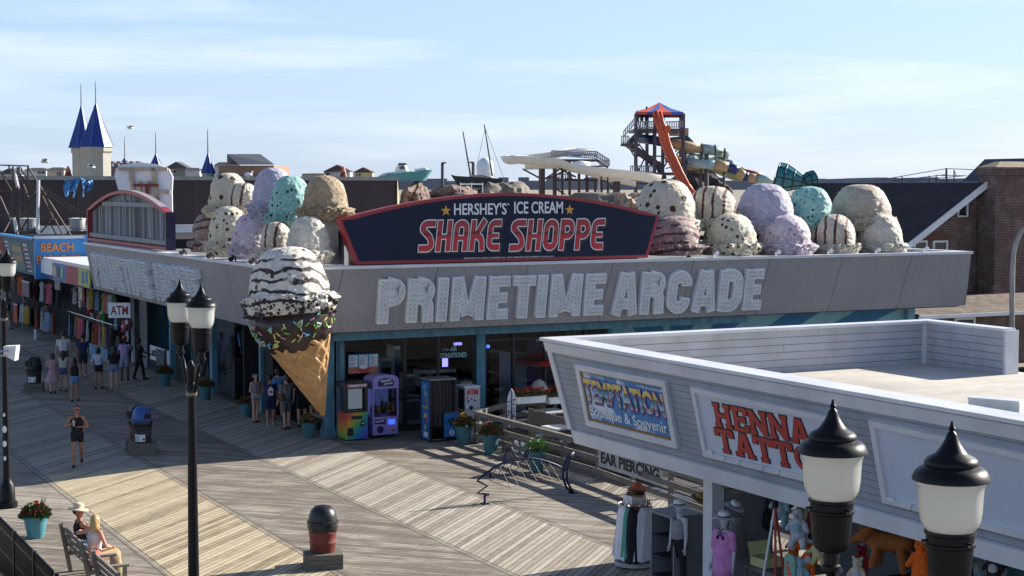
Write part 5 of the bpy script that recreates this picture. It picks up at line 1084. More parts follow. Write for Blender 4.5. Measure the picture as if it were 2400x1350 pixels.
# ICE CREAM SCOOPS
def scoop_mat(name, base, hi, kind, chip=None, stripe=None, cs=9., csz=.32):
    t = NT(name); x, y, z = t.sep()
    n1 = t.noise(3.2, 7, .7); n2 = t.noise(9, 6, .75)
    col = t.mix(t.ramp(n1, [(.35, 0.), (.65, 1.)]), tuple(q*.94 for q in base), hi)
    # worn cracks, denser low down
    cr_ = t.voro(7, vec=t.mapping((1, 1, 1.5)), feat='DISTANCE_TO_EDGE'); crk = t.ramp(cr_.outputs['Distance'], [(0.0, 1.), (.05, 0.)])
    msk = t.ramp(n2, [(.48, 0.), (.62, 1.)])
    low = t.ramp(z, [(.3, 1.), (.9, .4)])
    dk = tuple(q*.36 for q in base)
    crv = t.math('MULTIPLY', crk, t.math('MULTIPLY', msk, low)); col = t.mix(t.math('MULTIPLY', crv, .25), col, dk)
    wl = t.ramp(t.math('ABSOLUTE', t.math('SUBTRACT', t.noise(4.6, 3, .6), .5)), [(.0, 1.), (.022, 1.), (.045, 0.)]); wl2 = t.ramp(t.math('ABSOLUTE', t.math('SUBTRACT', t.noise(8.5, 3, .6, t.mapping((1, 1, 1.8))), .5)), [(.0, 1.), (.028, 1.), (.055, 0.)])
    wm = t.math('MAXIMUM', t.math('MULTIPLY', wl, .55), t.math('MULTIPLY', wl2, low)); col = t.mix(t.math('MULTIPLY', wm, .62), col, dk)
    sp_ = t.ramp(t.noise(22, 4, .8), [(.60, 0.), (.70, 1.)]); col = t.mix(t.math('MULTIPLY', t.math('MULTIPLY', sp_, low), .6), col, dk)
    gr_ = t.ramp(t.noise(1.7, 5, .7), [(.45, 0.), (.75, 1.)]); col = t.mix(t.math('MULTIPLY', gr_, .15), col, tuple(q*.55 for q in base))
    if stripe:
        wob = t.math('MULTIPLY', t.math('SUBTRACT', n1, .5), .22)
        if kind == 'swirl': s_ = t.math('ABSOLUTE', t.math('SUBTRACT', t.math('FRACT', t.math('ADD', t.math('MULTIPLY', z, 3.4), t.math('ADD', t.math('MULTIPLY', x, 1.1), t.math('MULTIPLY', wob, 3.)))), .5))
        else: s_ = t.math('ABSOLUTE', t.math('SUBTRACT', t.math('FRACT', t.math('MULTIPLY', t.math('ADD', t.math('MULTIPLY', t.math('ADD', x, t.math('MULTIPLY', y, -1.)), .8), wob), 2.6)), .5))
        sm = t.ramp(s_, [(.0, 1.), (.10 if kind != 'swirl' else .12, 1.), (.15, 0.)]); top = t.ramp(z, [(.38, 0.), (.42, 1.)]) if kind != 'swirl' else 1.
        gap_ = t.ramp(t.noise(2.1, 3), [(.40, 0.), (.46, 1.)]) if kind == 'swirl' else 1.
        col = t.mix(t.math('MULTIPLY', t.math('MULTIPLY', sm, top), gap_), col, stripe)
    if chip:
        v = t.voro(cs, rnd=1.); sel = t.sep(v.outputs['Color'])[0]
        m = t.math('MULTIPLY', t.math('LESS_THAN', v.outputs['Distance'], csz), t.math('GREATER_THAN', sel, .5)); col = t.mix(m, col, chip)
        bmp = t.math('ADD', m, t.math('MULTIPLY', n2, .6))
    else: bmp = n2
    t.bump(t.math('SUBTRACT', bmp, t.math('MULTIPLY', wm, .8)), 1., .03); return t.out(col, .6)
CHO = C(66, 40, 34)
SM = {
 'choc_chunk': scoop_mat('cookie_chip_cream', C(226, 210, 180), C(240, 232, 214), 'chip', CHO, None, 3.6, .40),
 'stripe': scoop_mat('striped_vanilla', C(228, 212, 186), C(242, 234, 218), 'v', None, C(96, 56, 44)),
 'lavender': scoop_mat('lavender_cream', C(192, 188, 216), C(216, 214, 232), 'p'),
 'mint': scoop_mat('mint_chip_cream', C(140, 208, 198), C(182, 228, 220), 'c', C(32, 58, 56), None, 6.2, .32),
 'caramel': scoop_mat('caramel_cream', C(176, 150, 116), C(202, 180, 148), 'p'),
 'maroon': scoop_mat('mauve_chocolate_cream', C(150, 118, 116), C(200, 178, 174), 'swirl', None, C(84, 58, 62)),
 'chip': scoop_mat('chocolate_chip_cream', C(232, 220, 188), C(244, 238, 218), 'c', C(88, 58, 42), None, 5.6, .34),
 'pink': scoop_mat('pink_lavender_cream', C(222, 202, 220), C(238, 228, 240), 'c', C(190, 130, 150), None, 5, .3),
 'white': scoop_mat('pale_vanilla_cream', C(226, 216, 196), C(240, 236, 224), 'p'),
 'greytan': scoop_mat('grey_beige_cream', C(200, 182, 162), C(222, 210, 194), 'p')}
def scoop(name, label, x, y, z, w, h, m, seed, group, rz=0, M=None, nn=110, mm=60):
    """dome with ruffled skirt. w full skirt width, h height"""
    mb = MB(); R0 = w/2; prof = []
    for i in range(mm+1):
        v = i/mm
        if v < .26: u = v/.26; r = R0*(.90+.10*math.sin(u*math.pi*.8)); zz = h*.30*u
        else:
            u = (v-.26)/.74; a = u*math.pi/2; r = R0*.86*math.cos(a)**.70 if u < .995 else 0.001; zz = h*(.28+.72*math.sin(a)**1.0)
        prof.append((max(r, .002), zz, v))
    sv = Vector((seed*13.7, seed*3.1, 0))
    for r, zz, v in prof:
        for k in range(nn):
            a = 2*math.pi*k/nn; p = Vector((math.cos(a)*r, math.sin(a)*r, zz)); n3 = p*1.6+sv
            d = .045*noise.fractal(n3, 1, 2, 3)+.02*noise.fractal(p*7+sv, .8, 2, 3)*(1.2-v)
            sk = max(0, 1-abs(v-.16)/.17); d += sk*(.16*noise.noise(p*6.5+sv)+.12*noise.noise(p*12+sv)+.05*noise.noise(p*24+sv)+.03)
            # scored lines drawn round the dome by the scoop
            if v > .3: d += .008*math.sin(zz*30+9*noise.noise(p*1.3+sv))*(1-v*.6)+.016*noise.noise(p*10+sv)
            q = p+Vector((math.cos(a), math.sin(a), .25))*d*(1 if r > .1 else .3); mb.v.append(q)
    for i in range(mm):
        for k in range(nn): a = i*nn+k; b = i*nn+(k+1) % nn; mb.f.append((a, b, b+nn, a+nn)); mb.mi.append(0)
    mb.f.append(tuple(range(nn))[::-1]); mb.f.append(tuple(mm*nn+k for k in range(nn))); mb.mi += [0, 0]
    if M: return mb, prof
    me = bpy.data.meshes.new(name); me.from_pydata([tuple(v) for v in mb.v], [], mb.f); me.materials.append(m)
    for p in me.polygons: p.use_smooth = True
    o = bpy.data.objects.new(name, me); COL.objects.link(o); o.location = (x, y, z); o.rotation_euler = (0, 0, rz); return tag(o, label, 'ice cream scoop', group)
def spx(px0, px1, yt, yb, key, label, seed, side, dep=0., group=None):
    """side 'S' street row (depth plane Y), 'B' boardwalk row (plane X)"""
    px = (px0+px1)/2
    if side == 'S': f = lambda x, y: HY(x, y, FY+1.2+dep)
    else: f = lambda x, y: HX(x, y, FX+1.15+dep)
    c_ = f(px, yb); D = (c_-CP).dot(FW); w = (px1-px0)*D/F; zt_ = f(px, yt).z; z0 = c_.z; h = (zt_-z0)
    return scoop('ice_cream_scoop', label, c_.x, c_.y, z0, w*1.03, h, SM[key], seed, group, rz=seed*1.3 if key not in ('stripe',) else .0)
gs = 'giant scoops heaped on the roof'
for a in ((1500, 1648, 505, 597, 'maroon', 'mauve chocolate swirl scoop in the front row touching the right tip of the navy sign', 1), (1640, 1780, 500, 597, 'chip', 'cream scoop with chocolate chips in the front row right of the mauve swirl scoop', 2), (1768, 1908, 503, 597, 'pink', 'pink speckled scoop in the middle of the front row on the street side', 3),
          (1890, 2012, 502, 597, 'stripe', 'brown striped vanilla scoop in the front row beside the pink speckled scoop', 4), (2003, 2121, 502, 597, 'white', 'pale vanilla scoop at the right end of the front row', 5)): spx(*a, 'S', 0, gs)
for a in ((1478, 1640, 420, 552, 'choc_chunk', 'cookie chunk scoop in the back row directly above the right tip of the navy sign', 6), (1600, 1738, 436, 540, 'stripe', 'brown striped vanilla scoop in the back row next to the cookie chunk scoop', 7), (1716, 1868, 430, 548, 'lavender', 'smooth lavender scoop in the back row above the pink speckled scoop', 8),
          (1836, 1958, 436, 540, 'mint', 'mint chip scoop in the back row between lavender and grey beige scoops', 9), (1938, 2096, 432, 540, 'greytan', 'grey beige scoop at the right end of the back row', 10)): spx(*a, 'S', .9, gs)
for a in ((447, 516, 500, 590, 'maroon', 'dusky mauve scoop at the far left end of the boardwalk side heap', 11), (483, 590, 483, 600, 'chip', 'creamy chocolate chip scoop in the front row of the boardwalk side heap', 12), (540, 640, 500, 606, 'pink', 'lilac pink scoop in the front row below the mint scoop', 13),
          (606, 690, 520, 609, 'stripe', 'striped vanilla scoop squeezed between the lilac and pale scoops above the giant cone', 14), (665, 779, 507, 618, 'white', 'pale vanilla scoop directly behind the giant cone', 15)): spx(*a, 'B', 0, gs)
for a in ((483, 590, 405, 512, 'choc_chunk', 'tan cookie chunk scoop at the left end of the upper row', 16), (528, 612, 428, 508, 'stripe', 'striped vanilla scoop in the upper row beside the tall lavender scoop', 17), (585, 694, 393, 514, 'lavender', 'tall lavender scoop, the highest in the boardwalk side heap', 18),
          (625, 738, 411, 536, 'mint', 'bright mint chip scoop in the upper row beside the caramel scoop', 19), (703, 822, 411, 518, 'caramel', 'caramel scoop at the right end of the upper row left of the navy sign', 20)): spx(*a, 'B', .75, gs)
# hidden steel frame carrying the upper row
fr_ = thing('scoop_rack', 'steel frame behind the scoops holding up the back row', 'frame', (30, FY+2.3, 5.02))
mb = MB(); xa = HY(1500, 500, FY+2).x; xb_ = HY(2080, 500, FY+2).x; mb.box((xa, FY+1.9, 5.9), (xb_, FY+2.9, 6.02)); mb.build('shelf', M_steel, fr_, world=True)
for k in range(6): x = xa+(xb_-xa)*k/5; mb = MB(); mb.box((x-.05, FY+2.2, 5.02), (x+.05, FY+2.3, 5.897)); mb.build('upright', M_steel, fr_, world=True)
# white steam / ridge: giant cone at the corner
tip = AT(757, 972, 47.7); rim = AT(697, 783, 46.9); sc_c = AT(690, 728, 46.5)
axv = (rim-tip); Lc = axv.length; Q = axv.to_track_quat('Z', 'Y').to_matrix()
GC = thing('giant_ice_cream_cone', 'giant leaning waffle cone with a chocolate striped scoop and rainbow sprinkles at the arcade corner', 'ice cream cone', tip)
def lt_(p): return Q @ p
mb = MB(); nn, mm = 300, 190; R1 = .95
for i in range(mm+1):
    v = i/mm; z = v*(Lc+.05)
    for k in range(nn):
        a = 2*math.pi*k/nn; r = .05+(R1-.05)*v
        g1 = abs(math.sin(a*5+v*13)); g2 = abs(math.sin(a*5-v*13+1.)); rd = max(max(0, (g1-.82)/.12), max(0, (g2-.82)/.12)); r += .055*min(1, rd)*(.35+v)-.012*abs(noise.noise(Vector((a*6, v*20, 0))))
        mb.v.append(lt_(Vector((r*math.cos(a), r*math.sin(a), z))))
for i in range(mm):
    for k in range(nn): a = i*nn+k; b = i*nn+(k+1) % nn; mb.f.append((a, b, b+nn, a+nn)); mb.mi.append(0)
mb.build('waffle_cone', mat('waffle', C(198, 157, 106), .6, var=.3, vs=2.5, bump=.4, bs=40), GC, smooth=True)
M_choc = mat('dark_chocolate', C(58, 44, 42), .4, var=.3, vs=6)
mb = MB(); nn = 120; prof = [(.92, Lc-.10), (1.0, Lc-.02), (1.05, Lc+.1), (1.10, Lc+.2), (1.13, Lc+.35), (1.16, Lc+.5), (1.16, Lc+.7), (1.1, Lc+.9), (.6, Lc+1.0)]
for i, (r, z) in enumerate(prof):
    for k in range(nn):
        a = 2*math.pi*k/nn; dz = (-.10*abs(math.sin(a*8.5+.6))+.06*noise.noise(Vector((a*3, 0, 4)))) if i == 0 else 0; rr = r*(1+.04*noise.noise(Vector((math.cos(a)*3, math.sin(a)*3, z*3)))+(.05*math.sin(a*6) if i == 1 else 0))
        if i == 1: dz = -.06*abs(math.sin(a*8.5+.6))
        mb.v.append(lt_(Vector((rr*math.cos(a), rr*math.sin(a), z+dz))))
for i in range(len(prof)-1):
    for k in range(nn): a = i*nn+k; b = i*nn+(k+1) % nn; mb.f.append((a, b, b+nn, a+nn)); mb.mi.append(0)
dip = mb.build('chocolate_dip', M_choc, GC, smooth=True)
sprc = [mat('sprinkle_%s' % n, c_, .45, var=0) for n, c_ in (('pink', C(216, 140, 160)), ('blue', C(110, 186, 216)), ('green', C(120, 190, 96)), ('yellow', C(218, 208, 120)))]
random.seed(11)
mb = MB()
for k in range(150):
    a = random.uniform(0, 2*math.pi); z = Lc+random.uniform(.16, .8); u = (z-Lc); r = 1.06+.12*min(1, u/.5)+.045; 
    c_ = Vector((r*math.cos(a), r*math.sin(a), z)); tg = Vector((-math.sin(a), math.cos(a), 0)); th = random.uniform(0, math.pi); d = (tg*math.cos(th)+Vector((0, 0, 1))*math.sin(th))*.075; mb.cur = k % 4
    mb.tube([lt_(c_-d), lt_(c_+d)], .022, 6)
mb.build('sprinkles', sprc, dip)
# scoop on top: swirled chocolate stripes + chunk skirt
t = NT('fudge_swirl_cream'); x, y, z = t.sep(); n1 = t.noise(1.1, 3, .5); n2 = t.noise(7, 6, .75)
ph = t.math('ADD', t.math('MULTIPLY', z, 2.9), t.math('ADD', t.math('MULTIPLY', n1, 2.4), t.math('MULTIPLY', x, .5)))
s_ = t.math('ABSOLUTE', t.math('SUBTRACT', t.math('FRACT', ph), .5)); sm = t.ramp(s_, [(.0, 1.), (.13, 1.), (.17, 0.)])
gp_ = t.ramp(t.noise(1.4, 2), [(.36, 0.), (.42, 1.)]); tp = t.ramp(z, [(1.35, 1.), (1.5, 0.)]) if 0 else t.math('MULTIPLY', t.math('LESS_THAN', z, 1.62), t.math('GREATER_THAN', z, .30))
base = t.mix(t.ramp(n2, [(.4, 0.), (.6, 1.)]), C(206, 198, 184), C(232, 230, 224))
col = t.mix(t.math('MULTIPLY', t.math('MULTIPLY', sm, gp_), tp), base, C(52, 40, 40))
v = t.voro(4.2); sel = t.sep(v.outputs['Color'])[0]; ch_ = t.math('MULTIPLY', t.math('LESS_THAN', v.outputs['Distance'], .30), t.math('GREATER_THAN', sel, .66)); col = t.mix(ch_, col, C(72, 46, 38))
v2 = t.voro(9); sel2 = t.sep(v2.outputs['Color'])[1]; lowm = t.math('LESS_THAN', z, .5); ch2 = t.math('MULTIPLY', t.math('MULTIPLY', t.math('LESS_THAN', v2.outputs['Distance'], .38), t.math('GREATER_THAN', sel2, .45)), lowm); col = t.mix(ch2, col, C(50, 36, 32))
t.bump(t.math('SUBTRACT', n2, t.math('MULTIPLY', sm, .6)), .9, .04); M_fudge = t.out(col, .55)
mb, prof = scoop('x', '', 0, 0, 0, 2.62, 1.95, None, 31, None, M=True, nn=150, mm=80)
sob = mb.build('ice_cream_scoop', M_fudge, GC, smooth=True); sob.location = Q @ Vector((0, 0, Lc+.62)); sob.rotation_euler = (R_(-6), R_(2), .6)
# loose chunks around the skirt
random.seed(21); mb = MB()
for k in range(70):
    a = random.uniform(0, 6.28); r = 1.24+random.uniform(-.05, .12); zc = random.uniform(-.02, .38); bx_ = MB(); s3 = random.uniform(.04, .085)
    c_ = Vector((r*math.cos(a), r*math.sin(a), zc)); RM = Matrix.Rotation(random.uniform(0, 3), 3, Vector((random.random(), random.random(), .5)).normalized())
    P = [c_+RM @ Vector((sx*s3, sy*s3*.8, sz*s3*.8)) for sx, sy, sz in ((-1, -1, -1), (1, -1, -1), (1, 1, -1), (-1, 1, -1), (-.8, -.8, 1), (.8, -.8, 1), (.8, .8, 1), (-.8, .8, 1))]
    mb.add(P, [(0, 3, 2, 1), (4, 5, 6, 7), (0, 1, 5, 4), (1, 2, 6, 5), (2, 3, 7, 6), (3, 0, 4, 7)])
ck = mb.build('chocolate_chunks', M_choc, GC); ck.location = sob.location; ck.rotation_euler = sob.rotation_euler; ck['kind'] = 'stuff'; MATS['dip'] = M_choc
mb = MB(); mb.tube([(0, 0, .1), (.02, .0, -.05), Vector((.05, .3, -.1)), (.05, .9, -.1)], .06, 8); mb.build('bracket', M_steel, GC)
# STREET FURNITURE
def lamp_glass():
    m = bpy.data.materials.new('frosted_lamp_glass'); m.use_nodes = True; t = m.node_tree; b = t.nodes['Principled BSDF']
    b.inputs['Base Color'].default_value = C(228, 230, 226)+(1,); b.inputs['Roughness'].default_value = .22; b.inputs['Coat Weight'].default_value = .7
    o = t.nodes['Material Output']; tl = t.nodes.new('ShaderNodeBsdfTranslucent'); tl.inputs[0].default_value = C(234, 234, 226)+(1,)
    tc_ = t.nodes.new('ShaderNodeTexCoord'); mp_ = t.nodes.new('ShaderNodeMapping'); mp_.inputs['Scale'].default_value = (1, 1, 60); w = t.nodes.new('ShaderNodeTexNoise'); w.inputs['Scale'].default_value = 1
    bp = t.nodes.new('ShaderNodeBump'); bp.inputs['Strength'].default_value = .25; bp.inputs['Distance'].default_value = .01
    t.links.new(tc_.outputs['Object'], mp_.inputs[0]); t.links.new(mp_.outputs[0], w.inputs[0]); t.links.new(w.outputs[0], bp.inputs['Height']); t.links.new(bp.outputs[0], b.inputs['Normal'])
    mx_ = t.nodes.new('ShaderNodeMixShader'); mx_.inputs[0].default_value = .42; t.links.new(b.outputs[0], mx_.inputs[1]); t.links.new(tl.outputs[0], mx_.inputs[2]); t.links.new(mx_.outputs[0], o.inputs[0]); return m
M_lg_ = lamp_glass(); M_lb = mat('satin_black_metal', (.005, .006, .009), .42, var=.4, vs=14, spec=.22, bump=.03, bs=80)
def street_lamp():
    t = thing('street_lamp', 'tall black boardwalk lamp with two frosted lantern heads in the open at left centre', 'street lamp', (7.0, 24.35, 0), 0, 'twin headed black boardwalk lamps')
    ZT_ = 6.275
    mb = MB(); mb.lathe([(.24, 0), (.24, .12), (.19, .16), (.17, .55), (.12, .62), (.10, .7), (.092, .75), (.062, 4.55), (.062, 4.6), (.085, 4.62), (.085, 4.68), (.06, 4.72), (.075, 4.9), (.075, 4.97), (.04, 5.0), (.02, 5.05)], n=24); mb.build('pole', M_lb, t, smooth=True, auto=35)
    mb = MB(); mb.lathe([(.072, 4.50), (.088, 4.52), (.088, 4.56), (.07, 4.58)], n=20); mb.build('collar', mat('worn_pewter', C(120, 116, 108), .4, metal=.6), t)
    for s in (1, -1):
        y = s*.575
        mb = MB(); pth = [(0, s*.05, 4.62), (0, s*.16, 4.60), (0, s*.26, 4.70), (0, s*.34, 4.88), (0, s*.42, 5.00), (0, s*.52, 5.06), (0, s*.58, 5.07), (0, y, 5.06)]
        mb.tube(pth, [.04, .036, .032, .03, .03, .03, .03, .03], 10); mb.tube([(0, s*.26, 4.70), (0, s*.36, 4.74), (0, s*.42, 4.84), (0, s*.38, 4.90), (0, s*.33, 4.86)], .016, 6); ar = mb.build('arm', M_lb, t, smooth=True)
        Z0 = ZT_
        mb = MB(); mb.lathe([(r, Z0+z) for r, z in ((.006, 0), (.013, -.03), (.022, -.045), (.013, -.06), (.028, -.075), (.034, -.09), (.04, -.11), (.055, -.14), (.082, -.18), (.10, -.20), (.142, -.222), (.158, -.24), (.164, -.262), (.160, -.272), (.19, -.285), (.214, -.305), (.226, -.33), (.236, -.355), (.236, -.362), (.21, -.366))][::-1], (0, y, 0), 40); cp = mb.build('lamp_cap', M_lb, t, smooth=True, auto=50)
        mb = MB(); mb.lathe([(r, Z0+z) for r, z in ((.205, -.365), (.212, -.375), (.202, -.395), (.196, -.45), (.191, -.55), (.182, -.61), (.165, -.645), (.140, -.675))][::-1], (0, y, 0), 40, cap=False); mb.build('lamp_glass', M_lg_, t, smooth=True)
        mb = MB(); mb.lathe([(.02, Z0-.62), (.045, Z0-.58), (.045, Z0-.45), (.02, Z0-.40)], (0, y, 0), 12); mb.build('bulb', M_white, t, smooth=True)
        mb = MB(); mb.lathe([(r, Z0+z) for r, z in ((.155, -.672), (.158, -.69), (.146, -.70), (.144, -.745), (.155, -.75), (.155, -.765), (.142, -.775), (.126, -.96), (.118, -1.0), (.10, -1.02), (.09, -1.03), (.05, -1.04), (.05, -1.12), (.065, -1.13), (.065, -1.16), (.04, -1.18), (.02, -1.22), (.008, -1.25))][::-1], (0, y, 0), 32); sk = mb.build('lamp_socket', M_lb, t, smooth=True, auto=40)
        for k in range(3):
            a = k*2.094+.6; b_ = MB(); b_.tube([(.14*math.cos(a), y+.14*math.sin(a), Z0-.735), (.175*math.cos(a), y+.175*math.sin(a), Z0-.735)], .009, 6); b_.build('clamp_bolt', M_lb, sk)
    return t
L1 = street_lamp(); L2 = copy_tree(L1); L2.location = (7.0, 40.2, 0); L2['label'] = 'distant black boardwalk lamp cut by the left edge with stickers on its pole'
L3 = copy_tree(L1); L3.location = (6.91, 8.15, 0); L3['label'] = 'nearest black boardwalk lamp, its two big frosted heads before the tattoo sign'
mb = MB()
for z, r in ((1.9, .09), (1.55, .08), (2.25, .05), (1.2, .06)):
    a = -2.2; d = Vector((math.cos(a), math.sin(a), 0)); 
    mb = MB(); c_ = d*.088+Vector((0, 0, z)); tg = Vector((-d.y, d.x, 0)); mb.extr([c_+tg*r*.6*math.cos(k*.785)+UP*r*math.sin(k*.785) for k in range(8)], d*.004); mb.build('sticker', M_wht, L2)
t = thing('speaker_box', 'white wedge shaped speaker box strapped to the left edge lamp pole', 'speaker', (7.0, 40.2, 3.5)); D_ = 38.6
mb = MB(); mb.extr([AT(8, 812, D_), AT(38, 811, D_), AT(34, 846, D_), AT(8, 833, D_)], FW*.3); mb.build('housing', M_white, t, world=True)
mb = MB(); mb.tube([AT(0, 823, D_), AT(20, 823, D_-.05)], .02, 6); mb.tube([AT(0, 833, D_), AT(16, 834, D_-.05)], .02, 6); mb.build('strap', M_chrome, t, world=True)
# bins
M_bag = mat('black_bin_bag', (.012, .012, .014), .28, var=.3, bump=.8, bs=18); M_bwood = mat('mossy_block_wood', C(112, 112, 100), .9, var=.35, vs=3, stretch=(1, 1, 5), bump=.5)
M_canr = mat('faded_red_can', C(118, 50, 42), .6, var=.4, vs=3); M_cang = mat('dark_grey_can', C(52, 54, 58), .6, var=.3); M_bdome = mat('blue_plastic', C(44, 84, 150), .4, var=.15); M_kdome = mat('black_plastic', C(34, 35, 40), .38, var=.2)
def bin_(px, py, w, wb, hb, hc, hd, can, dome, label, sticker=False, face=None, pw=None):
    p = G(px, py); t = thing('litter_bin', label, 'litter bin', p, -TH*.6, 'drum litter bins on wooden blocks')
    mb = MB(); s = wb/2
    for k in range(3): mb.box((-s, -s, k*hb/3+.003), (s, s, (k+1)*hb/3-.003))
    mb.box((-s+.02, -s+.02, .0), (s-.02, s-.02, hb-.01)); mb.build('wooden_base', M_bwood, t)
    r = w/2; mb = MB(); mb.lathe([(r*.84, hb), (r*.86, hb+.02), (r*.88, hb+hc*.3), (r*.91, hb+hc*.32), (r*.91, hb+hc*.36), (r*.89, hb+hc*.38), (r*.93, hb+hc*.66), (r*.96, hb+hc*.68), (r*.96, hb+hc*.72), (r*.93, hb+hc*.74), (r*.95, hb+hc)], n=28); mb.build('can', can, t, smooth=True, auto=40)
    mb = MB(); nn = 40
    for i, (rr, z) in enumerate(((r*.98, hb+hc*.74), (r*1.02, hb+hc*.82), (r*1.05, hb+hc*.98), (r*1.0, hb+hc*1.01))):
        for k in range(nn): a = 2*math.pi*k/nn; q = 1+.03*noise.noise(Vector((a*4, i, 3))); mb.v.append(Vector((rr*q*math.cos(a), rr*q*math.sin(a), z+(.05*noise.noise(Vector((a*2, 9, 1))) if i == 0 else 0))))
    for i in range(3):
        for k in range(nn): mb.f.append((i*nn+k, i*nn+(k+1) % nn, (i+1)*nn+(k+1) % nn, (i+1)*nn+k)); mb.mi.append(0)
    mb.build('bag', M_bag, t, smooth=True)
    z0 = hb+hc*.99; mb = MB(); mb.lathe([(r*1.06, z0), (r*1.08, z0+.02), (r*1.08, z0+.05), (r*.97, z0+.07), (r*.94, z0+hd*.4), (r*.82, z0+hd*.7), (r*.55, z0+hd*.92), (r*.15, z0+hd), (.01, z0+hd)], n=30); dm = mb.build('dome_lid', dome, t, smooth=True, auto=50)
    if face is not None:
        d = Vector((math.cos(face), math.sin(face), 0)); tg = Vector((-d.y, d.x, 0)); c_ = d*r*.72+Vector((0, 0, z0+hd*.36)); mb = MB(); mb.extr([c_-tg*r*.5-UP*hd*.26, c_+tg*r*.5-UP*hd*.26, c_+tg*r*.45+UP*hd*.26, c_-tg*r*.45+UP*hd*.26], d*r*.34); fl = mb.build('flap_frame', dome, dm)
        mb = MB(); c2 = c_+d*r*.345; mb.extr([c2-tg*r*.38-UP*hd*.18, c2+tg*r*.38-UP*hd*.18, c2+tg*r*.34+UP*hd*.18, c2-tg*r*.34+UP*hd*.18], d*.01); mb.build('flap', M_dark, dm)
    if sticker:
        a0 = -math.pi/2-.25; mb = MB(); n = 8; z1, z2 = hb+hc*.08, hb+hc*.40; P = []
        for z, rr in ((z1, r*.90), (z2, r*.93)):
            for k in range(n): a = a0-.52+1.1*k/(n-1); P.append(((rr+.015)*math.cos(a), (rr+.015)*math.sin(a), z))
        mb.add(P, [(k, k+1, n+k+1, n+k) for k in range(n-1)]); s_ = mb.build('recycling_label', M_wht, t)
        for j in range(3):
            th = j*2.094+.5; mb = MB(); aa = a0-.28; rr = r*.93+.022; ctr = Vector((rr*math.cos(aa), rr*math.sin(aa), (z1+z2)/2)); tg = Vector((-math.sin(aa), math.cos(aa), 0)); R2 = (z2-z1)*.34
            def q(ang, rad): return ctr+tg*math.cos(ang)*rad+UP*math.sin(ang)*rad
            mb.extr([q(th-.5, R2), q(th+.55, R2), q(th+.8, R2*1.25), q(th+1.2, R2*.8), q(th+.8, R2*.4), q(th+.6, R2*.62), q(th-.4, R2*.62)], Vector((math.cos(aa), math.sin(aa), 0))*.004); mb.build('arrow', mat('recycle_green', C(30, 130, 90), .5), s_)
        mb = MB(); aa = a0+.42; rr = r*.93+.022; ctr = Vector((rr*math.cos(aa), rr*math.sin(aa), z1+(z2-z1)*.35)); tg = Vector((-math.sin(aa), math.cos(aa), 0)); mb.extr([ctr+tg*math.cos(k*.785)*.035+UP*math.sin(k*.785)*.035 for k in range(8)], Vector((math.cos(aa), math.sin(aa), 0))*.004); mb.build('red_mark', M_redl, s_)
    return t
bin_(757, 1326, .60, .76, .30, .58, .38, M_canr, M_kdome, 'black domed litter bin with a faded red can, alone on the sunlit boards', face=math.pi*.55)
bin_(324, 1052, .56, .68, .30, .62, .40, M_canr, M_kdome, 'black domed bin with a red can standing behind the blue lidded bin', face=-2.6)
bin_(334, 1062, .58, .80, .32, .64, .42, M_cang, M_bdome, 'blue domed recycling bin with a white label beside the walking woman', True, face=-1.0)
bin_(80, 916, .60, .70, .30, .64, .40, M_cang, M_kdome, 'dark recycling bin with a white label at the far left in the shade', True, face=-2.2)
# planters
M_soil = mat('soil', (.03, .022, .016), .9); M_leaf = mat('planter_leaves', C(70, 106, 52), .6, var=.5, vs=9); M_leafd = mat('dull_leaves', C(92, 96, 60), .6, var=.5, vs=9)
def tuft(mb, c, r, h, n, s, up=.4, seed=0):
    random.seed(seed)
    for i in range(n):
        a = random.uniform(0, 6.283); e = random.random()**.5; rr = r*e; z = h*(1-e*e*.75)*random.uniform(.25, 1)
        p = Vector(c)+Vector((rr*math.cos(a), rr*math.sin(a), z)); d = Vector((math.cos(a)*random.uniform(.2, 1), math.sin(a)*random.uniform(.2, 1), random.uniform(-.5, 1)*up+.2)).normalized(); s_ = s*random.uniform(.6, 1.3)
        sd = d.cross(Vector((random.uniform(-1, 1), random.uniform(-1, 1), random.uniform(-.2, 1)))).normalized()*s_*.42
        mb.add([p, p+d*s_*.5+sd, p+d*s_, p+d*s_*.5-sd], [(0, 1, 2, 3)])
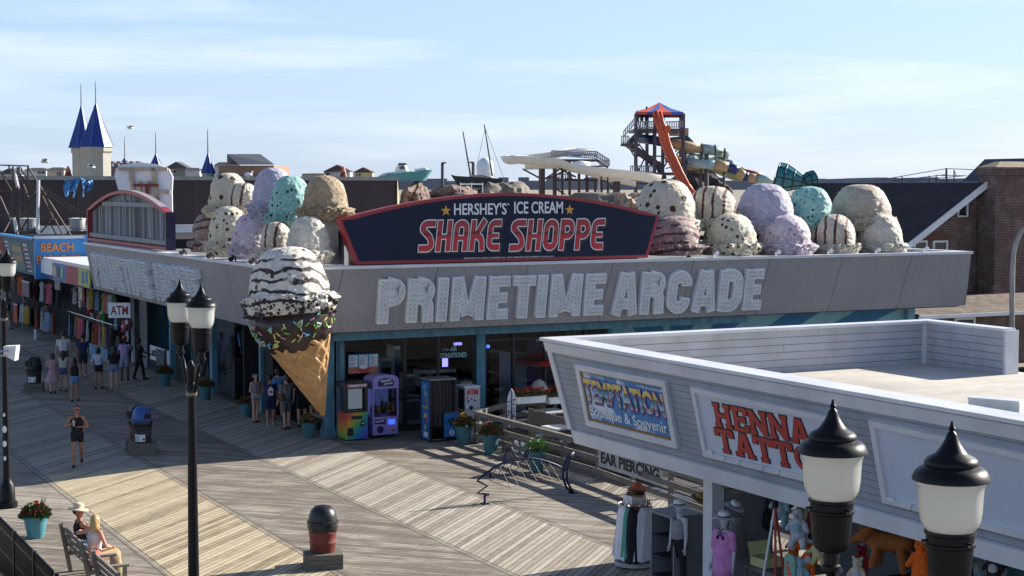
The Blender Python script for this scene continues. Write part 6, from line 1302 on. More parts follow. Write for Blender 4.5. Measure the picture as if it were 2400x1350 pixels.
def planter(p, w, h, label, pot=M_teal, leaf=M_leaf, fl=None, fh=.35, seed=1, spikes=False, trail=False, nf=60, fs=.05, cat='planter'):
    t = thing('flower_planter', label, cat, p, seed, 'round teal flower pots'); r = w/2
    mb = MB(); mb.lathe([(r*.62, 0), (r*.66, .02), (r*.92, h*.82), (r*.93, h*.85), (r*1.02, h*.86), (r*1.04, h), (r*.93, h), (r*.9, h*.93)], n=28); mb.build('pot', pot, t, smooth=True, auto=35)
    mb = MB(); mb.lathe([(r*.9, h*.86), (r*.9, h*.92), (.01, h*.96)], n=20); mb.build('soil', M_soil, t)
    mb = MB(); tuft(mb, (0, 0, h*.93), r*1.1, fh, 420, .10, .8, seed)
    if trail:
        random.seed(seed+5)
        for k in range(7):
            a = -1.2+random.uniform(-.8, .8); L0 = random.uniform(.15, .42)
            for j in range(16): u = j/16; tuft(mb, (r*1.04*math.cos(a), r*1.04*math.sin(a), h-u*L0), .03, .03, 4, .05, .2, seed*31+k*17+j)
    if spikes:
        random.seed(seed+9)
        for k in range(26):
            a = random.uniform(2.2, 4.2); l = random.uniform(.3, .55); b = Vector((-.08, .08, h)); d = Vector((math.cos(a)*random.uniform(.1, .5), math.sin(a)*.3, 1)).normalized(); s_ = d.cross(Vector((.3, 1, 0))).normalized()*.012; mb.add([b-s_, b+s_, b+d*l], [(0, 1, 2)])
    mb.build('foliage', leaf, t)
    if fl:
        random.seed(seed+3); mb = MB(); nm = len(fl)
        for k in range(nf):
            a = random.uniform(0, 6.283); e = random.random()**.5; p_ = Vector((r*1.15*e*math.cos(a), r*1.15*e*math.sin(a), h+fh*(1.02-e*e*.8)*random.uniform(.6, 1.05))); mb.cur = random.randrange(nm)
            for j in range(5):
                b = j*1.2566+a; n_ = Vector((math.cos(b), math.sin(b), .5))*fs; q = p_+Vector((0, 0, random.uniform(-.01, .01))); s_ = Vector((-math.sin(b), math.cos(b), .3))*fs*.5; mb.add([q, q+n_+s_, q+n_*1.3+Vector((0, 0, .01)), q+n_-s_], [(0, 1, 2, 3)])
        mb.build('flowers', fl, t)
    return t
M_fr = mat('red_petals', C(176, 34, 46), .6, var=.2); M_fo = mat('orange_petals', C(196, 96, 56), .6, var=.2); M_fy = mat('yellow_petals', C(206, 172, 60), .6); M_fb = mat('copper_leaves', C(122, 72, 58), .6, var=.4)
planter(G(84, 1260), .54, .48, 'bright turquoise pot full of red flowers and grass spikes in the sun at left', mat('turquoise_pot', C(82, 152, 166), .4, var=.15), M_leaf, [M_fr], .30, 3, True, True, 60, .045)
planter(G(1087, 1041), .50, .56, 'teal pot of coppery plants with yellow flowers before the cash machine', M_teal, M_leafd, [M_fb, M_fb, M_fy], .36, 4, nf=80)
planter(G(1150, 1062), .52, .56, 'teal pot of dark coppery plants at the corner post of the wooden railing', M_teal, M_leafd, [M_fb, M_fb, M_fo], .34, 5, nf=70)
planter(G(1258, 1106), .52, .60, 'teal pot with green leafy plants seen through the fish bicycle rack', M_teal, mat('bright_leaves', C(112, 150, 84), .6, var=.4, vs=8), [M_fy], .34, 6, nf=6)
planter(G(725, 1026), .50, .50, 'shaded teal pot with sparse yellow flowers below the giant cone tip', M_teal, M_leafd, [M_fy, M_fr], .25, 7, nf=20)
planter(G(578, 977), .46, .48, 'shaded teal pot left of the woman in the grey romper', M_teal, M_leafd, [M_fo], .22, 8, nf=24)
planter(G(482, 936), .50, .50, 'shaded teal pot with orange flowers by the arcade glass doors', M_teal, M_leafd, [M_fo], .26, 9, nf=40)
planter(G(386, 905), .50, .50, 'shaded teal pot beside the hot dog banner on the arcade front', M_teal, M_leafd, [M_fr], .34, 10, nf=20)
# fish bicycle rack
M_fish = mat('navy_powder_coat', C(24, 34, 72), .4, var=.15, spec=.3)
f0 = G(1137, 1181); f1 = G(1335, 1157); fd = (f1-f0).normalized(); fn = fd.cross(UP)
def FZ(zx, zy, off=0.): return hit(1000+zx*.2593, 1000+zy*.2593, f0, fn)+fn*off
FR = thing('bicycle_rack', 'navy tubular bicycle rack bent into the outline of a fish', 'bicycle rack', f0)
b0 = Vector((FZ(525, 690).x, FZ(525, 690).y, 0))
mb = MB(); mb.tube([b0, FZ(525, 625), FZ(560, 614), FZ(460, 600), FZ(548, 535), FZ(458, 490), FZ(500, 450), FZ(540, 420), FZ(640, 350), FZ(760, 305), FZ(920, 285), FZ(1020, 297), FZ(1100, 320), FZ(1170, 346), FZ(1228, 378)], .032, 10); mb.build('body_tube', M_fish, FR, world=True, smooth=True, auto=60)
for pth in ([(700, 322), (703, 275), (728, 215), (770, 190), (780, 235), (805, 270), (845, 293)], [(882, 285), (890, 240), (935, 195), (915, 250), (908, 285)]):
    mb = MB(); mb.tube([FZ(*q) for q in pth], .026, 8); mb.build('fin', M_fish, FR, world=True, smooth=True)
for pth in ([(1328, 230), (1270, 285), (1238, 365), (1230, 450), (1258, 540), (1312, 604)], [(1328, 230), (1290, 300), (1266, 400), (1272, 500), (1330, 604)]):
    mb = MB(); mb.tube([FZ(*q) for q in pth], .03, 8); mb.build('tail', M_fish, FR, world=True, smooth=True)
mb = MB(); mb.sphere(FZ(580, 445), .07, 14, 10); mb.build('eye', M_fish, FR, world=True, smooth=True)
arcp = [(650, 345), (715, 325), (800, 300), (880, 290), (945, 288), (1020, 297), (1100, 320)]
for i, (x, y) in enumerate(arcp):
    a = FZ(x, y); b = FZ(x-45, y+150-i*3, -.22); c_ = FZ(x+55, y+195-i*6, .28); mb = MB(); mb.tube([a, b, c_, a], .013, 6); mb.build('wheel_loop', M_lb, FR, world=True)
for q, nm in ((b0, 'a'), (Vector((FZ(1325, 605).x, FZ(1325, 605).y, 0)), 'b')): mb = MB(); mb.lathe([(.12, 0), (.12, .012), (.04, .02)], q, 16); mb.build('foot_plate', M_fish, FR, world=True)
# wooden railing, patio
def rail_run(name, label, pts, h=.95, rails=(.93, .60, .28), pw=.10, cat='railing', step=1.9, m=M_wood):
    t = thing(name, label, cat, pts[0])
    for a, b in zip(pts[:-1], pts[1:]):
        a = Vector(a); b = Vector(b); L_ = (b-a).length; n = max(1, round(L_/step))
        for k in range(n+(1 if b == Vector(pts[-1]) else 0)):
            p = a.lerp(b, k/n); mb = MB(); mb.box((p.x-pw/2, p.y-pw/2, p.z-.15), (p.x+pw/2, p.y+pw/2, p.z+h)); mb.build('post', m, t, world=True)
        sd = (b-a).cross(UP).normalized()*.07
        for z in rails: mb = MB(); mb.bar(a+sd+UP*z, b+sd+UP*z, .045, .14); mb.build('rail', m, t, world=True)
        mb = MB(); mb.bar(a+UP*(h+.022), b+UP*(h+.022), .15, .04); mb.build('cap_rail', m, t, world=True)
    return t
C0 = G(1118, 1041)
rail_run('wooden_railing', 'long weathered grey plank railing running from the corner planter toward the souvenir shop', [(C0.x, C0.y, 0), (21.45, 36.8, 0), (20.9, 28.9, 0)])
rail_run('wooden_railing', 'weathered plank railing around the arcade patio carrying white flower boxes', [(C0.x, C0.y+.05, 0), (22.9, 45.1, 0), (31.5, 44.3, 0)])
rail_run('wooden_railing', 'far grey plank railing on the other side of the ramp below the shop canopy', [(25.2, 43.0, -.1), (24.6, 28.2, -.1)], 1.0)
t = thing('board_fence', 'weathered vertical board fence panel behind the long plank railing', 'fence', (23.0, 40, 0)); random.seed(2)
for k in range(46):
    y = 43.6-k*.155; mb = MB(); mb.box((23.0, y-.07, -.15), (23.03, y+.07, .98+random.uniform(-.02, .02))); mb.build('board', M_wood, t, world=True)
mb = MB(); mb.box((23.035, 36.6, .7), (23.08, 43.7, .79)); mb.build('rail', M_wood, t, world=True)
# ear piercing sign
def sign_board(name, label, O, R, U, w, h, words, m, tm, cat='sign', group=None, bold=.02, th=.03, extra=None):
    R = Vector(R).normalized(); U = Vector(U).normalized(); Nn = R.cross(U); O = Vector(O); t = thing(name, label, cat, O+R*w/2, 0, group); mb = MB(); mb.extr([O, O+R*w, O+R*w+U*h, O+U*h], -Nn*th); pn = mb.build('board', m, t, world=True)
    for (s, x, y, ww, hh) in words: text(s, O+R*(x*w)+U*(y*h)+Nn*.002, R, U, ww*w, hh*h, tm, 'lettering', pn, .006, bold)
    return t
ep = HX(1403, 1092, 21.25); ep2 = HX(1520, 1132, 21.1)
sign_board('piercing_sign', 'white EAR PIERCING board fixed on the long plank railing', ep, (-.03, -1, 0), (0, 0, 1), 3.2, .46, [('EAR PIERCING', .04, .22, .92, .66)], mat('dirty_white_board', C(176, 176, 172), .6, var=.2), M_blk, bold=.04)
for k, x in enumerate((1205, 1221)):
    mb = MB(); q = HX(x+6, 1038, 21.35); mb.box((q.x-.02, q.y-.12, .12), (q.x-.005, q.y+.12, .44)); o = mb.build('paper_notice', M_wht); tag(o, ['left of two white paper notices pinned on the wooden railing', 'right of two white paper notices pinned on the wooden railing'][k], 'notice', 'white notices on the railing')
# flower boxes
def fbox(x0, x1, label, seed):
    y = 44.28; a = HY(x0, 946, y); b = HY(x1, 946, y); t = thing('flower_box', label, 'flower box', ((a.x+b.x)/2, y, a.z), 0, 'white flower boxes on the patio rail'); w = (b.x-a.x)/2
    mb = MB(); mb.box((-w, -.14, 0), (w, .14, .2)); mb.box((-w-.02, -.16, .16), (w+.02, .16, .21)); mb.build('box', M_white, t)
    mb = MB()
    for k in range(5): tuft(mb, (-w+.1+(2*w-.2)*k/4, 0, .2), .17, .2, 120, .08, .8, seed+k)
    mb.build('foliage', M_leafd, t); mb = MB(); random.seed(seed)
    for k in range(60):
        p = Vector((random.uniform(-w, w), random.uniform(-.14, .14), random.uniform(.3, .46)))
        for j in range(5): b_ = j*1.2566; n_ = Vector((math.cos(b_), math.sin(b_), .6))*.05; s_ = Vector((-math.sin(b_), math.cos(b_), .2))*.03; mb.add([p, p+n_+s_, p+n_*1.3, p+n_-s_], [(0, 1, 2, 3)])
    mb.build('flowers', mat('scarlet_petals', C(206, 62, 52), .6, var=.2), t)
fbox(1209, 1274, 'white flower box with scarlet flowers beside the surfboard on the patio rail', 41); fbox(1284, 1334, 'white flower box with scarlet flowers nearest the boutique fascia corner', 51)
# surfboard sign post
p = AT(1199, 1000, 49.6); t = thing('surfboard_sign', 'upright surfboard shaped sign speckled black and white at the patio rail', 'surfboard', Vector((p.x, p.y, 0))); 
ctr = [(1199, 911), (1194, 918), (1190, 930), (1188, 950), (1189, 975), (1191, 1002), (1207, 1002), (1209, 975), (1209, 950), (1207, 928), (1203, 917)]
mb = MB(); mb.extr([AT(x, y, 49.4) for x, y in ctr], FW*.06); bd = mb.build('board', M_wht, t, world=True)
mb = MB(); mb.extr([AT(x, y, 49.385) for x, y in ((1198, 913), (1200, 913), (1202, 1001), (1196, 1001))], FW*.01); mb.build('centre_stripe', mat('slate_stripe', C(84, 92, 110), .5), bd, world=True)
random.seed(8)
for k in range(26):
    x = random.choice((random.uniform(1190, 1194), random.uniform(1203, 1207))); y = random.uniform(930, 995); s_ = random.uniform(1.0, 2.0); mb = MB(); mb.extr([AT(x-s_, y-s_*.7, 49.385), AT(x+s_, y-s_, 49.385), AT(x+s_*.6, y+s_, 49.385), AT(x-s_, y+s_*.8, 49.385)], FW*.01); mb.build('cow_patch', M_blk, bd, world=True)
# umbrella, tables
M_umb = mat('red_canvas', C(188, 36, 44), .6, var=.1)
def umbrella(p, label, w=1.25):
    t = thing('patio_umbrella', label, 'umbrella', p, .3, 'red patio umbrellas'); mb = MB(); mb.tube([(0, 0, 0), (0, 0, 2.35)], .025, 8); mb.build('pole', M_blk, t)
    mb = MB(); n = 8
    top = (0, 0, 2.4); R1_ = [(w*math.cos(k*math.pi/4), w*math.sin(k*math.pi/4), 1.95) for k in range(n)]; R2_ = [(x, y, z-.14) for x, y, z in R1_]
    mb.add([top]+R1_+R2_, [(0, 1+k, 1+(k+1) % n) for k in range(n)]+[(1+k, 9+k, 9+(k+1) % n, 1+(k+1) % n) for k in range(n)]); mb.build('canopy', M_umb, t)
p = AT(1294, 1000, 54.6); umbrella((p.x, p.y, 0), 'red canvas patio umbrella half hidden by the boutique fascia corner')
def ptable(px, D, label, w=1.7):
    p = AT(px, 1000, D); t = thing('picnic_table', label, 'table', (p.x, p.y, 0), .1, 'white picnic tables on the patio'); mb = MB(); mb.box((-w/2, -.4, .72), (w/2, .4, .77)); mb.build('tabletop', M_white, t)
    for s in (-1, 1): mb = MB(); mb.box((-w/2, s*.68-.13, .42), (w/2, s*.68+.13, .46)); mb.build('bench_seat', M_white, t); mb = MB(); mb.bar((s*.55, -.6, 0), (s*.55, .2, .72), .07); mb.bar((s*.55, .6, 0), (s*.55, -.2, .72), .07); mb.bar((s*.55, -.7, .4), (s*.55, .7, .4), .06); mb.build('leg', M_wood, t)
ptable(1278, 50.4, 'white topped picnic table just behind the first flower box', 1.2); ptable(1330, 47.2, 'white topped picnic table partly under the boutique fascia end', 1.3)
p = AT(1263, 925, 52.5); ST_ = thing('cone_statue', 'waist high ice cream statue with black flecked pale scoops behind the flower boxes', 'statue', (p.x, p.y, 0))
mb = MB(); mb.lathe([(.1, 0), (.27, .95)], n=20); mb.build('cone', mat('dim_waffle', C(150, 112, 72), .7), ST_)
mb = MB(); mb.lathe([(.34, .95), (.38, 1.03), (.31, 1.1), (.29, 1.22), (.18, 1.42), (.02, 1.5)], n=24); mb.build('scoop', SM['white'], ST_, smooth=True)
# black picket fence lower left
t = thing('black_fence', 'black metal picket fence with knobbed tops along the lower left corner', 'fence', (5.6, 27, 0)); y = 22.0
while y < 36: mb = MB(); mb.box((5.57, y-.05, 0), (5.63, y+.05, 1.2)); mb.build('post', M_lb, t, world=True); y += 1.9
mb = MB(); mb.box((5.585, 22, .98), (5.615, 35.9, 1.03)); mb.build('rail', M_lb, t, world=True); mb = MB(); mb.box((5.585, 22, .1), (5.615, 35.9, .15)); mb.build('rail', M_lb, t, world=True); mb = MB(); mb.box((5.585, 22, .55), (5.615, 35.9, .59)); mb.build('rail', M_lb, t, world=True)
y = 28.0; n = 0
while y < 34.9 and n < 95: mb = MB(); mb.box((5.588, y-.014, .05), (5.612, y+.014, 1.15)); mb.sphere((5.6, y, 1.17), .03, 6, 4); mb.build('picket', M_lb, t, world=True); y += .07; n += 1
# benches facing the shops
M_bench = mat('grey_bench_wood', C(150, 142, 130), .85, var=.35, vs=4, stretch=(4, .5, 4), bump=.4)
def bench(y0, y1, label, x=6.85):
    t = thing('wooden_bench', label, 'bench', (x+.25, (y0+y1)/2, 0), 0, 'weathered wooden benches facing the shops'); L_ = (y1-y0)/2
    for k in range(3): mb = MB(); mb.box((-.18+k*.16, -L_, .42), (-.04+k*.16, L_, .46)); mb.build('seat_slat', M_bench, t)
    for k in range(3): z = .52+k*.15; mb = MB(); mb.extr([(-.22-k*.04, -L_, z), (-.18-k*.04, -L_, z), (-.21-k*.04, -L_, z+.12), (-.25-k*.04, -L_, z+.12)], (0, 2*L_, 0)); mb.build('back_slat', M_bench, t)
    for s in (-1, 1):
        yy = s*(L_-.16); mb = MB(); mb.bar((-.18, yy, .0), (-.36, yy, 1.0), .10, .07, up=(1, 0, 0)); mb.build('back_post', M_bench, t); mb = MB(); mb.box((.18, yy-.05, 0), (.28, yy+.05, .42)); mb.build('leg', M_bench, t); mb = MB(); mb.box((-.30, yy-.06, .645), (.30, yy+.06, .69)); mb.box((.19, yy-.04, .46), (.26, yy+.04, .645)); mb.build('armrest', M_bench, t)
        mb = MB(); mb.box((-.2, yy-.04, .34), (.28, yy+.04, .417)); mb.build('bearer', M_bench, t)
    return t
bench(30.85, 33.0, 'weathered bench with the sitting couple'); bench(28.0, 30.2, 'empty weathered bench at the bottom edge nearest the camera')
# MACHINES IN FRONT OF THE ARCADE
def frontbox(px0, px1, y, d, z0, z1): return (HY(px0, 950, y).x, y, z0), (HY(px1, 950, y).x, y+d, z1)
YM = 46.0
def bxp(px0, px1, z0, z1, y, d, name, m, par, **k): mb = MB(); a, b = frontbox(px0, px1, y, d, z0, z1); mb.box(a, b); return mb.build(name, m, par, world=True, **k)
def rainbow():
    t = NT('rainbow_decal'); x, y, z = t.sep(t.tc.outputs['Generated']); f = t.math('ADD', t.math('MULTIPLY', x, .6), t.math('MULTIPLY', t.math('SUBTRACT', 1., z), .5)); c_ = t.ramp(f, [(.1, C(190, 70, 60)), (.3, C(210, 150, 60)), (.45, C(120, 170, 70)), (.62, C(50, 150, 130)), (.8, C(40, 110, 180)), (1, C(90, 80, 170))])
    v = t.voro(14, vec=t.mapping((1, .1, 1))); c_ = t.mix(t.math('LESS_THAN', v.outputs['Distance'], .12), c_, C(230, 230, 180)); return t.out(c_, .3)
M_rb = rainbow(); M_mblk = mat('machine_black', (.014, .014, .018), .35, var=.2)
t = thing('prize_machine', 'black prize cabinet with a rainbow lower front and PRIMETIME header', 'arcade machine', (HY(833, 1000, YM).x, YM, 0)); y = YM
bxp(811, 862, .05, .86, y, .7, 'lower_cabinet', M_rb, t); bxp(811, 862, .862, 1.70, y+.3, .40, 'back_cabinet', M_mblk, t); bxp(809, 864, 1.60, 1.78, y-.03, .75, 'top', M_mblk, t, bevel=.015)
bxp(811, 815, .862, 1.60, y, .3, 'corner_post', M_mblk, t); bxp(858, 862, .862, 1.60, y, .3, 'corner_post', M_mblk, t); bxp(811, 862, .862, .92, y-.005, .3, 'sill', M_mblk, t)
h = bxp(813, 860, 1.62, 1.74, y-.045, .01, 'header', mat('header_print', C(176, 90, 120), .4, var=.6, vs=6), t); a = HY(816, 900, y); text('PRIMETIME', (a.x, y-.046, 1.65), (1, 0, 0), (0, 0, 1), HY(858, 900, y).x-a.x, .07, M_wht, 'lettering', h, .006, .03)
bxp(816, 849, .95, 1.56, y+.2, .01, 'prize_poster', mat('poster_pale', C(196, 200, 206), .5, var=.3, vs=5, emit=C(190, 196, 206), es=.16), t); bxp(815, 858, .93, 1.6, y+.03, .006, 'glass', M_see, t)  # poster's faint glow stands in for light inside the cabinet
bxp(823, 849, .66, .76, y-.01, .01, 'prize_slot', M_blk, t); bxp(814, 828, .16, .40, y-.01, .01, 'prize_door', M_blk, t); bxp(845, 855, .44, .60, y-.012, .01, 'coin_panel', M_mblk, t); bxp(848, 853, .50, .55, y-.02, .006, 'coin_light', mat('coin_glow', C(230, 190, 90), .4), t)
# purple claw machine
M_pur = mat('lilac_cabinet', C(150, 138, 208), .35, var=.1, coat=.3); M_nv = mat('navy_decal', C(24, 32, 78), .35, var=.2); y = YM+.1
t = thing('claw_machine', 'lilac claw crane machine with a rounded top full of plush prizes', 'arcade machine', (HY(903, 1000, y).x, y, 0))
bxp(874, 933, .10, .66, y, .75, 'lower_cabinet', M_pur, t, bevel=.01); bxp(873, 876.5, .662, 1.52, y, .06, 'corner_post', M_pur, t); bxp(930.5, 934, .662, 1.52, y, .06, 'corner_post', M_pur, t); bxp(873, 876, .662, 1.52, y+.69, .06, 'corner_post', M_pur, t); bxp(931, 934, .662, 1.52, y+.69, .06, 'corner_post', M_pur, t)
a = HY(873, 900, y).x; b = HY(934, 900, y).x; mb = MB(); mb.extr([(a, y-.02, 1.52), (b, y-.02, 1.52), (b, y-.02, 1.78)]+[((a+b)/2+(b-a)/2*math.cos(k*math.pi/8), y-.02, 1.78+.18*math.sin(k*math.pi/8)) for k in range(1, 8)]+[(a, y-.02, 1.78)], (0, .76, 0)); hd = mb.build('header', M_pur, t, world=True)
mb = MB(); c_ = (a+b)/2; mb.extr([(c_-.25, y-.026, 1.60), (c_+.25, y-.026, 1.60)]+[(c_+.27*math.cos(k*math.pi/8), y-.026, 1.70+.15*math.sin(k*math.pi/8)) for k in range(0, 9)], (0, -.006, 0)); d_ = mb.build('logo_panel', M_nv, hd, world=True)
text('PRIZE', (c_-.16, y-.034, 1.72), (1, 0, .12), (0, 0, 1), .34, .06, M_wht, 'lettering', d_, .004, .03); text('ZONE', (c_-.08, y-.034, 1.64), (1, 0, .08), (0, 0, 1), .30, .055, M_wht, 'lettering', d_, .004, .03)
mb = MB(); mb.box((a+.05, y+.70, .68), (b-.05, y+.72, 1.5)); mb.build('backdrop', mat('burst_backdrop', C(70, 80, 140), .5, var=.7, vs=5, emit=C(90, 100, 170), es=.2), t, world=True)  # backdrop glows slightly in place of the machine's inner lighting
random.seed(4); cols_ = [C(206, 180, 60), C(190, 90, 50), C(150, 50, 60), C(200, 200, 190), C(60, 110, 170), C(110, 70, 50)]
for k in range(26):
    x = random.uniform(a+.12, b-.12); yy = random.uniform(y+.12, y+.62); z = .74+random.uniform(0, .22); mb = MB(); mb.sphere((0, 0, 0), .07, 8, 6); mb.sphere((0, -.01, .08), .05, 8, 6); mb.sphere((.04, 0, .12), .02, 5, 4); mb.sphere((-.04, 0, .12), .02, 5, 4)
    mb.v = [v+Vector((x, yy, z)) for v in mb.v]; i = k % 6; o = mb.build('plush_prize', mat('plush%d' % i, cols_[i], .8), smooth=True)
    o.parent = t; o.location = o.location-Vector(t.location)
mb = MB(); mb.tube([(c_, y+.35, 1.52), (c_, y+.35, 1.25)], .015, 6); mb.tube([(c_, y+.35, 1.27), (c_+.07, y+.35, 1.18), (c_+.02, y+.35, 1.1)], .01, 5); mb.tube([(c_, y+.35, 1.27), (c_-.07, y+.35, 1.18), (c_-.02, y+.35, 1.1)], .01, 5); mb.build('claw', M_chrome, t, world=True)
bxp(876.5, 930.5, .67, 1.52, y+.01, .006, 'glass', M_see, t)
p_ = bxp(878, 903, .44, .58, y-.008, .008, 'name_plate', M_nv, t); a2 = HY(880, 980, y).x; text('PRIZE ZONE', (a2, y-.012, .49), (1, 0, .06), (0, 0, 1), .28, .05, M_wht, 'lettering', p_, .004, .03)
bxp(906, 932, .12, .66, y-.06, .055, 'control_box', M_pur, t, bevel=.01); bxp(910, 926, .42, .58, y-.07, .01, 'screen', mat('screen_blue', C(60, 80, 190), .3, emit=C(60, 90, 220), es=.8, var=0), t)
for px_, z, r, m_ in ((891, .27, .11, M_nv), (919, .25, .05, M_chrome)):
    mb = MB(); x = HY(px_, 990, y).x; mb.extr([(x+r*math.cos(k*.3927), y-(.008 if px_ < 900 else .07), z+r*math.sin(k*.3927)) for k in range(16)], (0, -.012, 0)); mb.build('round_door' if px_ < 900 else 'joystick_plate', m_, t, world=True)
for px_ in (879, 928): mb = MB(); x = HY(px_, 990, y).x; mb.sphere((x, y+.1, .05), .045, 8, 6); mb.build('caster', M_blk, t, world=True)
# photo booth
y = 44.7; t = thing('photo_booth', 'tall blue photo booth with a black pleated curtain and sea print side', 'photo booth', (HY(1030, 1000, y).x, y, 0))
M_sea = mat('sea_print', C(54, 120, 190), .35, var=.5, vs=2.5)
xL = HY(1008, 950, y).x; dB = .66
mb = MB(); mb.box((xL, y+.03, .06), (xL+.03, y+dB-.03, 1.82)); sp2 = mb.build('side_print', M_sea, t, world=True)
mb = MB(); mb.box((xL-.01, y-.01, 0), (xL+.05, y+.03, 1.86)); mb.build('frame', M_blk, t, world=True); mb = MB(); mb.box((xL-.01, y+dB-.03, 0), (xL+.05, y+dB+.02, 1.86)); mb.build('frame', M_blk, t, world=True)
bxp(1066, 1069, .0, 1.86, y-.01, dB, 'frame', M_blk, t); bxp(1007, 1070, 1.862, 1.91, y-.04, dB+.08, 'roof', mat('booth_roof', C(120, 122, 126), .5), t); bxp(1009, 1069, .0, .058, y+.01, dB, 'base', M_blk, t); bxp(1011, 1066, .06, 1.85, y+dB-.05, .04, 'back', M_blk, t)
for k, (dy, z, c1_) in enumerate(((.32, 1.45, C(200, 210, 90)), (.26, 1.22, C(230, 120, 60)), (.36, .78, C(220, 200, 70)), (.24, .66, C(200, 70, 70)), (.33, .42, C(220, 190, 60)), (.38, 1.64, C(90, 190, 200)))):
    mb = MB(); mb.extr([(xL-.003, y+dy+.13*math.cos(j_*1.2566+k)*(1 if j_ % 2 else .5), z+.09*math.sin(j_*1.2566+k)) for j_ in range(5)], (-.003, 0, 0)); mb.build('sea_creature', mat('creature%d' % k, c1_, .5), sp2, world=True)
text('PHOTO', (xL-.004, y+dB-.12, .98), (0, -1, 0), (0, 0, 1), .44, .09, mat('yellow_lettering', C(226, 210, 80), .5), 'lettering', sp2, .004, .01)
mb = MB(); mb.box((xL-.006, y+.18, .12), (xL-.001, y+.46, .28)); mb.build('price_plate', M_wht, sp2, world=True)
mb = MB(); xa, xb_ = HY(1011, 950, y).x, HY(1066, 950, y).x; n = 60; vs = []
for z in (.42, 1.88):
    for k in range(n+1): u = k/n; vs.append((xa+(xb_-xa)*u, y+.06+.02*math.sin(u*40+math.sin(u*9)), z if z > 1 else (z if u < .72 else .8)))
mb.add(vs, [(k, k+1, n+k+2, n+k+1) for k in range(n)]); mb.build('curtain', mat('black_curtain', (.014, .013, .015), .6, var=.2), t, world=True, smooth=True)
bxp(1044, 1073, .12, .86, y-.06, .12, 'front_panel', M_sea, t); bxp(1043, 1074, .865, .90, y-.08, .16, 'panel_ledge', M_chrome, t)
x = HY(1057, 1000, y).x; mb = MB(); mb.extr([(x+.09*math.cos(k*.523), y-.066, .26+.09*math.sin(k*.523)) for k in range(12)], (0, -.006, 0)); pl_ = mb.build('round_badge', M_wht, t, world=True); text('2', (x-.03, y-.075, .22), (1, 0, 0), (0, 0, 1), .06, .09, M_blk, 'lettering', pl_, .004, .03)
for (dx, z) in ((-.10, .62), (.02, .66), (.1, .6), (-.04, .52), (.07, .48)): mb = MB(); mb.extr([(x+dx-.045, y-.066, z-.04), (x+dx+.045, y-.066, z-.05), (x+dx+.04, y-.066, z+.05), (x+dx-.04, y-.066, z+.045)], (0, -.005, 0)); mb.build('dark_print', M_blk, t, world=True)
mb = MB(); mb.box((xa+.05, y+.25, .42), (xb_-.4, y+.55, .5)); mb.build('stool', mat('stool_grey', C(110, 110, 112), .5), t, world=True); bxp(1012, 1046, .07, .10, y-.12, .5, 'step', M_chrome, t)
# cash machine
y = 44.9; t = thing('cash_machine', 'tall white cash machine marked ATM in red with stickers on its side', 'cash machine', (HY(1106, 1000, y).x, y, 0))
M_atm = mat('scuffed_white_metal', C(184, 186, 188), .45, var=.2, vs=3); bxp(1090, 1125, .02, 1.56, y, .6, 'cabinet', M_atm, t); bxp(1088, 1126, 1.562, 1.60, y-.03, .66, 'lid', M_white, t)
a = HY(1092, 950, y).x; b = HY(1119, 950, y).x; M_red2 = mat('atm_red', C(196, 30, 36), .5); text('ATM', (a+.02, y-.005, 1.33), (1, 0, 0), (0, 0, 1), b-a, .17, M_red2, 'lettering', t, .006, .05)
for px_, z, s_, m_ in ((1098, 1.14, .05, M_sea), (1105, 1.2, .03, M_blk), (1113, 1.15, .035, M_blk), (1095, .97, .04, M_wht), (1104, .93, .07, M_blk), (1095, 1.24, .035, M_red2)):
    x = HY(px_, 950, y).x; mb = MB(); mb.extr([(x+s_*math.cos(k*.785), y-.004, z+s_*math.sin(k*.785)) for k in range(8)], (0, -.003, 0)); mb.build('sticker', m_, t, world=True)
bxp(1086.5, 1089.5, .9, 1.5, y+.05, .4, 'side_keypad', M_blk, t)
# menu board and window lettering
y = AY-.12; a, b = HY(816, 876, y), HY(886, 828, y)
t = thing('menu_board', 'blue and white menu board hung in the shop window above the prize cabinet', 'menu board', (a.x, y, a.z)); W_, H2 = b.x-a.x, b.z-a.z
mb = MB(); mb.box((a.x, y-.02, a.z), (b.x, y, b.z)); bd = mb.build('board', mat('menu_blue', C(90, 160, 200), .5, var=.15), t, world=True)
for k in range(3):
    x0 = a.x+W_*(.03+.335*k); mb = MB(); mb.box((x0, y-.026, a.z+H2*.36), (x0+W_*.27, y-.021, b.z-H2*.06)); pg = mb.build('menu_page', M_wht, bd, world=True)
    for j in range(8): mb = MB(); z = a.z+H2*(.42+.06*j); mb.box((x0+.02, y-.029, z), (x0+W_*.27*(.55+.35*((j*7+k) % 3)/2), y-.027, z+H2*.022)); mb.build('menu_line', M_bs2, pg, world=True)
mb = MB(); mb.box((a.x, y-.024, a.z), (b.x, y-.021, a.z+H2*.33)); ph = mb.build('food_picture', mat('food_print', C(200, 120, 90), .5, var=.6, vs=5), bd, world=True)
mb = MB(); xc = (a.x+b.x)/2; mb.extr([(xc+W_*.13*math.cos(k*.3927), y-.027, a.z+H2*.32+H2*.1*math.sin(k*.3927)) for k in range(16)], (0, -.004, 0)); mb.build('oval_badge', M_wht, ph, world=True)
mb = MB(); mb.extr([(xc-W_*.25, y-.026, a.z+H2*.22), (xc+W_*.28, y-.026, a.z+H2*.26), (xc+W_*.15, y-.026, a.z+.02), (xc-W_*.12, y-.026, a.z+.02)], (0, -.003, 0)); mb.build('red_dish', M_redl, ph, world=True)
M_pt = mat('pale_teal_vinyl', C(150, 206, 214), .5); y = AY-.03
t = thing('window_lettering', 'pale teal AIR CONDITIONED lettering stuck on the shop glass', 'window lettering', HY(1063, 840, y))
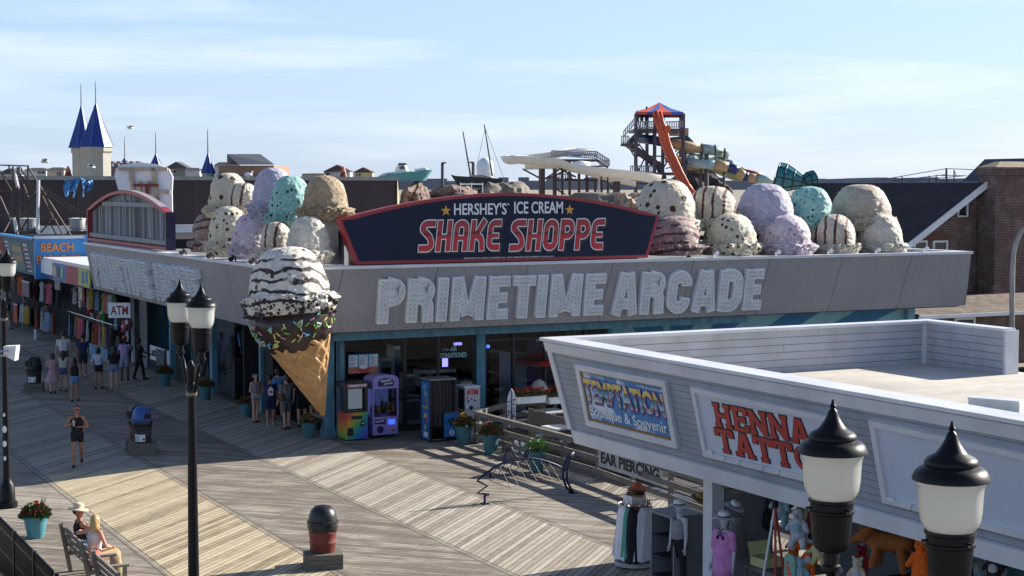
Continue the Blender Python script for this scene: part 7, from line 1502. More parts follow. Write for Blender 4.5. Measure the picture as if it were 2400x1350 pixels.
for s, x0, x1, yt, yb_2 in (('AIR', 1056, 1071, 812, 823), ('CONDITIONED', 1032, 1094, 825, 840)):
    a = HY(x0, yb_2, y); b = HY(x1, yt, y); text(s, (a.x, y, a.z), (1, 0, .0), (0, 0, 1), b.x-a.x, b.z-a.z, M_pt, 'lettering', t, .004, .03)
mb = MB(); a = HY(1046, 820, y); mb.box((a.x, y-.004, a.z), (a.x+.12, y, a.z+.02)); mb.build('dash', M_pt, t, world=True)
M_neon = mat('neon_violet', C(150, 140, 255), .4, emit=C(150, 140, 255), es=1.6, var=0); M_neonb = mat('neon_blue', C(70, 130, 255), .4, emit=C(70, 130, 255), es=1.6, var=0)
for i, (x0, x1, yy, m_, s, lb_) in enumerate(((1063, 1082, 806, M_neon, 'OPEN', 'lit violet neon sign high inside the shop window above the AIR CONDITIONED words'), (1133, 1147, 812, M_neonb, 'ATM', 'lit blue neon sign just right of the blue window post'))):
    a = HY(x0, yy+4, AY+.6); b = HY(x1, yy-4, AY+.6); o = text(s, a, (1, 0, 0), (0, 0, 1), b.x-a.x, b.z-a.z, m_, 'neon_sign', None, .02, .02); tag(o, lb_, 'neon sign')
# things inside the arcade seen through the glass
M_ci = mat('cabinet_inside', C(120, 124, 130), .5, var=.2)
def inner(name, label, cat, x0, x1, y, d, z0, z1, m, screen=None):
    t = thing(name, label, cat, (HY((x0+x1)/2, 900, y).x, y, z0)); bxp(x0, x1, z0, z1, y, d, 'body', m, t, bevel=.01); bxp(x0+1, x1-1, z1-.001-.12, z1-.02, y-.02, .018, 'top_trim', M_chrome, t)
    if screen: bxp(x0+2, x1-2, z0+(z1-z0)*.45, z0+(z1-z0)*.82, y-.015, .012, 'front_glass', screen, t)
    else: bxp(x0+2, x1-2, z0+(z1-z0)*.15, z0+(z1-z0)*.8, y-.015, .012, 'front_panel', mat('panel_grey', C(90, 94, 100), .5, var=.3, vs=4), t)
inner('display_counter', 'white framed display counter inside the window behind the claw machine', 'counter', 846, 905, 48.4, .7, .0, 1.25, M_ci); inner('display_counter', 'grey counter inside the window between claw machine and photo booth', 'counter', 948, 985, 48.3, .7, .0, .95, M_atm)
inner('display_counter', 'beige boxed freezer inside the window behind the photo booth', 'freezer', 1080, 1112, 48.2, .7, .0, 1.35, mat('freezer_beige', C(130, 128, 122), .5), M_glass); inner('drinks_cooler', 'tall white drinks cooler inside the glass behind the surfboard sign', 'cooler', 1195, 1234, 48.6, .8, 0, 2.15, M_atm, mat('cooler_door', C(150, 160, 178), .3))
inner('purple_cabinet', 'purple arcade cabinet glowing inside the second window', 'arcade machine', 1256, 1276, 49.5, .7, .2, 2.5, mat('purple_side', C(104, 60, 160), .4), M_mblk); inner('wall_box', 'brown boxed unit inside the window left of the AIR CONDITIONED words', 'box', 950, 974, 48.9, .5, 1.0, 1.6, mat('carton', C(120, 104, 88), .7))
inner('glass_cabinet', 'tall framed glass cabinet inside the window behind the photo booth roof', 'cabinet', 985, 1070, 49.6, .6, 1.05, 1.6, M_ci, M_glass)
for k, (x0, x1, z1, m_, w_, lb_) in enumerate(((893, 918, 1.9, M_ci, M_glass, 'grey framed cabinet deep in the window above the claw machine'), (1035, 1052, 2.1, M_mblk, M_neon, 'dark game cabinet with a dim violet panel deep behind the photo booth'), (925, 940, 2.2, M_atm, M_sea, 'pale narrow machine with a blue front deep in the arcade window'), (1150, 1172, 2.0, M_mblk, M_redl, 'dark machine with a red front inside the second window'), (1300, 1330, 2.2, M_ci, M_mblk, 'grey machine inside the second window near the boutique corner'), (1350, 1372, 2.4, M_atm, M_pur, 'pale machine with a lilac front inside the second window at right'))): inner('game_cabinet', lb_, 'arcade machine', x0, x1, 51.2+.4*(k % 3), .7, 0, z1, m_, w_)
# hanging ATM sign on the boardwalk side
a = AT(254, 745, 63.0); sign_board('cash_sign', 'hanging white box sign reading ATM in dark red on the boardwalk side', a, RT, UP, 52*63/F, 35*63/F, [('ATM', .1, .2, .8, .62)], M_wht, mat('dark_red_lettering', C(150, 30, 40), .5), bold=.02, th=.2)
t = [o for o in bpy.data.objects if o.name.startswith('cash_sign')][0]; mb = MB(); mb.bar(AT(270, 711, 63.1), AT(270, 700, 63.1), .04); mb.build('hanger', M_steel, t, world=True)
# PEOPLE
def skin_m(n, c): return mat('skin_'+n, c, .55, var=.08, spec=.3)
SK = {'l': skin_m('light', C(206, 158, 132)), 't': skin_m('tan', C(176, 122, 94)), 'd': skin_m('deep', C(98, 66, 52)), 'r': skin_m('rosy', C(210, 150, 126))}
HR_ = {'brown': mat('brown_hair', C(58, 40, 30), .5, var=.3, vs=20), 'blonde': mat('blonde_hair', C(198, 166, 112), .5, var=.35, vs=20), 'black': mat('black_hair', C(24, 20, 20), .45, var=.3), 'grey': mat('grey_hair', C(130, 124, 118), .6)}
def cloth(n, c, **k): return mat('cloth_'+n, c, .85, var=.22, vs=6, bump=.25, bs=18, **k)
def capsule(bm_v, bm_f, a, b, ra, rb, n=10):
    a = Vector(a); b = Vector(b); d = (b-a); L_ = d.length; d = d.normalized() if L_ > 1e-6 else Vector((0, 0, 1)); u = d.orthogonal().normalized(); w = d.cross(u); o = len(bm_v); rings = []
    for t in (-80, -50, -20, 0): rings.append((a+d*ra*math.sin(R_(t)), ra*math.cos(R_(t))))
    for t in (0, 20, 50, 80): rings.append((b+d*rb*math.sin(R_(t)), rb*math.cos(R_(t))))
    for c_, r in rings:
        for k in range(n): q = 2*math.pi*k/n; bm_v.append(c_+(u*math.cos(q)+w*math.sin(q))*r)
    m = len(rings)
    for i in range(m-1):
        for k in range(n): bm_f.append((o+i*n+k, o+i*n+(k+1) % n, o+(i+1)*n+(k+1) % n, o+(i+1)*n+k))
    bm_f.append(tuple(o+k for k in range(n))[::-1]); bm_f.append(tuple(o+(m-1)*n+k for k in range(n)))
def fuse(caps, name, m, parent, voxel=.016, smooth=6, extra=None, sqy=None):
    vs, fs = [], []
    for c in caps: capsule(vs, fs, *c)
    if extra: 
        for ev, ef in extra: o = len(vs); vs += ev; fs += [tuple(i+o for i in f) for f in ef]
    me = bpy.data.meshes.new('t'); me.from_pydata([tuple(v) for v in vs], [], fs); o = bpy.data.objects.new('t', me); COL.objects.link(o)
    md = o.modifiers.new('r', 'REMESH'); md.mode = 'VOXEL'; md.voxel_size = voxel
    sm = o.modifiers.new('s', 'SMOOTH'); sm.iterations = smooth; sm.factor = .5
    dg = bpy.context.evaluated_depsgraph_get(); m2 = bpy.data.meshes.new_from_object(o.evaluated_get(dg)); bpy.data.objects.remove(o); bpy.data.meshes.remove(me)
    m2.name = name; m2.materials.clear(); m2.materials.append(m)
    for p in m2.polygons: p.use_smooth = True
    o = bpy.data.objects.new(name, m2); COL.objects.link(o); o.parent = parent; return o
def vdir(pitch, side=0., tw=0.):
    """0 pitch = straight down; positive pitch swings forward (+Y)"""
    return Vector((math.sin(side)*math.cos(pitch), math.sin(pitch), -math.cos(pitch)*math.cos(side)))
def person(label, px=None, loc=None, face=0., h=1.68, skin='l', hair='brown', hairlen=.1, top=None, bottom=None, kind='shorts', legs=((8, 5), (-8, 10)), arms=((5, 20, 8), (-5, 20, 8)), lean=0., shoes=None, sleeve=True, hat=None, dress=None, glasses=False, sit=False, armtw=(0, 0), armvec=None, bag=None, bun=False, bulk=1., group=None, voxel=.017, headyaw=0, headpitch=0, detail=True):
    p = Vector(loc) if loc is not None else G(*px)
    if arms == ((5, 20, 8), (-5, 20, 8)) and px:
        q_ = int(px[0]*7) % 5; arms = (((5, 20, 8), (-5, 20, 8)), ((25, 85, 8), (-10, 18, 10)), ((-14, 20, 9), (18, 60, 6)), ((12, 35, 6), (30, 95, 10)), ((-8, 70, 26), (10, 12, 8)))[q_]
    t = thing('person', label, 'person', p, face, group); s = h/1.70; hipz = .90*s; W_ = bulk
    # skeleton (local: +Y forward, X right)
    P = Vector((0, 0, hipz)); J = {}
    low = 1e9
    for i, sx in enumerate((1, -1)):
        a, b = R_(legs[i][0]), R_(legs[i][1]); hp_ = P+Vector((sx*.085*s, 0, 0)); side = R_(2.5)*sx
        kn = hp_+vdir(a, side)*.43*s; an = kn+vdir(a-b, 0)*.41*s; J['hip', i], J['kn', i], J['an', i] = hp_, kn, an; low = min(low, an.z)
    sh = -(low-.075*s)
    if sit: sh = sit-hipz+.10*s
    for k in J: J[k] = J[k]+UP*sh
    P = P+UP*sh; l = R_(lean); up = Vector((0, math.sin(l), math.cos(l))); 
    waist = P+up*.16*s; chest = P+up*.38*s; neck = P+up*.53*s; hc = neck+Vector((0, math.sin(l*.5+R_(headpitch)), math.cos(l*.5)))*.16*s
    hy = R_(headyaw); hf = Vector((-math.sin(hy), math.cos(hy), -math.sin(R_(headpitch))*.5)).normalized(); hr = hf.cross(UP).normalized()
    for i, sx in enumerate((1, -1)):
        shd = chest+up*.085*s+Vector((sx*.175*s*(1 if W_ < 1.1 else 1.08), 0, 0)); J['sh', i] = shd
        if armvec and armvec[i]:
            e, w = armvec[i]; el = P*0+Vector(e)*s+P; wr = Vector(w)*s+P
            el = shd+(el-shd).normalized()*.28*s; wr = el+(wr-el).normalized()*.25*s
        else:
            a, e, ab = [R_(q) for q in arms[i]]; el = shd+vdir(a, ab*sx)*.28*s; wr = el+vdir(a+e, ab*sx*.4)*.25*s
        J['el', i], J['wr', i] = el, wr
    body = [(P+Vector((0.05*s, 0, 0)), P-Vector((0.05*s, 0, 0)), .115*s*W_, .115*s*W_), (P, waist, .125*s*W_, .105*s*W_), (waist+Vector((.03*s, 0, 0)), chest+Vector((.06*s, 0, 0)), .095*s*W_, .105*s*W_), (waist-Vector((.03*s, 0, 0)), chest-Vector((.06*s, 0, 0)), .095*s*W_, .105*s*W_),
            (J['sh', 0], J['sh', 1], .058*s, .058*s), (chest+up*.06*s, neck, .07*s, .052*s), (neck, hc, .05*s, .05*s), (hc+UP*.028*s, hc-UP*.035*s+hf*.012*s, .088*s, .066*s), (hc+UP*.02*s-hf*.02*s, hc+UP*.02*s-hf*.01*s, .09*s, .09*s)]
    body.append((hc+hf*.083*s-UP*.0*s, hc+hf*.102*s-UP*.022*s, .010*s, .014*s))  # nose
    body.append((hc+hf*.065*s-UP*.072*s, hc+hf*.07*s-UP*.07*s, .024*s, .024*s))  # chin
    for sx in (1, -1): body.append((hc+hr*sx*.088*s-UP*.005*s, hc+hr*sx*.09*s+UP*.02*s, .014*s, .015*s))
    for i in (0, 1):
        hp_, kn, an, el, wr, shd = J['hip', i], J['kn', i], J['an', i], J['el', i], J['wr', i], J['sh', i]; fd_ = vdir(R_(legs[i][0]-legs[i][1]+(78 if not sit else 84))); fd_.z = max(fd_.z, -.35)
        body += [(hp_, kn, .088*s*W_, .056*s), (kn, kn.lerp(an, .35), .054*s, .056*s), (kn.lerp(an, .35), an, .056*s, .036*s), (an-UP*.02*s, an+fd_*.15*s-UP*.035*s, .038*s, .030*s)]
        body += [(shd, el, .050*s, .038*s), (el, el.lerp(wr, .3), .038*s, .037*s), (el.lerp(wr, .3), wr, .037*s, .025*s)]
        d = (wr-el).normalized(); body.append((wr, wr+d*.065*s, .026*s, .030*s))
    extra = []
    bo = fuse(body, 'body', SK[skin], t, voxel*s)
    # fingers joined to the body mesh
    vs, fs = [], []
    for i in (0, 1):
        wr, el = J['wr', i], J['el', i]; d = (wr-el).normalized(); sd = d.cross(Vector((0, 1, 0)) if abs(d.y) < .9 else UP).normalized(); cv = sd.cross(d).normalized()
        for j in range(4):
            b0 = wr+d*.08*s+cv*(.022-.0145*j)*s; l_ = (.034, .040, .038, .030)[j]*s; b1 = b0+d*l_; b2 = b1+(d*.8-sd*.5*(1 if i else -1)).normalized()*l_*.8; capsule(vs, fs, b0, b1, .0095*s, .0085*s, 6); capsule(vs, fs, b1, b2, .0085*s, .0072*s, 6)
        b0 = wr+d*.03*s+cv*.026*s; b1 = b0+(d+cv).normalized()*.036*s; capsule(vs, fs, b0, b1, .011*s, .010*s, 6); capsule(vs, fs, b1, b1+d*.028*s, .010*s, .008*s, 6)
    bm = bmesh.new(); bm.from_mesh(bo.data); V = [bm.verts.new(v) for v in vs]; bm.verts.ensure_lookup_table()
    for f in fs: bm.faces.new([V[i] for i in f]).smooth = True
    bm.to_mesh(bo.data); bm.free()
    if detail:
        mb = MB()
        for sx in (1, -1): mb.sphere(hc+hf*.083*s+hr*sx*.031*s+UP*.012*s, .011*s, 8, 6)
        mb.build('eyes', M_blk if glasses else mat('eye_dark', C(50, 40, 36), .3, var=0), t)
        mb = MB(); mb.tube([hc+hf*.083*s-hr*.022*s-UP*.048*s, hc+hf*.090*s-UP*.050*s, hc+hf*.083*s+hr*.022*s-UP*.048*s], .005*s, 5); mb.build('mouth', mat('lip', C(150, 84, 76), .5, var=0), t)
    if glasses:
        mb = MB()
        for sx in (1, -1): mb.sphere(hc+hf*.086*s+hr*sx*.032*s+UP*.012*s, .026*s, 10, 6, (1, .5, .8))
        mb.tube([hc+hf*.10*s-hr*.03*s+UP*.014*s, hc+hf*.10*s+hr*.03*s+UP*.014*s], .005*s, 5)
        for sx in (1, -1): mb.tube([hc+hf*.085*s+hr*sx*.05*s+UP*.015*s, hc+hr*sx*.092*s+UP*.015*s], .005*s, 5)
        mb.build('sunglasses', M_blk, t)
    # hair
    if hair:
        cap = [(hc+UP*.045*s-hf*.018*s, hc+UP*.03*s-hf*.03*s, .090*s, .094*s)]
        if hairlen > .05:
            bk = hc-hf*.055*s+UP*.02*s; dn = hc-hf*.085*s-UP*hairlen*s; cap += [(bk, bk.lerp(dn, .5)+hr*.02*s, .085*s, .075*s), (bk.lerp(dn, .5), dn, .075*s, .045*s)]
            for sx in (1, -1): cap += [(hc+hr*sx*.07*s+UP*.02*s-hf*.02*s, hc+hr*sx*.08*s-UP*min(hairlen, .2)*s*.8-hf*.05*s, .035*s, .03*s)]
        if bun: cap += [(hc-hf*.10*s+UP*.07*s, hc-hf*.11*s+UP*.075*s, .04*s, .04*s)]
        fuse(cap, 'hair', HR_[hair], t, voxel*s, 3)
    e_ = .016*s
    if top is not None:
        tp = [(waist-up*.08*s+Vector((.03*s, 0, 0)), chest+Vector((.06*s, 0, 0)), .12*s*W_, .108*s*W_+e_), (waist-up*.08*s-Vector((.03*s, 0, 0)), chest-Vector((.06*s, 0, 0)), .12*s*W_, .108*s*W_+e_)]
        if sleeve:
            tp.append((J['sh', 0]-UP*.01*s, J['sh', 1]-UP*.01*s, .064*s, .064*s)); 
            for i in (0, 1): k_ = .55 if sleeve is True else sleeve; tp.append((J['sh', i], J['sh', i].lerp(J['el', i], min(k_, 1)), .064*s, .060*s)); 
            if sleeve is not True and sleeve > 1:
                for i in (0, 1): tp.append((J['el', i], J['wr', i], .055*s, .042*s))
        else:
            for sx in (1, -1): tp.append((chest+Vector((sx*.09*s, 0, 0)), chest+up*.115*s+Vector((sx*.085*s, -.0, 0)), .07*s, .042*s))
        fuse(tp, 'shirt', top, t, voxel*s, 4)
    if dress is not None:
        # lathe skirt from waist to hem
        mb = MB(); zt_ = (waist.z+.02*s); z0 = P.z-dress[0]*s; n = 28
        pr = [(.115*s, zt_), (.15*s*W_, P.z+.02*s), (dress[1]*.85*s, (P.z+z0)/2), (dress[1]*s, z0)]
        for i, (r, z) in enumerate(pr):
            for k in range(n): a = 2*math.pi*k/n; q = r*(1+(.07*math.sin(a*6+i) if i > 1 else 0)); mb.v.append(Vector((P.x+q*math.cos(a), P.y+q*.8*math.sin(a), z)))
        for i in range(3):
            for k in range(n): mb.f.append((i*n+k, i*n+(k+1) % n, (i+1)*n+(k+1) % n, (i+1)*n+k)); mb.mi.append(0)
        mb.build('skirt', bottom or top, t, smooth=True)
    elif bottom is not None:
        k_ = {'shorts': .42, 'long': .72, 'mini': .26, 'trousers': 1.}[kind]; bt = [(P+Vector((.05*s, 0, .03*s)), P+Vector((-.05*s, 0, .03*s)), .128*s*W_, .128*s*W_), (P, waist-up*.02*s, .126*s*W_, .112*s*W_)]
        for i in (0, 1):
            q = J['hip', i].lerp(J['kn', i], min(1, k_)); bt.append((J['hip', i], q, .104*s*W_, .085*s if k_ < .9 else .072*s))
            if k_ >= 1: bt.append((J['kn', i], J['an', i], .068*s, .055*s))
        fuse(bt, 'shorts' if k_ < .9 else 'trousers', bottom, t, voxel*s, 3)
    if shoes is not None:
        for i in (0, 1):
            an = J['an', i]; fd_ = vdir(R_(legs[i][0]-legs[i][1]+(78 if not sit else 84))); fd_.z = max(fd_.z, -.35); fuse([(an-UP*.03*s-fd_*.02*s, an+fd_*.16*s-UP*.042*s, .046*s, .038*s)], 'shoe', shoes, t, voxel*s, 1)
    if hat:
        kind_, m_ = hat; mb = MB(); z0 = hc+UP*.07*s
        if kind_ == 'brim':
            Mx = Matrix.Rotation(R_(-8), 3, 'X'); n = 30; pr = [(.20, -.03), (.175, -.005), (.12, .0), (.108, .01), (.10, .075), (.085, .10), (.04, .112), (.003, .114)]
            mb.lathe([(r*s, z*s) for r, z in pr], z0, n, Mx)
        else: mb.lathe([(.098*s, -.01*s), (.096*s, .04*s), (.07*s, .075*s), (.003, .088*s)], z0, 20); mb.extr([z0+hr*.07*s+hf*.07*s, z0-hr*.07*s+hf*.07*s, z0-hr*.05*s+hf*.16*s, z0+hr*.05*s+hf*.16*s], (0, 0, .012))
        mb.build('hat', m_, t, smooth=kind_ == 'brim')
    if bag:
        side, m_, drop = bag; a = J['sh', side]; sx = 1 if side == 0 else -1; q = P+Vector((sx*.2*s, -.03, -drop*s)); mb = MB(); mb.tube([a+UP*.05*s, a+UP*.04*s+Vector((0, .06, 0)), q+UP*.14*s], .010, 5); mb.tube([a+UP*.05*s, a+UP*.04*s-Vector((0, .06, 0)), q+UP*.14*s], .010, 5); mb.build('strap', m_, t)
        fuse([(q+Vector((0, -.08*s, .05*s)), q+Vector((0, .08*s, .05*s)), .07*s, .07*s), (q+Vector((0, -.09*s, -.05*s)), q+Vector((0, .09*s, -.05*s)), .075*s, .075*s)], 'bag', m_, t, voxel*s, 2)
    return t, J, P, hc
def faceto(dx, dy): return math.atan2(-dx, dy)   # local +Y toward world (dx,dy)
TOCAM = faceto(-.30, -.95); AWAY = faceto(.2, 1); RIGHT = faceto(1, 0.1); LEFT = faceto(-1, -.1)
K = cloth
blk = K('black', C(26, 26, 30)); whc = K('white', C(206, 206, 204)); den = K('denim', C(110, 136, 172)); nav = K('navy', C(36, 46, 84)); gr = K('grey', C(120, 118, 122)); lav = K('lavender', C(168, 140, 190)); pnk = K('rose', C(178, 140, 148)); shoe = K('shoe_dark', C(34, 26, 26)); shw = K('shoe_white', C(190, 190, 188)); khaki = K('khaki', C(172, 150, 116)); straw = mat('straw', C(222, 204, 166), .8, var=.2, vs=20, bump=.3, bs=90); bl = K('sky_blue', C(90, 130, 180))
# walking woman
W1, J, P_, hc_ = person('woman in black top, shorts and sunglasses walking toward the camera holding a drink', px=(182, 1092), face=faceto(-.25, -.97), h=1.68, skin='t', hair='brown', hairlen=.02, top=blk, bottom=blk, kind='shorts', sleeve=False, legs=((16, 8), (-6, 38)), armvec=(((.27, .02, .30), (.06, .25, .36)), ((-.27, .02, .27), (-.02, .24, .24))), glasses=True, shoes=shoe, bun=True)
mb = MB(); q = (J['wr', 0]+Vector((-.06, .05, 0))); mb.lathe([(.028, -.06), (.038, .09), (.04, .095)], q, 14); mb.build('drink_cup', mat('milky_cup', C(214, 204, 190), .3), W1, smooth=True); mb = MB(); mb.tube([q+UP*.09, q+Vector((.01, .02, .17))], .005, 5); mb.build('straw', M_wht, W1)
# shaded group walking away
person('woman in a loose pale rose dress walking away near the dark recycling bin', px=(124, 922), face=AWAY+.15, h=1.50, skin='l', hair='brown', hairlen=.12, top=pnk, dress=(.42, .30), bottom=pnk, legs=((10, 4), (-10, 14)), shoes=shoe)
person('girl in white top and denim shorts walking beside the woman in the rose dress', px=(149, 916), face=AWAY, h=1.52, skin='l', hair='black', hairlen=.3, top=whc, bottom=K('denim_dark', C(70, 92, 128)), legs=((-8, 8), (10, 4)), shoes=shoe, sleeve=False)
person('girl with long dark hair, black top and light blue shorts, nearest of the walkers', px=(176, 941), face=AWAY-.1, h=1.58, skin='t', hair='black', hairlen=.38, top=blk, bottom=den, legs=((10, 4), (-6, 12)), shoes=shoe, sleeve=False)
person('tall man in a white tee with a dark back print walking between the shops', px=(150, 884), face=AWAY+.1, h=1.84, skin='l', hair='brown', hairlen=.0, top=whc, bottom=K('grey_shorts', C(90, 92, 98)), legs=((8, 4), (-8, 10)), shoes=shw, arms=((4, 20, 12), (6, 16, 14)), bulk=1.12)
person('man in dark clothes walking just right of the man in the white tee', px=(195, 884), face=AWAY, h=1.76, skin='t', hair='black', hairlen=.0, top=nav, bottom=K('charcoal', C(44, 46, 54)), kind='long', legs=((12, 4), (-10, 14)), shoes=shw)
person('girl in a white cardigan slipping off her arms, bare shouldered, with dark shorts', px=(232, 910), face=AWAY-.4, h=1.56, skin='t', hair='black', hairlen=.12, top=K('pale_blue_cardigan', C(180, 190, 210)), bottom=blk, legs=((6, 4), (-6, 8)), shoes=shoe, arms=((20, 60, 25), (-10, 40, 22)), sleeve=1.2)
person('girl in black top and denim shorts with one heel raised beside the lavender shirt', px=(268, 912), face=AWAY-.1, h=1.62, skin='l', hair='brown', hairlen=.2, top=blk, bottom=den, legs=((4, 4), (-2, 24)), shoes=shw)
person('person in lavender tee with an orange cap standing by the plush toy display', px=(293, 892), face=AWAY-.3, h=1.74, skin='d', hair='black', hairlen=.0, top=lav, bottom=K('pale_jeans', C(140, 150, 180)), kind='long', legs=((4, 2), (-4, 4)), shoes=shoe, hat=('cap', K('orange_cap', C(206, 96, 50))), bulk=1.08)
person('person in dark clothes browsing at the shop front right of the lavender tee', px=(327, 889), face=RIGHT, h=1.66, skin='d', hair='black', hairlen=.05, top=K('dark_green', C(36, 44, 46)), bottom=blk, kind='trousers', legs=((14, 6), (-10, 8)), shoes=shoe, arms=((30, 40, 6), (10, 40, 6)))
person('far person in a blue shirt with back turned at the left shop corner', px=(58, 770), face=AWAY, h=1.72, skin='l', hair='grey', hairlen=.0, top=K('mid_blue', C(58, 84, 130)), bottom=K('slate_shorts', C(58, 72, 100)), kind='long', shoes=shw, voxel=.022, bulk=1.15)
person('far person in black standing beside the orange display at the left edge', px=(19, 772), face=LEFT, h=1.70, skin='t', hair='black', hairlen=.1, top=blk, bottom=gr, shoes=shoe, voxel=.022)
person('far shopper in a grey tee half hidden behind the hanging clothes', px=(108, 782), face=AWAY, h=1.7, skin='l', hair='brown', hairlen=.1, top=gr, bottom=blk, shoes=shoe, voxel=.022)
# entrance group
person('young woman in a pale grey romper standing at the arcade entrance', px=(600, 990), face=faceto(.3, -.95), h=1.60, skin='l', hair='black', hairlen=.08, top=K('pale_grey_romper', C(158, 150, 156)), bottom=MATS['cloth_pale_grey_romper'], kind='mini', sleeve=False, legs=((3, 2), (-3, 3)), armvec=(((.24, .0, .22), (.07, .14, .06)), ((-.24, .0, .22), (-.05, .14, .04))), shoes=shoe, bun=True)
PB2, J, P_, hc_ = person('boy in navy tee with a red and white back print queuing at the entrance', px=(634, 997), face=AWAY, h=1.62, skin='t', hair='black', hairlen=.02, top=nav, bottom=K('navy_shorts', C(30, 40, 76)), kind='long', legs=((4, 3), (-4, 5)), shoes=shw, bulk=1.08)
mb = MB(); yb0 = P_.y-.155; mb.extr([(-.07, yb0, P_.z+.12), (.07, yb0, P_.z+.12), (.09, yb0, P_.z+.30), (.02, yb0, P_.z+.40), (-.02, yb0, P_.z+.40), (-.09, yb0, P_.z+.30)], (0, .03, 0)); mb.build('shirt_print', M_wht, PB2); mb = MB(); mb.box((-.05, yb0-.004, P_.z+.20), (.06, yb0, P_.z+.27)); mb.build('print_patch', M_red2, PB2)
person('person in grey tee with a brown shoulder bag standing before the entrance', px=(672, 1006), face=AWAY+.4, h=1.74, skin='l', hair='brown', hairlen=.06, top=gr, bottom=K('grey_green', C(86, 98, 104)), kind='long', legs=((4, 3), (-4, 4)), shoes=shoe, bag=(1, K('brown_bag', C(90, 60, 50)), -.12), arms=((25, 70, 5), (5, 20, 8)))
person('tall person in black behind the giant cone with a dark cap', px=(708, 1000), face=AWAY, h=1.80, skin='l', hair='black', hairlen=.0, top=blk, bottom=blk, kind='long', legs=((4, 3), (-4, 4)), shoes=shoe, hat=('cap', blk), bulk=1.1)
person('person in pale blue tee deeper inside the entrance', px=(652, 982), face=AWAY-.3, h=1.70, skin='l', hair='brown', hairlen=.1, top=bl, bottom=gr, shoes=shoe)
person('person in rose top and shorts standing right beside the giant cone tip', px=(735, 998), face=AWAY+.2, h=1.66, skin='l', hair='blonde', hairlen=.2, top=pnk, bottom=blk, shoes=shoe)
# slide tower silhouettes
for px_, d, h_, lb_ in ((1516, TD-.8, 1.7, 'tallest dark figure standing on the slide tower top deck'), (1504, TD-.5, 1.45, 'middle dark figure by the slide tower deck railing'), (1494, TD-.2, 1.4, 'leftmost dark figure on the slide tower deck')):
    p = AT(px_, 300, d); person(lb_, loc=(p.x, p.y, AT(px_, 300.5, d).z), face=RIGHT, h=h_*1.15, skin='d', hair='black', hairlen=.0, top=blk, bottom=nav, voxel=.03, detail=False)
# couple on the bench (facing the shops, +X)
bx = 7.12
man, Jm, Pm, hm = person('man in black vest and pale sun hat sitting with his arm along the bench back', loc=(bx, 32.45, 0), face=faceto(1, .1), h=1.76, skin='t', hair='brown', hairlen=.0, top=blk, bottom=K('charcoal2', C(58, 58, 64)), kind='long', sit=.46, legs=((86, 84), (80, 60)), lean=-10, sleeve=False, armvec=(((.50, -.16, .50), (.62, .02, .42)), ((-.26, .12, .26), (-.12, .32, .14))), shoes=K('brown_shoe', C(86, 52, 40)), hat=('brim', straw), headyaw=-35, bulk=1.08)
wom, Jw, Pw, hw_ = person('blonde woman in white top and khaki skirt sitting with her back to the camera', loc=(bx, 31.62, 0), face=faceto(1, .35), h=1.66, skin='r', hair='blonde', hairlen=.26, top=K('white_lace', C(208, 200, 200)), bottom=khaki, kind='long', sit=.46, legs=((84, 80), (88, 84)), lean=4, sleeve=False, armvec=(((.24, .10, .24), (.10, .34, .12)), ((-.34, -.10, .42), (-.52, -.02, .40))), shoes=K('sandal', C(110, 74, 54)), headyaw=30)
fuse([(Pw+Vector((.02, .05, -.05)), Pw+Vector((.02, .42, -.06)), .17, .15), (Pw+Vector((.04, .42, -.1)), Pw+Vector((.05, .46, -.38)), .14, .13)], 'skirt', khaki, wom, .018, 4)
def bagt(loc, label, m, sc=(.2, .12, .16)):
    t = thing('bag', label, 'bag', loc, .4); mb = MB(); mb.sphere((0, 0, sc[2]*.9), 1, 16, 10, (sc[0], sc[1], sc[2])); 
    for v in mb.v: v += v.normalized()*.02*noise.noise(v*14)
    mb.build('pouch', m, t, smooth=True); mb = MB(); mb.tube([(-.08, 0, sc[2]*1.6), (-.06, 0, sc[2]*2.3), (.06, 0, sc[2]*2.3), (.08, 0, sc[2]*1.6)], .012, 6); mb.build('handle', m, t)
bagt((7.0, 31.1, .465), 'coral and white patterned cloth bag on the bench behind the blonde woman', mat('coral_print', C(206, 110, 96), .8, var=.7, vs=14)); bagt((7.0, 32.05, .465), 'small blue patterned bag on the bench between the couple', mat('blue_print', C(70, 130, 180), .8, var=.6, vs=14), (.14, .10, .13))
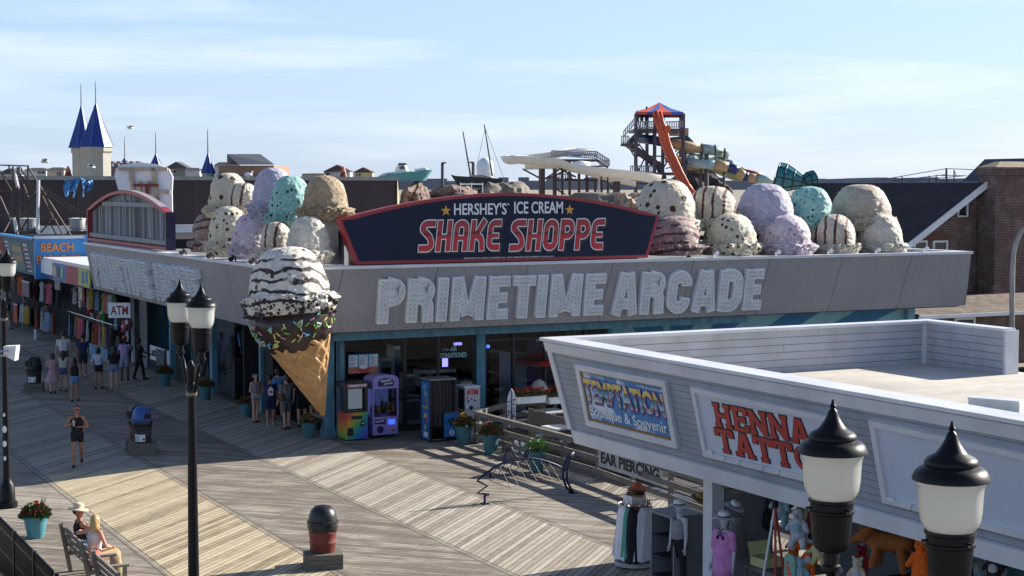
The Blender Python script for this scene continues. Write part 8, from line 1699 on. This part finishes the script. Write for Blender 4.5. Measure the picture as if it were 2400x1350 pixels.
# MERCHANDISE
ORD = ['first', 'second', 'third', 'fourth', 'fifth', 'sixth', 'seventh', 'eighth', 'ninth', 'tenth', 'eleventh', 'twelfth', 'thirteenth', 'fourteenth', 'fifteenth', 'sixteenth', 'seventeenth', 'eighteenth', 'nineteenth', 'twentieth']
PAL = [('teal', C(50, 120, 124)), ('black', C(28, 28, 32)), ('white', C(190, 190, 192)), ('mustard', C(190, 156, 50)), ('red', C(160, 44, 46)), ('grey', C(110, 112, 118)), ('pink', C(214, 96, 120)), ('navy', C(36, 46, 84)), ('green', C(60, 120, 70)), ('lilac', C(150, 130, 180)), ('pale blue', C(140, 170, 200)), ('orange', C(200, 100, 50))]
PM = {n: mat('fabric_'+n.replace(' ', '_'), tuple(q*.55 for q in c_), .85, var=.3, vs=5) for n, c_ in PAL}
def garment(loc, rz, w, L_, m, label, kind='dress', cat='dress', group=None, sleeve=True, flare=1.25, name=None):
    t = thing(name or kind, label, cat, loc, rz, group); n = 26; mb = MB(); seed = random.random()*50
    rows = 9; d = .05
    for i in range(rows+1):
        v = i/rows; ww = w/2*(1+(flare-1)*v) if v > .12 else w/2*(.55+.45*v/.12)
        for k in range(n):
            a = 2*math.pi*k/n; pl = 1+.16*v*math.sin(a*7+seed)+.05*noise.noise(Vector((a, v*3, seed))); mb.v.append(Vector((ww*math.cos(a)*pl, (d+.05*v)*math.sin(a)*pl, -L_*v+.01*math.sin(a*5+seed))))
    for i in range(rows):
        for k in range(n): a = i*n+k; b = i*n+(k+1) % n; mb.f.append((a, b, b+n, a+n)); mb.mi.append(0)
    mb.f.append(tuple(range(n))); mb.mi.append(0)
    mb.build('cloth', m, t, smooth=True)
    if sleeve:
        for sx in (-1, 1): s_ = MB(); s_.tube([(sx*w*.38, 0, -.05), (sx*w*.62, 0, -.16), (sx*w*.70, 0, -.26)], [.06, .06, .065], 8); s_.build('sleeve', m, t, smooth=True)
    h = MB(); h.tube([(0, 0, .10), (.02, 0, .13), (0, 0, .15), (-.015, 0, .13)], .005, 5); h.tube([(-w*.42, 0, -.03), (0, 0, .09), (w*.42, 0, -.03)], .010, 5); h.build('hanger', mat('hanger_wood', C(150, 96, 56), .5), t)
    return t
def hat_obj(loc, m, label, r=.19, band=True, rz=0, tilt=0, group=None):
    t = thing('sun_hat', label, 'hat', loc, rz, group); t.rotation_euler = (tilt, 0, rz); mb = MB(); n = 32; pr = [(r, -.012), (r*.9, .004), (r*.6, .006), (r*.53, .01), (r*.5, .085), (r*.42, .11), (r*.2, .122), (.003, .124)]
    for i, (rr, z) in enumerate(pr):
        for k in range(n): a = 2*math.pi*k/n; mb.v.append(Vector((rr*math.cos(a), rr*.92*math.sin(a), z+(.022*math.sin(a*2+1) if i == 0 else 0))))
    for i in range(len(pr)-1):
        for k in range(n): a = i*n+k; b = i*n+(k+1) % n; mb.f.append((a, b, b+n, a+n)); mb.mi.append(0)
    mb.build('straw_body', m, t, smooth=True)
    if band: mb = MB(); mb.lathe([(r*.545, .012), (r*.535, .036)], (0, 0, 0), 28, sq=(1, .92)); mb.build('band', M_blk, t, smooth=True)
    return t
def rack_things():
    base = G(1487, 1326); t = thing('clothes_rack', 'round standing clothes rack carrying long skirts and hats on the sunlit boards', 'clothes rack', base)
    mb = MB(); mb.lathe([(.42, .04), (.42, .10), (.40, .12), (.02, .13)], n=24); mb.build('base', mat('rack_base', C(180, 180, 178), .6), t)
    for k in range(4): a = k*1.5708+.5; mb = MB(); mb.sphere((.34*math.cos(a), .34*math.sin(a), .03), .03, 8, 6); mb.build('caster', M_blk, t)
    mb = MB(); mb.tube([(0, 0, .12), (0, 0, 1.62)], .025, 8); mb.build('pole', M_chrome, t); mb = MB(); mb.tube([(.34*math.cos(k*.3927), .34*math.sin(k*.3927), 1.27) for k in range(16)], .014, 6, closed=True); mb.build('ring', M_chrome, t)
    mb = MB(); mb.box((-.17, -.17, 1.28), (.17, .17, 1.46)); mb.build('top_box', M_white, t)
    cols_ = [('white', C(220, 222, 226)), ('white', C(226, 228, 232)), ('sea green', C(90, 160, 140)), ('black', C(34, 28, 40)), ('dusty pink', C(180, 140, 150)), ('plum', C(70, 40, 66)), ('white', C(228, 226, 230)), ('white', C(214, 214, 222)), ('plum', C(80, 48, 64)), ('white', C(222, 222, 226)), ('pale blue', C(170, 196, 210)), ('white', C(220, 220, 220))]
    lbl = ['white long skirt at the far left of the round rack', 'second white long skirt from the left on the round rack', 'sea green dress squeezed beside the left white skirts on the round rack', 'black dress in the middle of the round rack', 'dusty pink dress right of the black dress on the round rack', 'plum dress between the dusty pink dress and the broad white skirt',
           'broad front white skirt with lace waist on the round rack', 'white skirt just right of the front lace skirt on the round rack', 'plum dress at the right side of the round rack', 'short white blouse hanging at the right edge of the round rack', 'pale blue dress behind on the far side of the round rack', 'white dress behind on the far side of the round rack']
    dirs = [200, 222, 244, 258, 270, 282, 298, 318, 338, 356, 60, 120]   # angle measured in camera frame
    for i, ((nm, c_), lb_, dg) in enumerate(zip(cols_, lbl, dirs)):
        a = R_(dg)-TH; rr = .27+.09*((i*5) % 4)/3; p = base+Vector((math.cos(a)*rr, math.sin(a)*rr, 1.25)); m = mat('rackcloth%d' % i, c_, .85, var=.1); slim = nm not in ('white',)
        garment(p, a+math.pi/2, .20 if slim else .30, .62 if i == 9 else .98+.13*((i*3) % 5)/4, m, lb_, 'long_skirt' if nm == 'white' else 'dress', 'dress' if nm != 'white' else 'skirt', 'clothes on the round rack', sleeve=i == 9, flare=1.75 if not slim else 1.5)
    for i, (z, c_, r, lb_) in enumerate(((1.47, C(170, 140, 100), .22, 'lowest tan brimmed hat in the stack on the clothes rack'), (1.51, C(60, 44, 40), .20, 'dark brown hat in the middle of the stack on the clothes rack'), (1.555, C(96, 62, 48), .20, 'brown hat second from the top of the stack on the clothes rack'), (1.60, C(186, 104, 66), .21, 'rust orange felt hat on top of the clothes rack'))):
        hat_obj(base+Vector((.01*i, -.01*i, z)), mat('felt%d' % i, c_, .8, var=.2), lb_, r, False, group='hats stacked on the clothes rack')
rack_things()
# mannequins
M_man = mat('mannequin_white', C(196, 198, 206), .4, var=.04); SK['m'] = M_man
mq = person('white mannequin in a violet pink beach shirt and white sun hat beside the pillar', loc=(HX(1697, 1300, 16.75).x, HX(1697, 1300, 16.75).y, 0), face=faceto(-1, -.35), h=1.80, skin='m', hair=None, top=mat('orchid_gauze', C(208, 136, 192), .8, var=.25, vs=5), bottom=None, legs=((3, 2), (-2, 3)), arms=((2, 8, 8), (2, 8, 8)), sleeve=.9, detail=False)
mq[0].name = 'mannequin'; mq[0]['category'] = 'mannequin'
fuse([(mq[2]+Vector((0, 0, .20)), mq[2]+Vector((0, 0, -.16)), .15, .22), (mq[2]+Vector((.07, 0, .2)), mq[2]+Vector((.11, 0, -.2)), .13, .13), (mq[2]+Vector((-.07, 0, .2)), mq[2]+Vector((-.11, 0, -.12)), .13, .13)], 'shirt_skirt', MATS['orchid_gauze'], mq[0], .018, 3)
mb = MB(); hq = mq[3]; mb.tube([hq+Vector((-.07, .10, -.13)), hq+Vector((.05, .13, -.22)), hq+Vector((-.06, .14, -.28))], .012, 5); mb.tube([hq+Vector((.07, .10, -.13)), hq+Vector((-.05, .13, -.22)), hq+Vector((.06, .14, -.28))], .012, 5); mb.sphere(hq+Vector((.06, .115, -.31)), .035, 8, 6); mb.sphere(hq+Vector((-.06, .115, -.31)), .035, 8, 6); mb.build('bikini', M_blk, mq[0])
wp = world_m(mq[0]) @ hq; hat_obj(wp+UP*.05, M_wht, 'white sun hat with a thin black band on the pink shirted mannequin', .23, True, .4)
m2p = G(1601, 1378); m2 = person('slim white mannequin in dark clothes beside the grey display cabinet', loc=(m2p.x-.1, m2p.y, 0), face=faceto(-1, -.2), h=1.66, skin='m', hair=None, top=PM['white'], bottom=blk, kind='trousers', legs=((2, 2), (-2, 2)), arms=((2, 6, 6), (2, 6, 6)), sleeve=False, detail=False)
m2[0].name = 'mannequin'; m2[0]['category'] = 'mannequin'; hat_obj(world_m(m2[0]) @ m2[3]+UP*.05, M_wht, 'white brimmed sun hat with black band on the mannequin by the cabinet', .22, True)
t = thing('display_cabinet', 'grey open display cabinet under the shop canopy beside the mannequin', 'cabinet', (17.2, 26.4, 0)); M_cab = mat('cabinet_grey', C(120, 124, 130), .5, var=.15)
for lo, hi in (((16.9, 26.1, 0), (17.6, 26.14, 1.35)), ((16.9, 26.9, 0), (17.6, 26.94, 1.35)), ((17.56, 26.14, 0), (17.6, 26.9, 1.35))): mb = MB(); mb.box(lo, hi); mb.build('side_panel', M_cab, t, world=True)
mb = MB(); mb.box((16.86, 26.08, 1.352), (17.62, 26.96, 1.40)); mb.build('top', M_cab, t, world=True)
for z in (.1, .5, .9): mb = MB(); mb.box((16.93, 26.143, z), (17.55, 26.897, z+.03)); mb.build('shelf', M_dark, t, world=True)
# hats on the slatwall
for i, (x, y, m_, lb_, yy) in enumerate(((1712, 1142, straw, 'straw hat with a dark flower band highest on the slatted wall', 24.9), (1722, 1186, M_wht, 'white hat with black floral band below the straw hat', 24.75), (1640, 1168, mat('tan_straw', C(176, 140, 84), .8), 'tan straw hat on the rack between cabinet and pillar', 26.3))):
    hat_obj(HY(x, y, yy), m_, lb_, .20, True, .3, R_(25))
garment(HY(1728, 1212, 24.8), 0, .34, .75, PM['white'], 'white gauze cover up hanging on the slatted wall', 'cover_up', 'dress', sleeve=False)
# plush toys
def plush(loc, label, cols, s=1., rz=0, pose='hang', ears='round', snout=None):
    t = thing('plush_toy', label, 'plush toy', loc, rz); m0 = cols[0]
    if pose == 'dog':
        fuse([((-.26, 0, .0), (.22, 0, .02), .15*s, .14*s), ((-.38, 0, .13), (-.46, 0, .08), .15*s, .13*s), ((-.58, 0, .0), (-.66, 0, -.03), .07*s, .065*s), ((-.30, .0, .24), (-.33, .12, .16), .05, .04), ((-.30, -.1, .22), (-.40, -.18, .06), .055, .05),
              ((-.22, .1, -.1), (-.25, .1, -.38), .07, .06), ((-.22, -.1, -.1), (-.28, -.1, -.38), .07, .065), ((.18, .1, -.1), (.22, .1, -.36), .08, .065), ((.2, -.1, -.1), (.24, -.1, -.40), .08, .07), ((.3, 0, .1), (.42, 0, .26), .035, .03)], 'body', m0, t, .02, 4)
        mb = MB(); mb.sphere((-.70, 0, -.0), .03, 8, 6); mb.sphere((-.53, -.10, .14), .018, 8, 6); mb.sphere((-.53, .10, .14), .018, 8, 6); mb.build('face', M_blk, t); return t
    caps = [((0, 0, .08*s), (0, 0, -.12*s), .15*s, .19*s), ((0, 0, .30*s), (0, -.02*s, .32*s), .15*s, .145*s)]
    for sx in (1, -1):
        caps += [((sx*.13*s, 0, .12*s), (sx*.24*s, -.08*s, -.04*s), .065*s, .055*s), ((sx*.1*s, 0, -.2*s), (sx*.15*s, -.10*s, -.40*s), .085*s, .075*s)]
        if ears == 'round': caps.append(((sx*.11*s, 0, .43*s), (sx*.12*s, 0, .45*s), .05*s, .05*s))
        elif ears == 'long': caps.append(((sx*.07*s, 0, .42*s), (sx*.12*s, 0, .66*s), .05*s, .04*s))
        elif ears == 'fin': caps.append(((sx*.10*s, 0, .38*s), (sx*.2*s, .02, .50*s), .05*s, .02*s))
    fuse(caps, 'body', m0, t, .02*s, 3)
    mb = MB(); mb.sphere((0, -.14*s, .27*s), .06*s, 10, 7); mb.sphere((0, -.12*s, -.02*s), .12*s, 12, 8, (1, .6, 1.2)); mb.build('belly', cols[1], t, smooth=True)
    mb = MB(); mb.sphere((.055*s, -.14*s, .34*s), .016*s, 8, 6); mb.sphere((-.055*s, -.14*s, .34*s), .016*s, 8, 6); mb.build('eyes', M_blk, t)
    return t
def pl_m(n, c_): return mat('plush_'+n, c_, .95, var=.25, vs=12, bump=.5, bs=60)
FB = faceto(0, 1)
brn = pl_m('brown', C(150, 88, 44)); orr = pl_m('orange', C(232, 106, 24)); whp = pl_m('white', C(196, 200, 210)); blp = pl_m('pale_blue', C(150, 190, 204)); yel = pl_m('yellow', C(206, 176, 60)); cre = pl_m('cream', C(210, 196, 170)); grn = pl_m('green', C(60, 130, 70)); pkp = pl_m('pink', C(224, 90, 130)); rdp = pl_m('red', C(170, 40, 44)); dkp = pl_m('dark', C(50, 40, 40))
def PX(px, py, X): return HX(px, py, X)
plush(PX(2090, 1272, 17.0), 'big brown dog plush hanging sideways under the shop canopy', [brn, brn], 1.05, R_(-62), 'dog')
plush(PX(2162, 1318, 16.6), 'bright orange plush bear hanging between the two big lamp heads', [orr, orr], .85, R_(-50), ears='round')
plush(PX(1832, 1185, 17.3), 'pale blue finned plush hanging highest beside the open window', [blp, whp], .8, R_(-75), ears='fin')
plush(PX(1872, 1236, 17.2), 'white and black plush bird with pale blue belly below the finned plush', [whp, blp], .78, R_(-60), ears=None)
plush(PX(1900, 1200, 17.9), 'mustard yellow plush animal half behind the lamp glass', [yel, cre], .6, R_(-60)); plush(PX(1925, 1205, 17.9), 'tan plush bear touching the yellow plush', [pl_m('tan', C(170, 132, 90)), cre], .5, R_(-50))
plush(PX(1898, 1310, 17.4), 'tiger striped plush head low behind the lamp socket', [orr, whp], .6, R_(-60)); plush(PX(1918, 1290, 17.2), 'pale yellow floppy eared plush beside the lamp socket', [pl_m('lemon', C(214, 206, 140)), cre], .55, R_(-55), ears='long')
plush(PX(1880, 1345, 17.3), 'light blue round plush at the bottom edge near the printed board', [blp, whp], .6, R_(-60)); plush(PX(1962, 1335, 17.6), 'pale grey plush rabbit in the shade by the lamp arm', [pl_m('grey', C(150, 150, 158)), whp], .5, R_(-60), ears='long')
plush(PX(2020, 1315, 18.4), 'dark red plush bear deep inside the shop behind the brown dog', [rdp, dkp], .6, R_(-60)); plush(PX(2230, 1340, 18.2), 'dark plush bear deep in the shade under the fascia at right', [dkp, dkp], .6, R_(-60)); plush(PX(2330, 1330, 17.4), 'small charcoal plush with pale belly near the right edge', [dkp, whp], .6, R_(-60), ears='long')
for (x, y, X_, m_, s_, lb_) in ((1762, 1228, 18.6, dkp, .5, 'dark plush bear hanging left of the tripod stand'), (1775, 1180, 18.9, grn, .5, 'green plush frog in the corner above the yellow box'), (1800, 1300, 18.5, rdp, .45, 'small red plush beside the tripod legs'), (1935, 1255, 18.6, pkp, .5, 'pink plush behind the left big lamp socket'), (2035, 1245, 19.0, blp, .5, 'pale blue plush deep in the shop above the brown dog'), (2110, 1262, 19.5, rdp, .5, 'red plush partly hidden by the brown dog plush'), (1905, 1255, 18.4, whp, .5, 'white plush lamb between yellow and lemon plush toys'), (2010, 1345, 17.2, cre, .5, 'cream plush bear at the bottom edge below the brown dog'), (2290, 1325, 18.5, blp, .45, 'dim blue plush deep under the fascia near the right edge'), (1860, 1280, 18.0, orr, .45, 'small orange plush under the white plush bird')): plush(PX(x, y, X_), lb_, [m_, whp if m_ is not whp else dkp], s_*1.2, R_(-60))
# umbrella-like tripod rack of bags, printed board
p = PX(1815, 1345, 17.0); t = thing('tripod_stand', 'tall tripod stand with red and white legs hung with bags', 'stand', (p.x, p.y, 0))
for k in range(3): a = k*2.094; mb = MB(); mb.tube([(0, 0, 2.15), (.35*math.cos(a), .35*math.sin(a), 0)], .022, 6); mb.build('leg', M_redl if k != 1 else M_wht, t)
mb = MB(); mb.lathe([(.05, 2.1), (.06, 2.2), (.02, 2.3)], n=12); mb.build('hub', M_blk, t)
t = thing('printed_board', 'upright printed board in mint with a coral splash below the hanging plush', 'bodyboard', (PX(1850, 1330, 16.7).x, PX(1850, 1330, 16.7).y, .6)); q = PX(1850, 1330, 16.7)
mb = MB(); 
mb.extr([q+HR*x+UP*z for x, z in ((-.14, -.7), (.14, -.7), (.15, .12), (.12, .2), (0, .24), (-.12, .2), (-.15, .12))], (.05, 0, 0)); b_ = mb.build('board', mat('mint_board', C(120, 180, 160), .5), t, world=True)
random.seed(12)
for k in range(7): c_ = q+HR*random.uniform(-.09, .09)+UP*random.uniform(-.3, .1)+Vector((-.003, 0, 0)); mb = MB(); mb.extr([c_+HR*math.cos(j)*random.uniform(.03, .06)+UP*math.sin(j)*random.uniform(.02, .05) for j in (0, 1, 2, 3, 4, 5)], (-.003-.001*k, 0, 0)); mb.build('coral_print_patch', mat('coral_print2', C(226, 106, 80), .5), b_, world=True)
# clothes and bags inside the souvenir shop
random.seed(31)
for i in range(18):
    y = 24.2-i*.62; x = 17.8+.5*(i % 2); nm, _ = PAL[[1, 7, 4, 1, 5, 9, 1, 6, 7, 1, 0, 4, 1, 5, 3, 1, 10, 7][i]]
    garment(Vector((x, y, 2.55-.1*(i % 3))), math.pi/2+random.uniform(-.3, .3), .46, .75, PM[nm], '%s shirt hanging inside the souvenir shop, %s from the white corner pillar' % (nm, ORD[i]), 'shirt', 'shirt', 'shirts hanging inside the souvenir shop')
for i in range(6):
    x = 17.5+i*.38; nm, _ = PAL[[1, 7, 1, 5, 4, 1][i]]; t = thing('backpack', '%s bag hanging by the slatted wall, %s from the pillar' % (nm, ORD[i]), 'bag', (x+.6, 24.7, 1.5+.35*(i % 2)), random.random(), 'bags hanging by the slatted wall')
    fuse([((0, 0, -.1), (0, 0, .1), .14, .12), ((0, -.1, -.08), (0, -.1, -.02), .09, .07)], 'pouch', PM[nm], t, .02, 3); mb = MB(); mb.tube([(-.06, 0, .18), (-.04, 0, .32), (.04, 0, .32), (.06, 0, .18)], .012, 6); mb.build('handle', M_blk, t)
t = thing('sale_table', 'low display table with a pale yellow lidded box in the shop entrance', 'table', (17.6, 23.6, 0)); mb = MB(); mb.box((17.1, 23.0, .82), (18.3, 24.2, .88)); mb.build('tabletop', M_wood, t, world=True)
for x in (17.15, 18.2): 
    for y in (23.05, 24.1): mb = MB(); mb.box((x, y, 0), (x+.06, y+.06, .82)); mb.build('leg', M_wood, t, world=True)
t = thing('storage_box', 'pale yellow open box on the display table in the shop entrance', 'box', (17.4, 23.8, .885)); mb = MB(); mb.box((-.22, -.2, 0), (.22, .2, .16)); mb.build('box_body', mat('pale_yellow', C(214, 212, 150), .6), t); mb = MB(); mb.extr([(-.22, .2, .165), (.22, .2, .165), (.24, .26, .40), (-.24, .26, .40)], (0, .01, 0)); mb.build('lid', MATS['pale_yellow'], t)
# far left shop fronts
random.seed(17)
def rod(y0, y1, x, z, name='clothes_rail', label=''):
    mb = MB(); mb.tube([(x, y0, z), (x, y1, z)], .02, 6); o = mb.build('clothes_rail', M_chrome); tag(o, label, 'clothes rail')
rod(70.4, 79.4, 17.0, 3.15, label='upper metal clothes rail across the beach shop front'); rod(70.4, 79.4, 16.8, 1.75, label='lower metal clothes rail across the beach shop front')
for i in range(14):
    y = 70.8+i*.62; nm, _ = PAL[[8, 2, 6, 3, 0, 10, 1, 3, 2, 6, 5, 1, 2, 7][i]]; garment(Vector((17.0, y, 3.0)), math.pi/2+random.uniform(-.5, .5), .48, .85, PM[nm], '%s tee on the upper rail of the beach shop, %s from the arcade end' % (nm, ORD[i]), 'tee_shirt', 'tee shirt', 'clothes on the upper rail of the beach shop')
for i in range(14):
    y = 70.8+i*.62; nm, _ = PAL[[1, 9, 3, 2, 4, 3, 7, 2, 1, 6, 11, 5, 1, 10][i]]; garment(Vector((16.8, y, 1.6)), math.pi/2+random.uniform(-.5, .5), .46, .95, PM[nm], '%s dress on the lower rail of the beach shop, %s from the arcade end' % (nm, ORD[i]), 'dress', 'dress', 'clothes on the lower rail of the beach shop', sleeve=i % 2 == 0)
for i in range(12):
    y = 80.6+i*.95; nm, _ = PAL[[1, 7, 6, 1, 2, 1, 4, 5, 1, 2, 11, 1][i]]; garment(Vector((16.6, y, 2.9)), math.pi/2+random.uniform(-.5, .5), .5, 1.0, PM[nm], '%s garment on the corner shop front, %s from its near corner' % (nm, ORD[i]), 'shirt', 'shirt', 'clothes on the corner shop front')
for i in range(8):
    y = 80.9+i*1.3; nm, _ = PAL[[4, 10, 2, 11, 1, 3, 2, 7][i]]; garment(Vector((16.4, y, 1.5)), math.pi/2+random.uniform(-.5, .5), .5, .95, PM[nm], 'low hung %s towel on the corner shop front, %s from its near corner' % (nm, ORD[i]), 'beach_towel', 'towel', 'towels low on the corner shop front', sleeve=False)
# small framed prints and stock boards on the dark walls between
for i, (px_, py_, w_, h2, c_, lb_) in enumerate(((60, 678, 40, 34, C(120, 90, 100), 'reddish notice board under the corner shop sign'), (134, 665, 30, 28, C(130, 140, 130), 'framed pale prints hung under the beach shop canopy'), (188, 690, 18, 28, C(190, 180, 160), 'cream cartoon print board near the arcade corner'), (35, 735, 22, 42, C(190, 80, 50), 'orange display panel at the left edge of the shop fronts'), (186, 715, 9, 12, C(170, 180, 170), 'small pale price sign above the plush toys'), (82, 790, 10, 30, C(180, 196, 206), 'white and blue boogie board leaning at the shop front'), (375, 838, 36, 40, C(60, 80, 90), 'dark ice cream counter picture in the arcade front'))):
    D_ = 74 if px_ < 200 else 60; p = HX(px_, py_, 16.2) if px_ < 200 else HX(px_, py_, AX-.2); D_ = (p-CP).dot(FW); t = thing('display_board', lb_, 'display board', p); m_ = MPP(D_); mb = MB(); mb.box((0, -w_*m_*1.0, -h2*m_/2), (.05, w_*m_*1.0, h2*m_/2)); b_ = mb.build('panel', mat('dispboard%d' % i, c_, .6, var=.5, vs=3), t); mb = MB(); mb.box((-.02, -w_*m_*1.03, h2*m_/2), (.06, w_*m_*1.03, h2*m_/2+.05)); mb.build('edge', M_white, t)
# plush wall next to the arcade corner
pls = [(203, 700, 'cream', cre, .8, 'big cream monkey plush hanging by the arcade corner'), (212, 722, 'red', rdp, .75, 'red and white bear plush hanging below the cream monkey plush'), (240, 700, 'yellow', yel, .6, 'yellow plush high beside the hanging cash sign'), (243, 730, 'green', grn, 1.0, 'long green plush frog left of the hanging cash sign'), (232, 752, 'pink', pkp, .6, 'pink round plush between the red bear and the green frog'), (216, 748, 'white', whp, .6, 'white and black plush dog below the red bear plush'),
       (243, 760, 'darkgreen', grn, .7, 'second green plush hanging below the long green frog'), (272, 762, 'teal', blp, .5, 'pale teal plush directly under the hanging cash sign'), (290, 765, 'pink2', pkp, .55, 'pink plush to the right under the cash sign'), (302, 755, 'brown', pl_m('dim_brown', C(96, 64, 56)), .9, 'brown plush bear beside the grey shop post'), (260, 790, 'hot', pkp, 1.0, 'hot pink tiger plush standing on the shop counter'), (276, 800, 'cream2', cre, .5, 'cream plush beside the hot pink tiger'), (298, 788, 'wht2', whp, .5, 'white plush dog low by the grey shop post'), (225, 775, 'blk', dkp, .6, 'black plush above the motorcycle toy ride')]
for (x, y, _, m_, s_, lb_) in pls: plush(HX(x, y, 17.3), lb_, [m_, whp if m_ is not whp else dkp], s_, R_(-62), ears=random.choice(('round', 'long', 'round')))
p = HX(240, 830, 17.2); t = thing('shop_counter', 'blue and yellow fronted counter below the hanging plush toys', 'counter', (p.x, p.y, 0)); mb = MB(); mb.box((-.3, -2.2, 0), (.3, 2.2, .9)); mb.build('body', mat('counter_front', C(90, 140, 170), .6, var=.5, vs=2), t); mb = MB(); mb.box((-.35, -2.25, .905), (.35, 2.25, .95)); mb.build('top', M_wood, t)
# entrance interior colours of the arcade
for i, (px_, py_, c_, lb_) in enumerate(((585, 832, 'orange', 'orange and pink ball pile inside the arcade entrance'), (660, 850, 'pale blue', 'pale blue game inside the arcade doorway'),)):
    p = HX(px_, py_, AX+2.2); t = thing('ball_bin', lb_, 'arcade game', (p.x, p.y, 0)); mb = MB(); mb.box((-.5, -.5, 0), (.5, .5, p.z-.1)); mb.build('cabinet', M_mblk, t); mb = MB(); random.seed(i)
    for k in range(24): mb.cur = k % 3; mb.sphere((random.uniform(-.4, .4), random.uniform(-.4, .4), p.z-.02+random.uniform(0, .15)), .09, 8, 6)
    mb.build('balls', [PM['orange'], PM['pink'], PM['pale blue']], t)
for i, (px_, lb_, scr) in enumerate(((548, 'dark video game cabinet with a dim blue screen by the glass doors', C(70, 120, 220)), (628, 'dark video game cabinet with a dim teal screen in the doorway', C(80, 200, 200)), (700, 'dark video game cabinet with a violet screen behind the queue', C(160, 110, 230)), (448, 'dark prize game behind the glass doors', C(200, 120, 90)))):
    p = HX(px_, 900, AX+2.6); t = thing('video_game_cabinet', lb_, 'arcade machine', (p.x, p.y, 0), R_(90)); mb = MB(); mb.extr([(-.4, -.4, 0), (-.4, -.35, 1.0), (-.4, -.15, 1.1), (-.4, -.05, 1.7), (-.4, -.3, 1.95), (-.4, .4, 1.95), (-.4, .4, 0)], (.8, 0, 0)); mb.build('cabinet', M_mblk, t)
    mb = MB(); mb.extr([(-.32, -.165, 1.12), (.32, -.165, 1.12), (.32, -.075, 1.65), (-.32, -.075, 1.65)], (0, -.02, .003)); mb.build('screen', mat('screen%d' % i, scr, .3, emit=scr, es=.35, var=0), t)
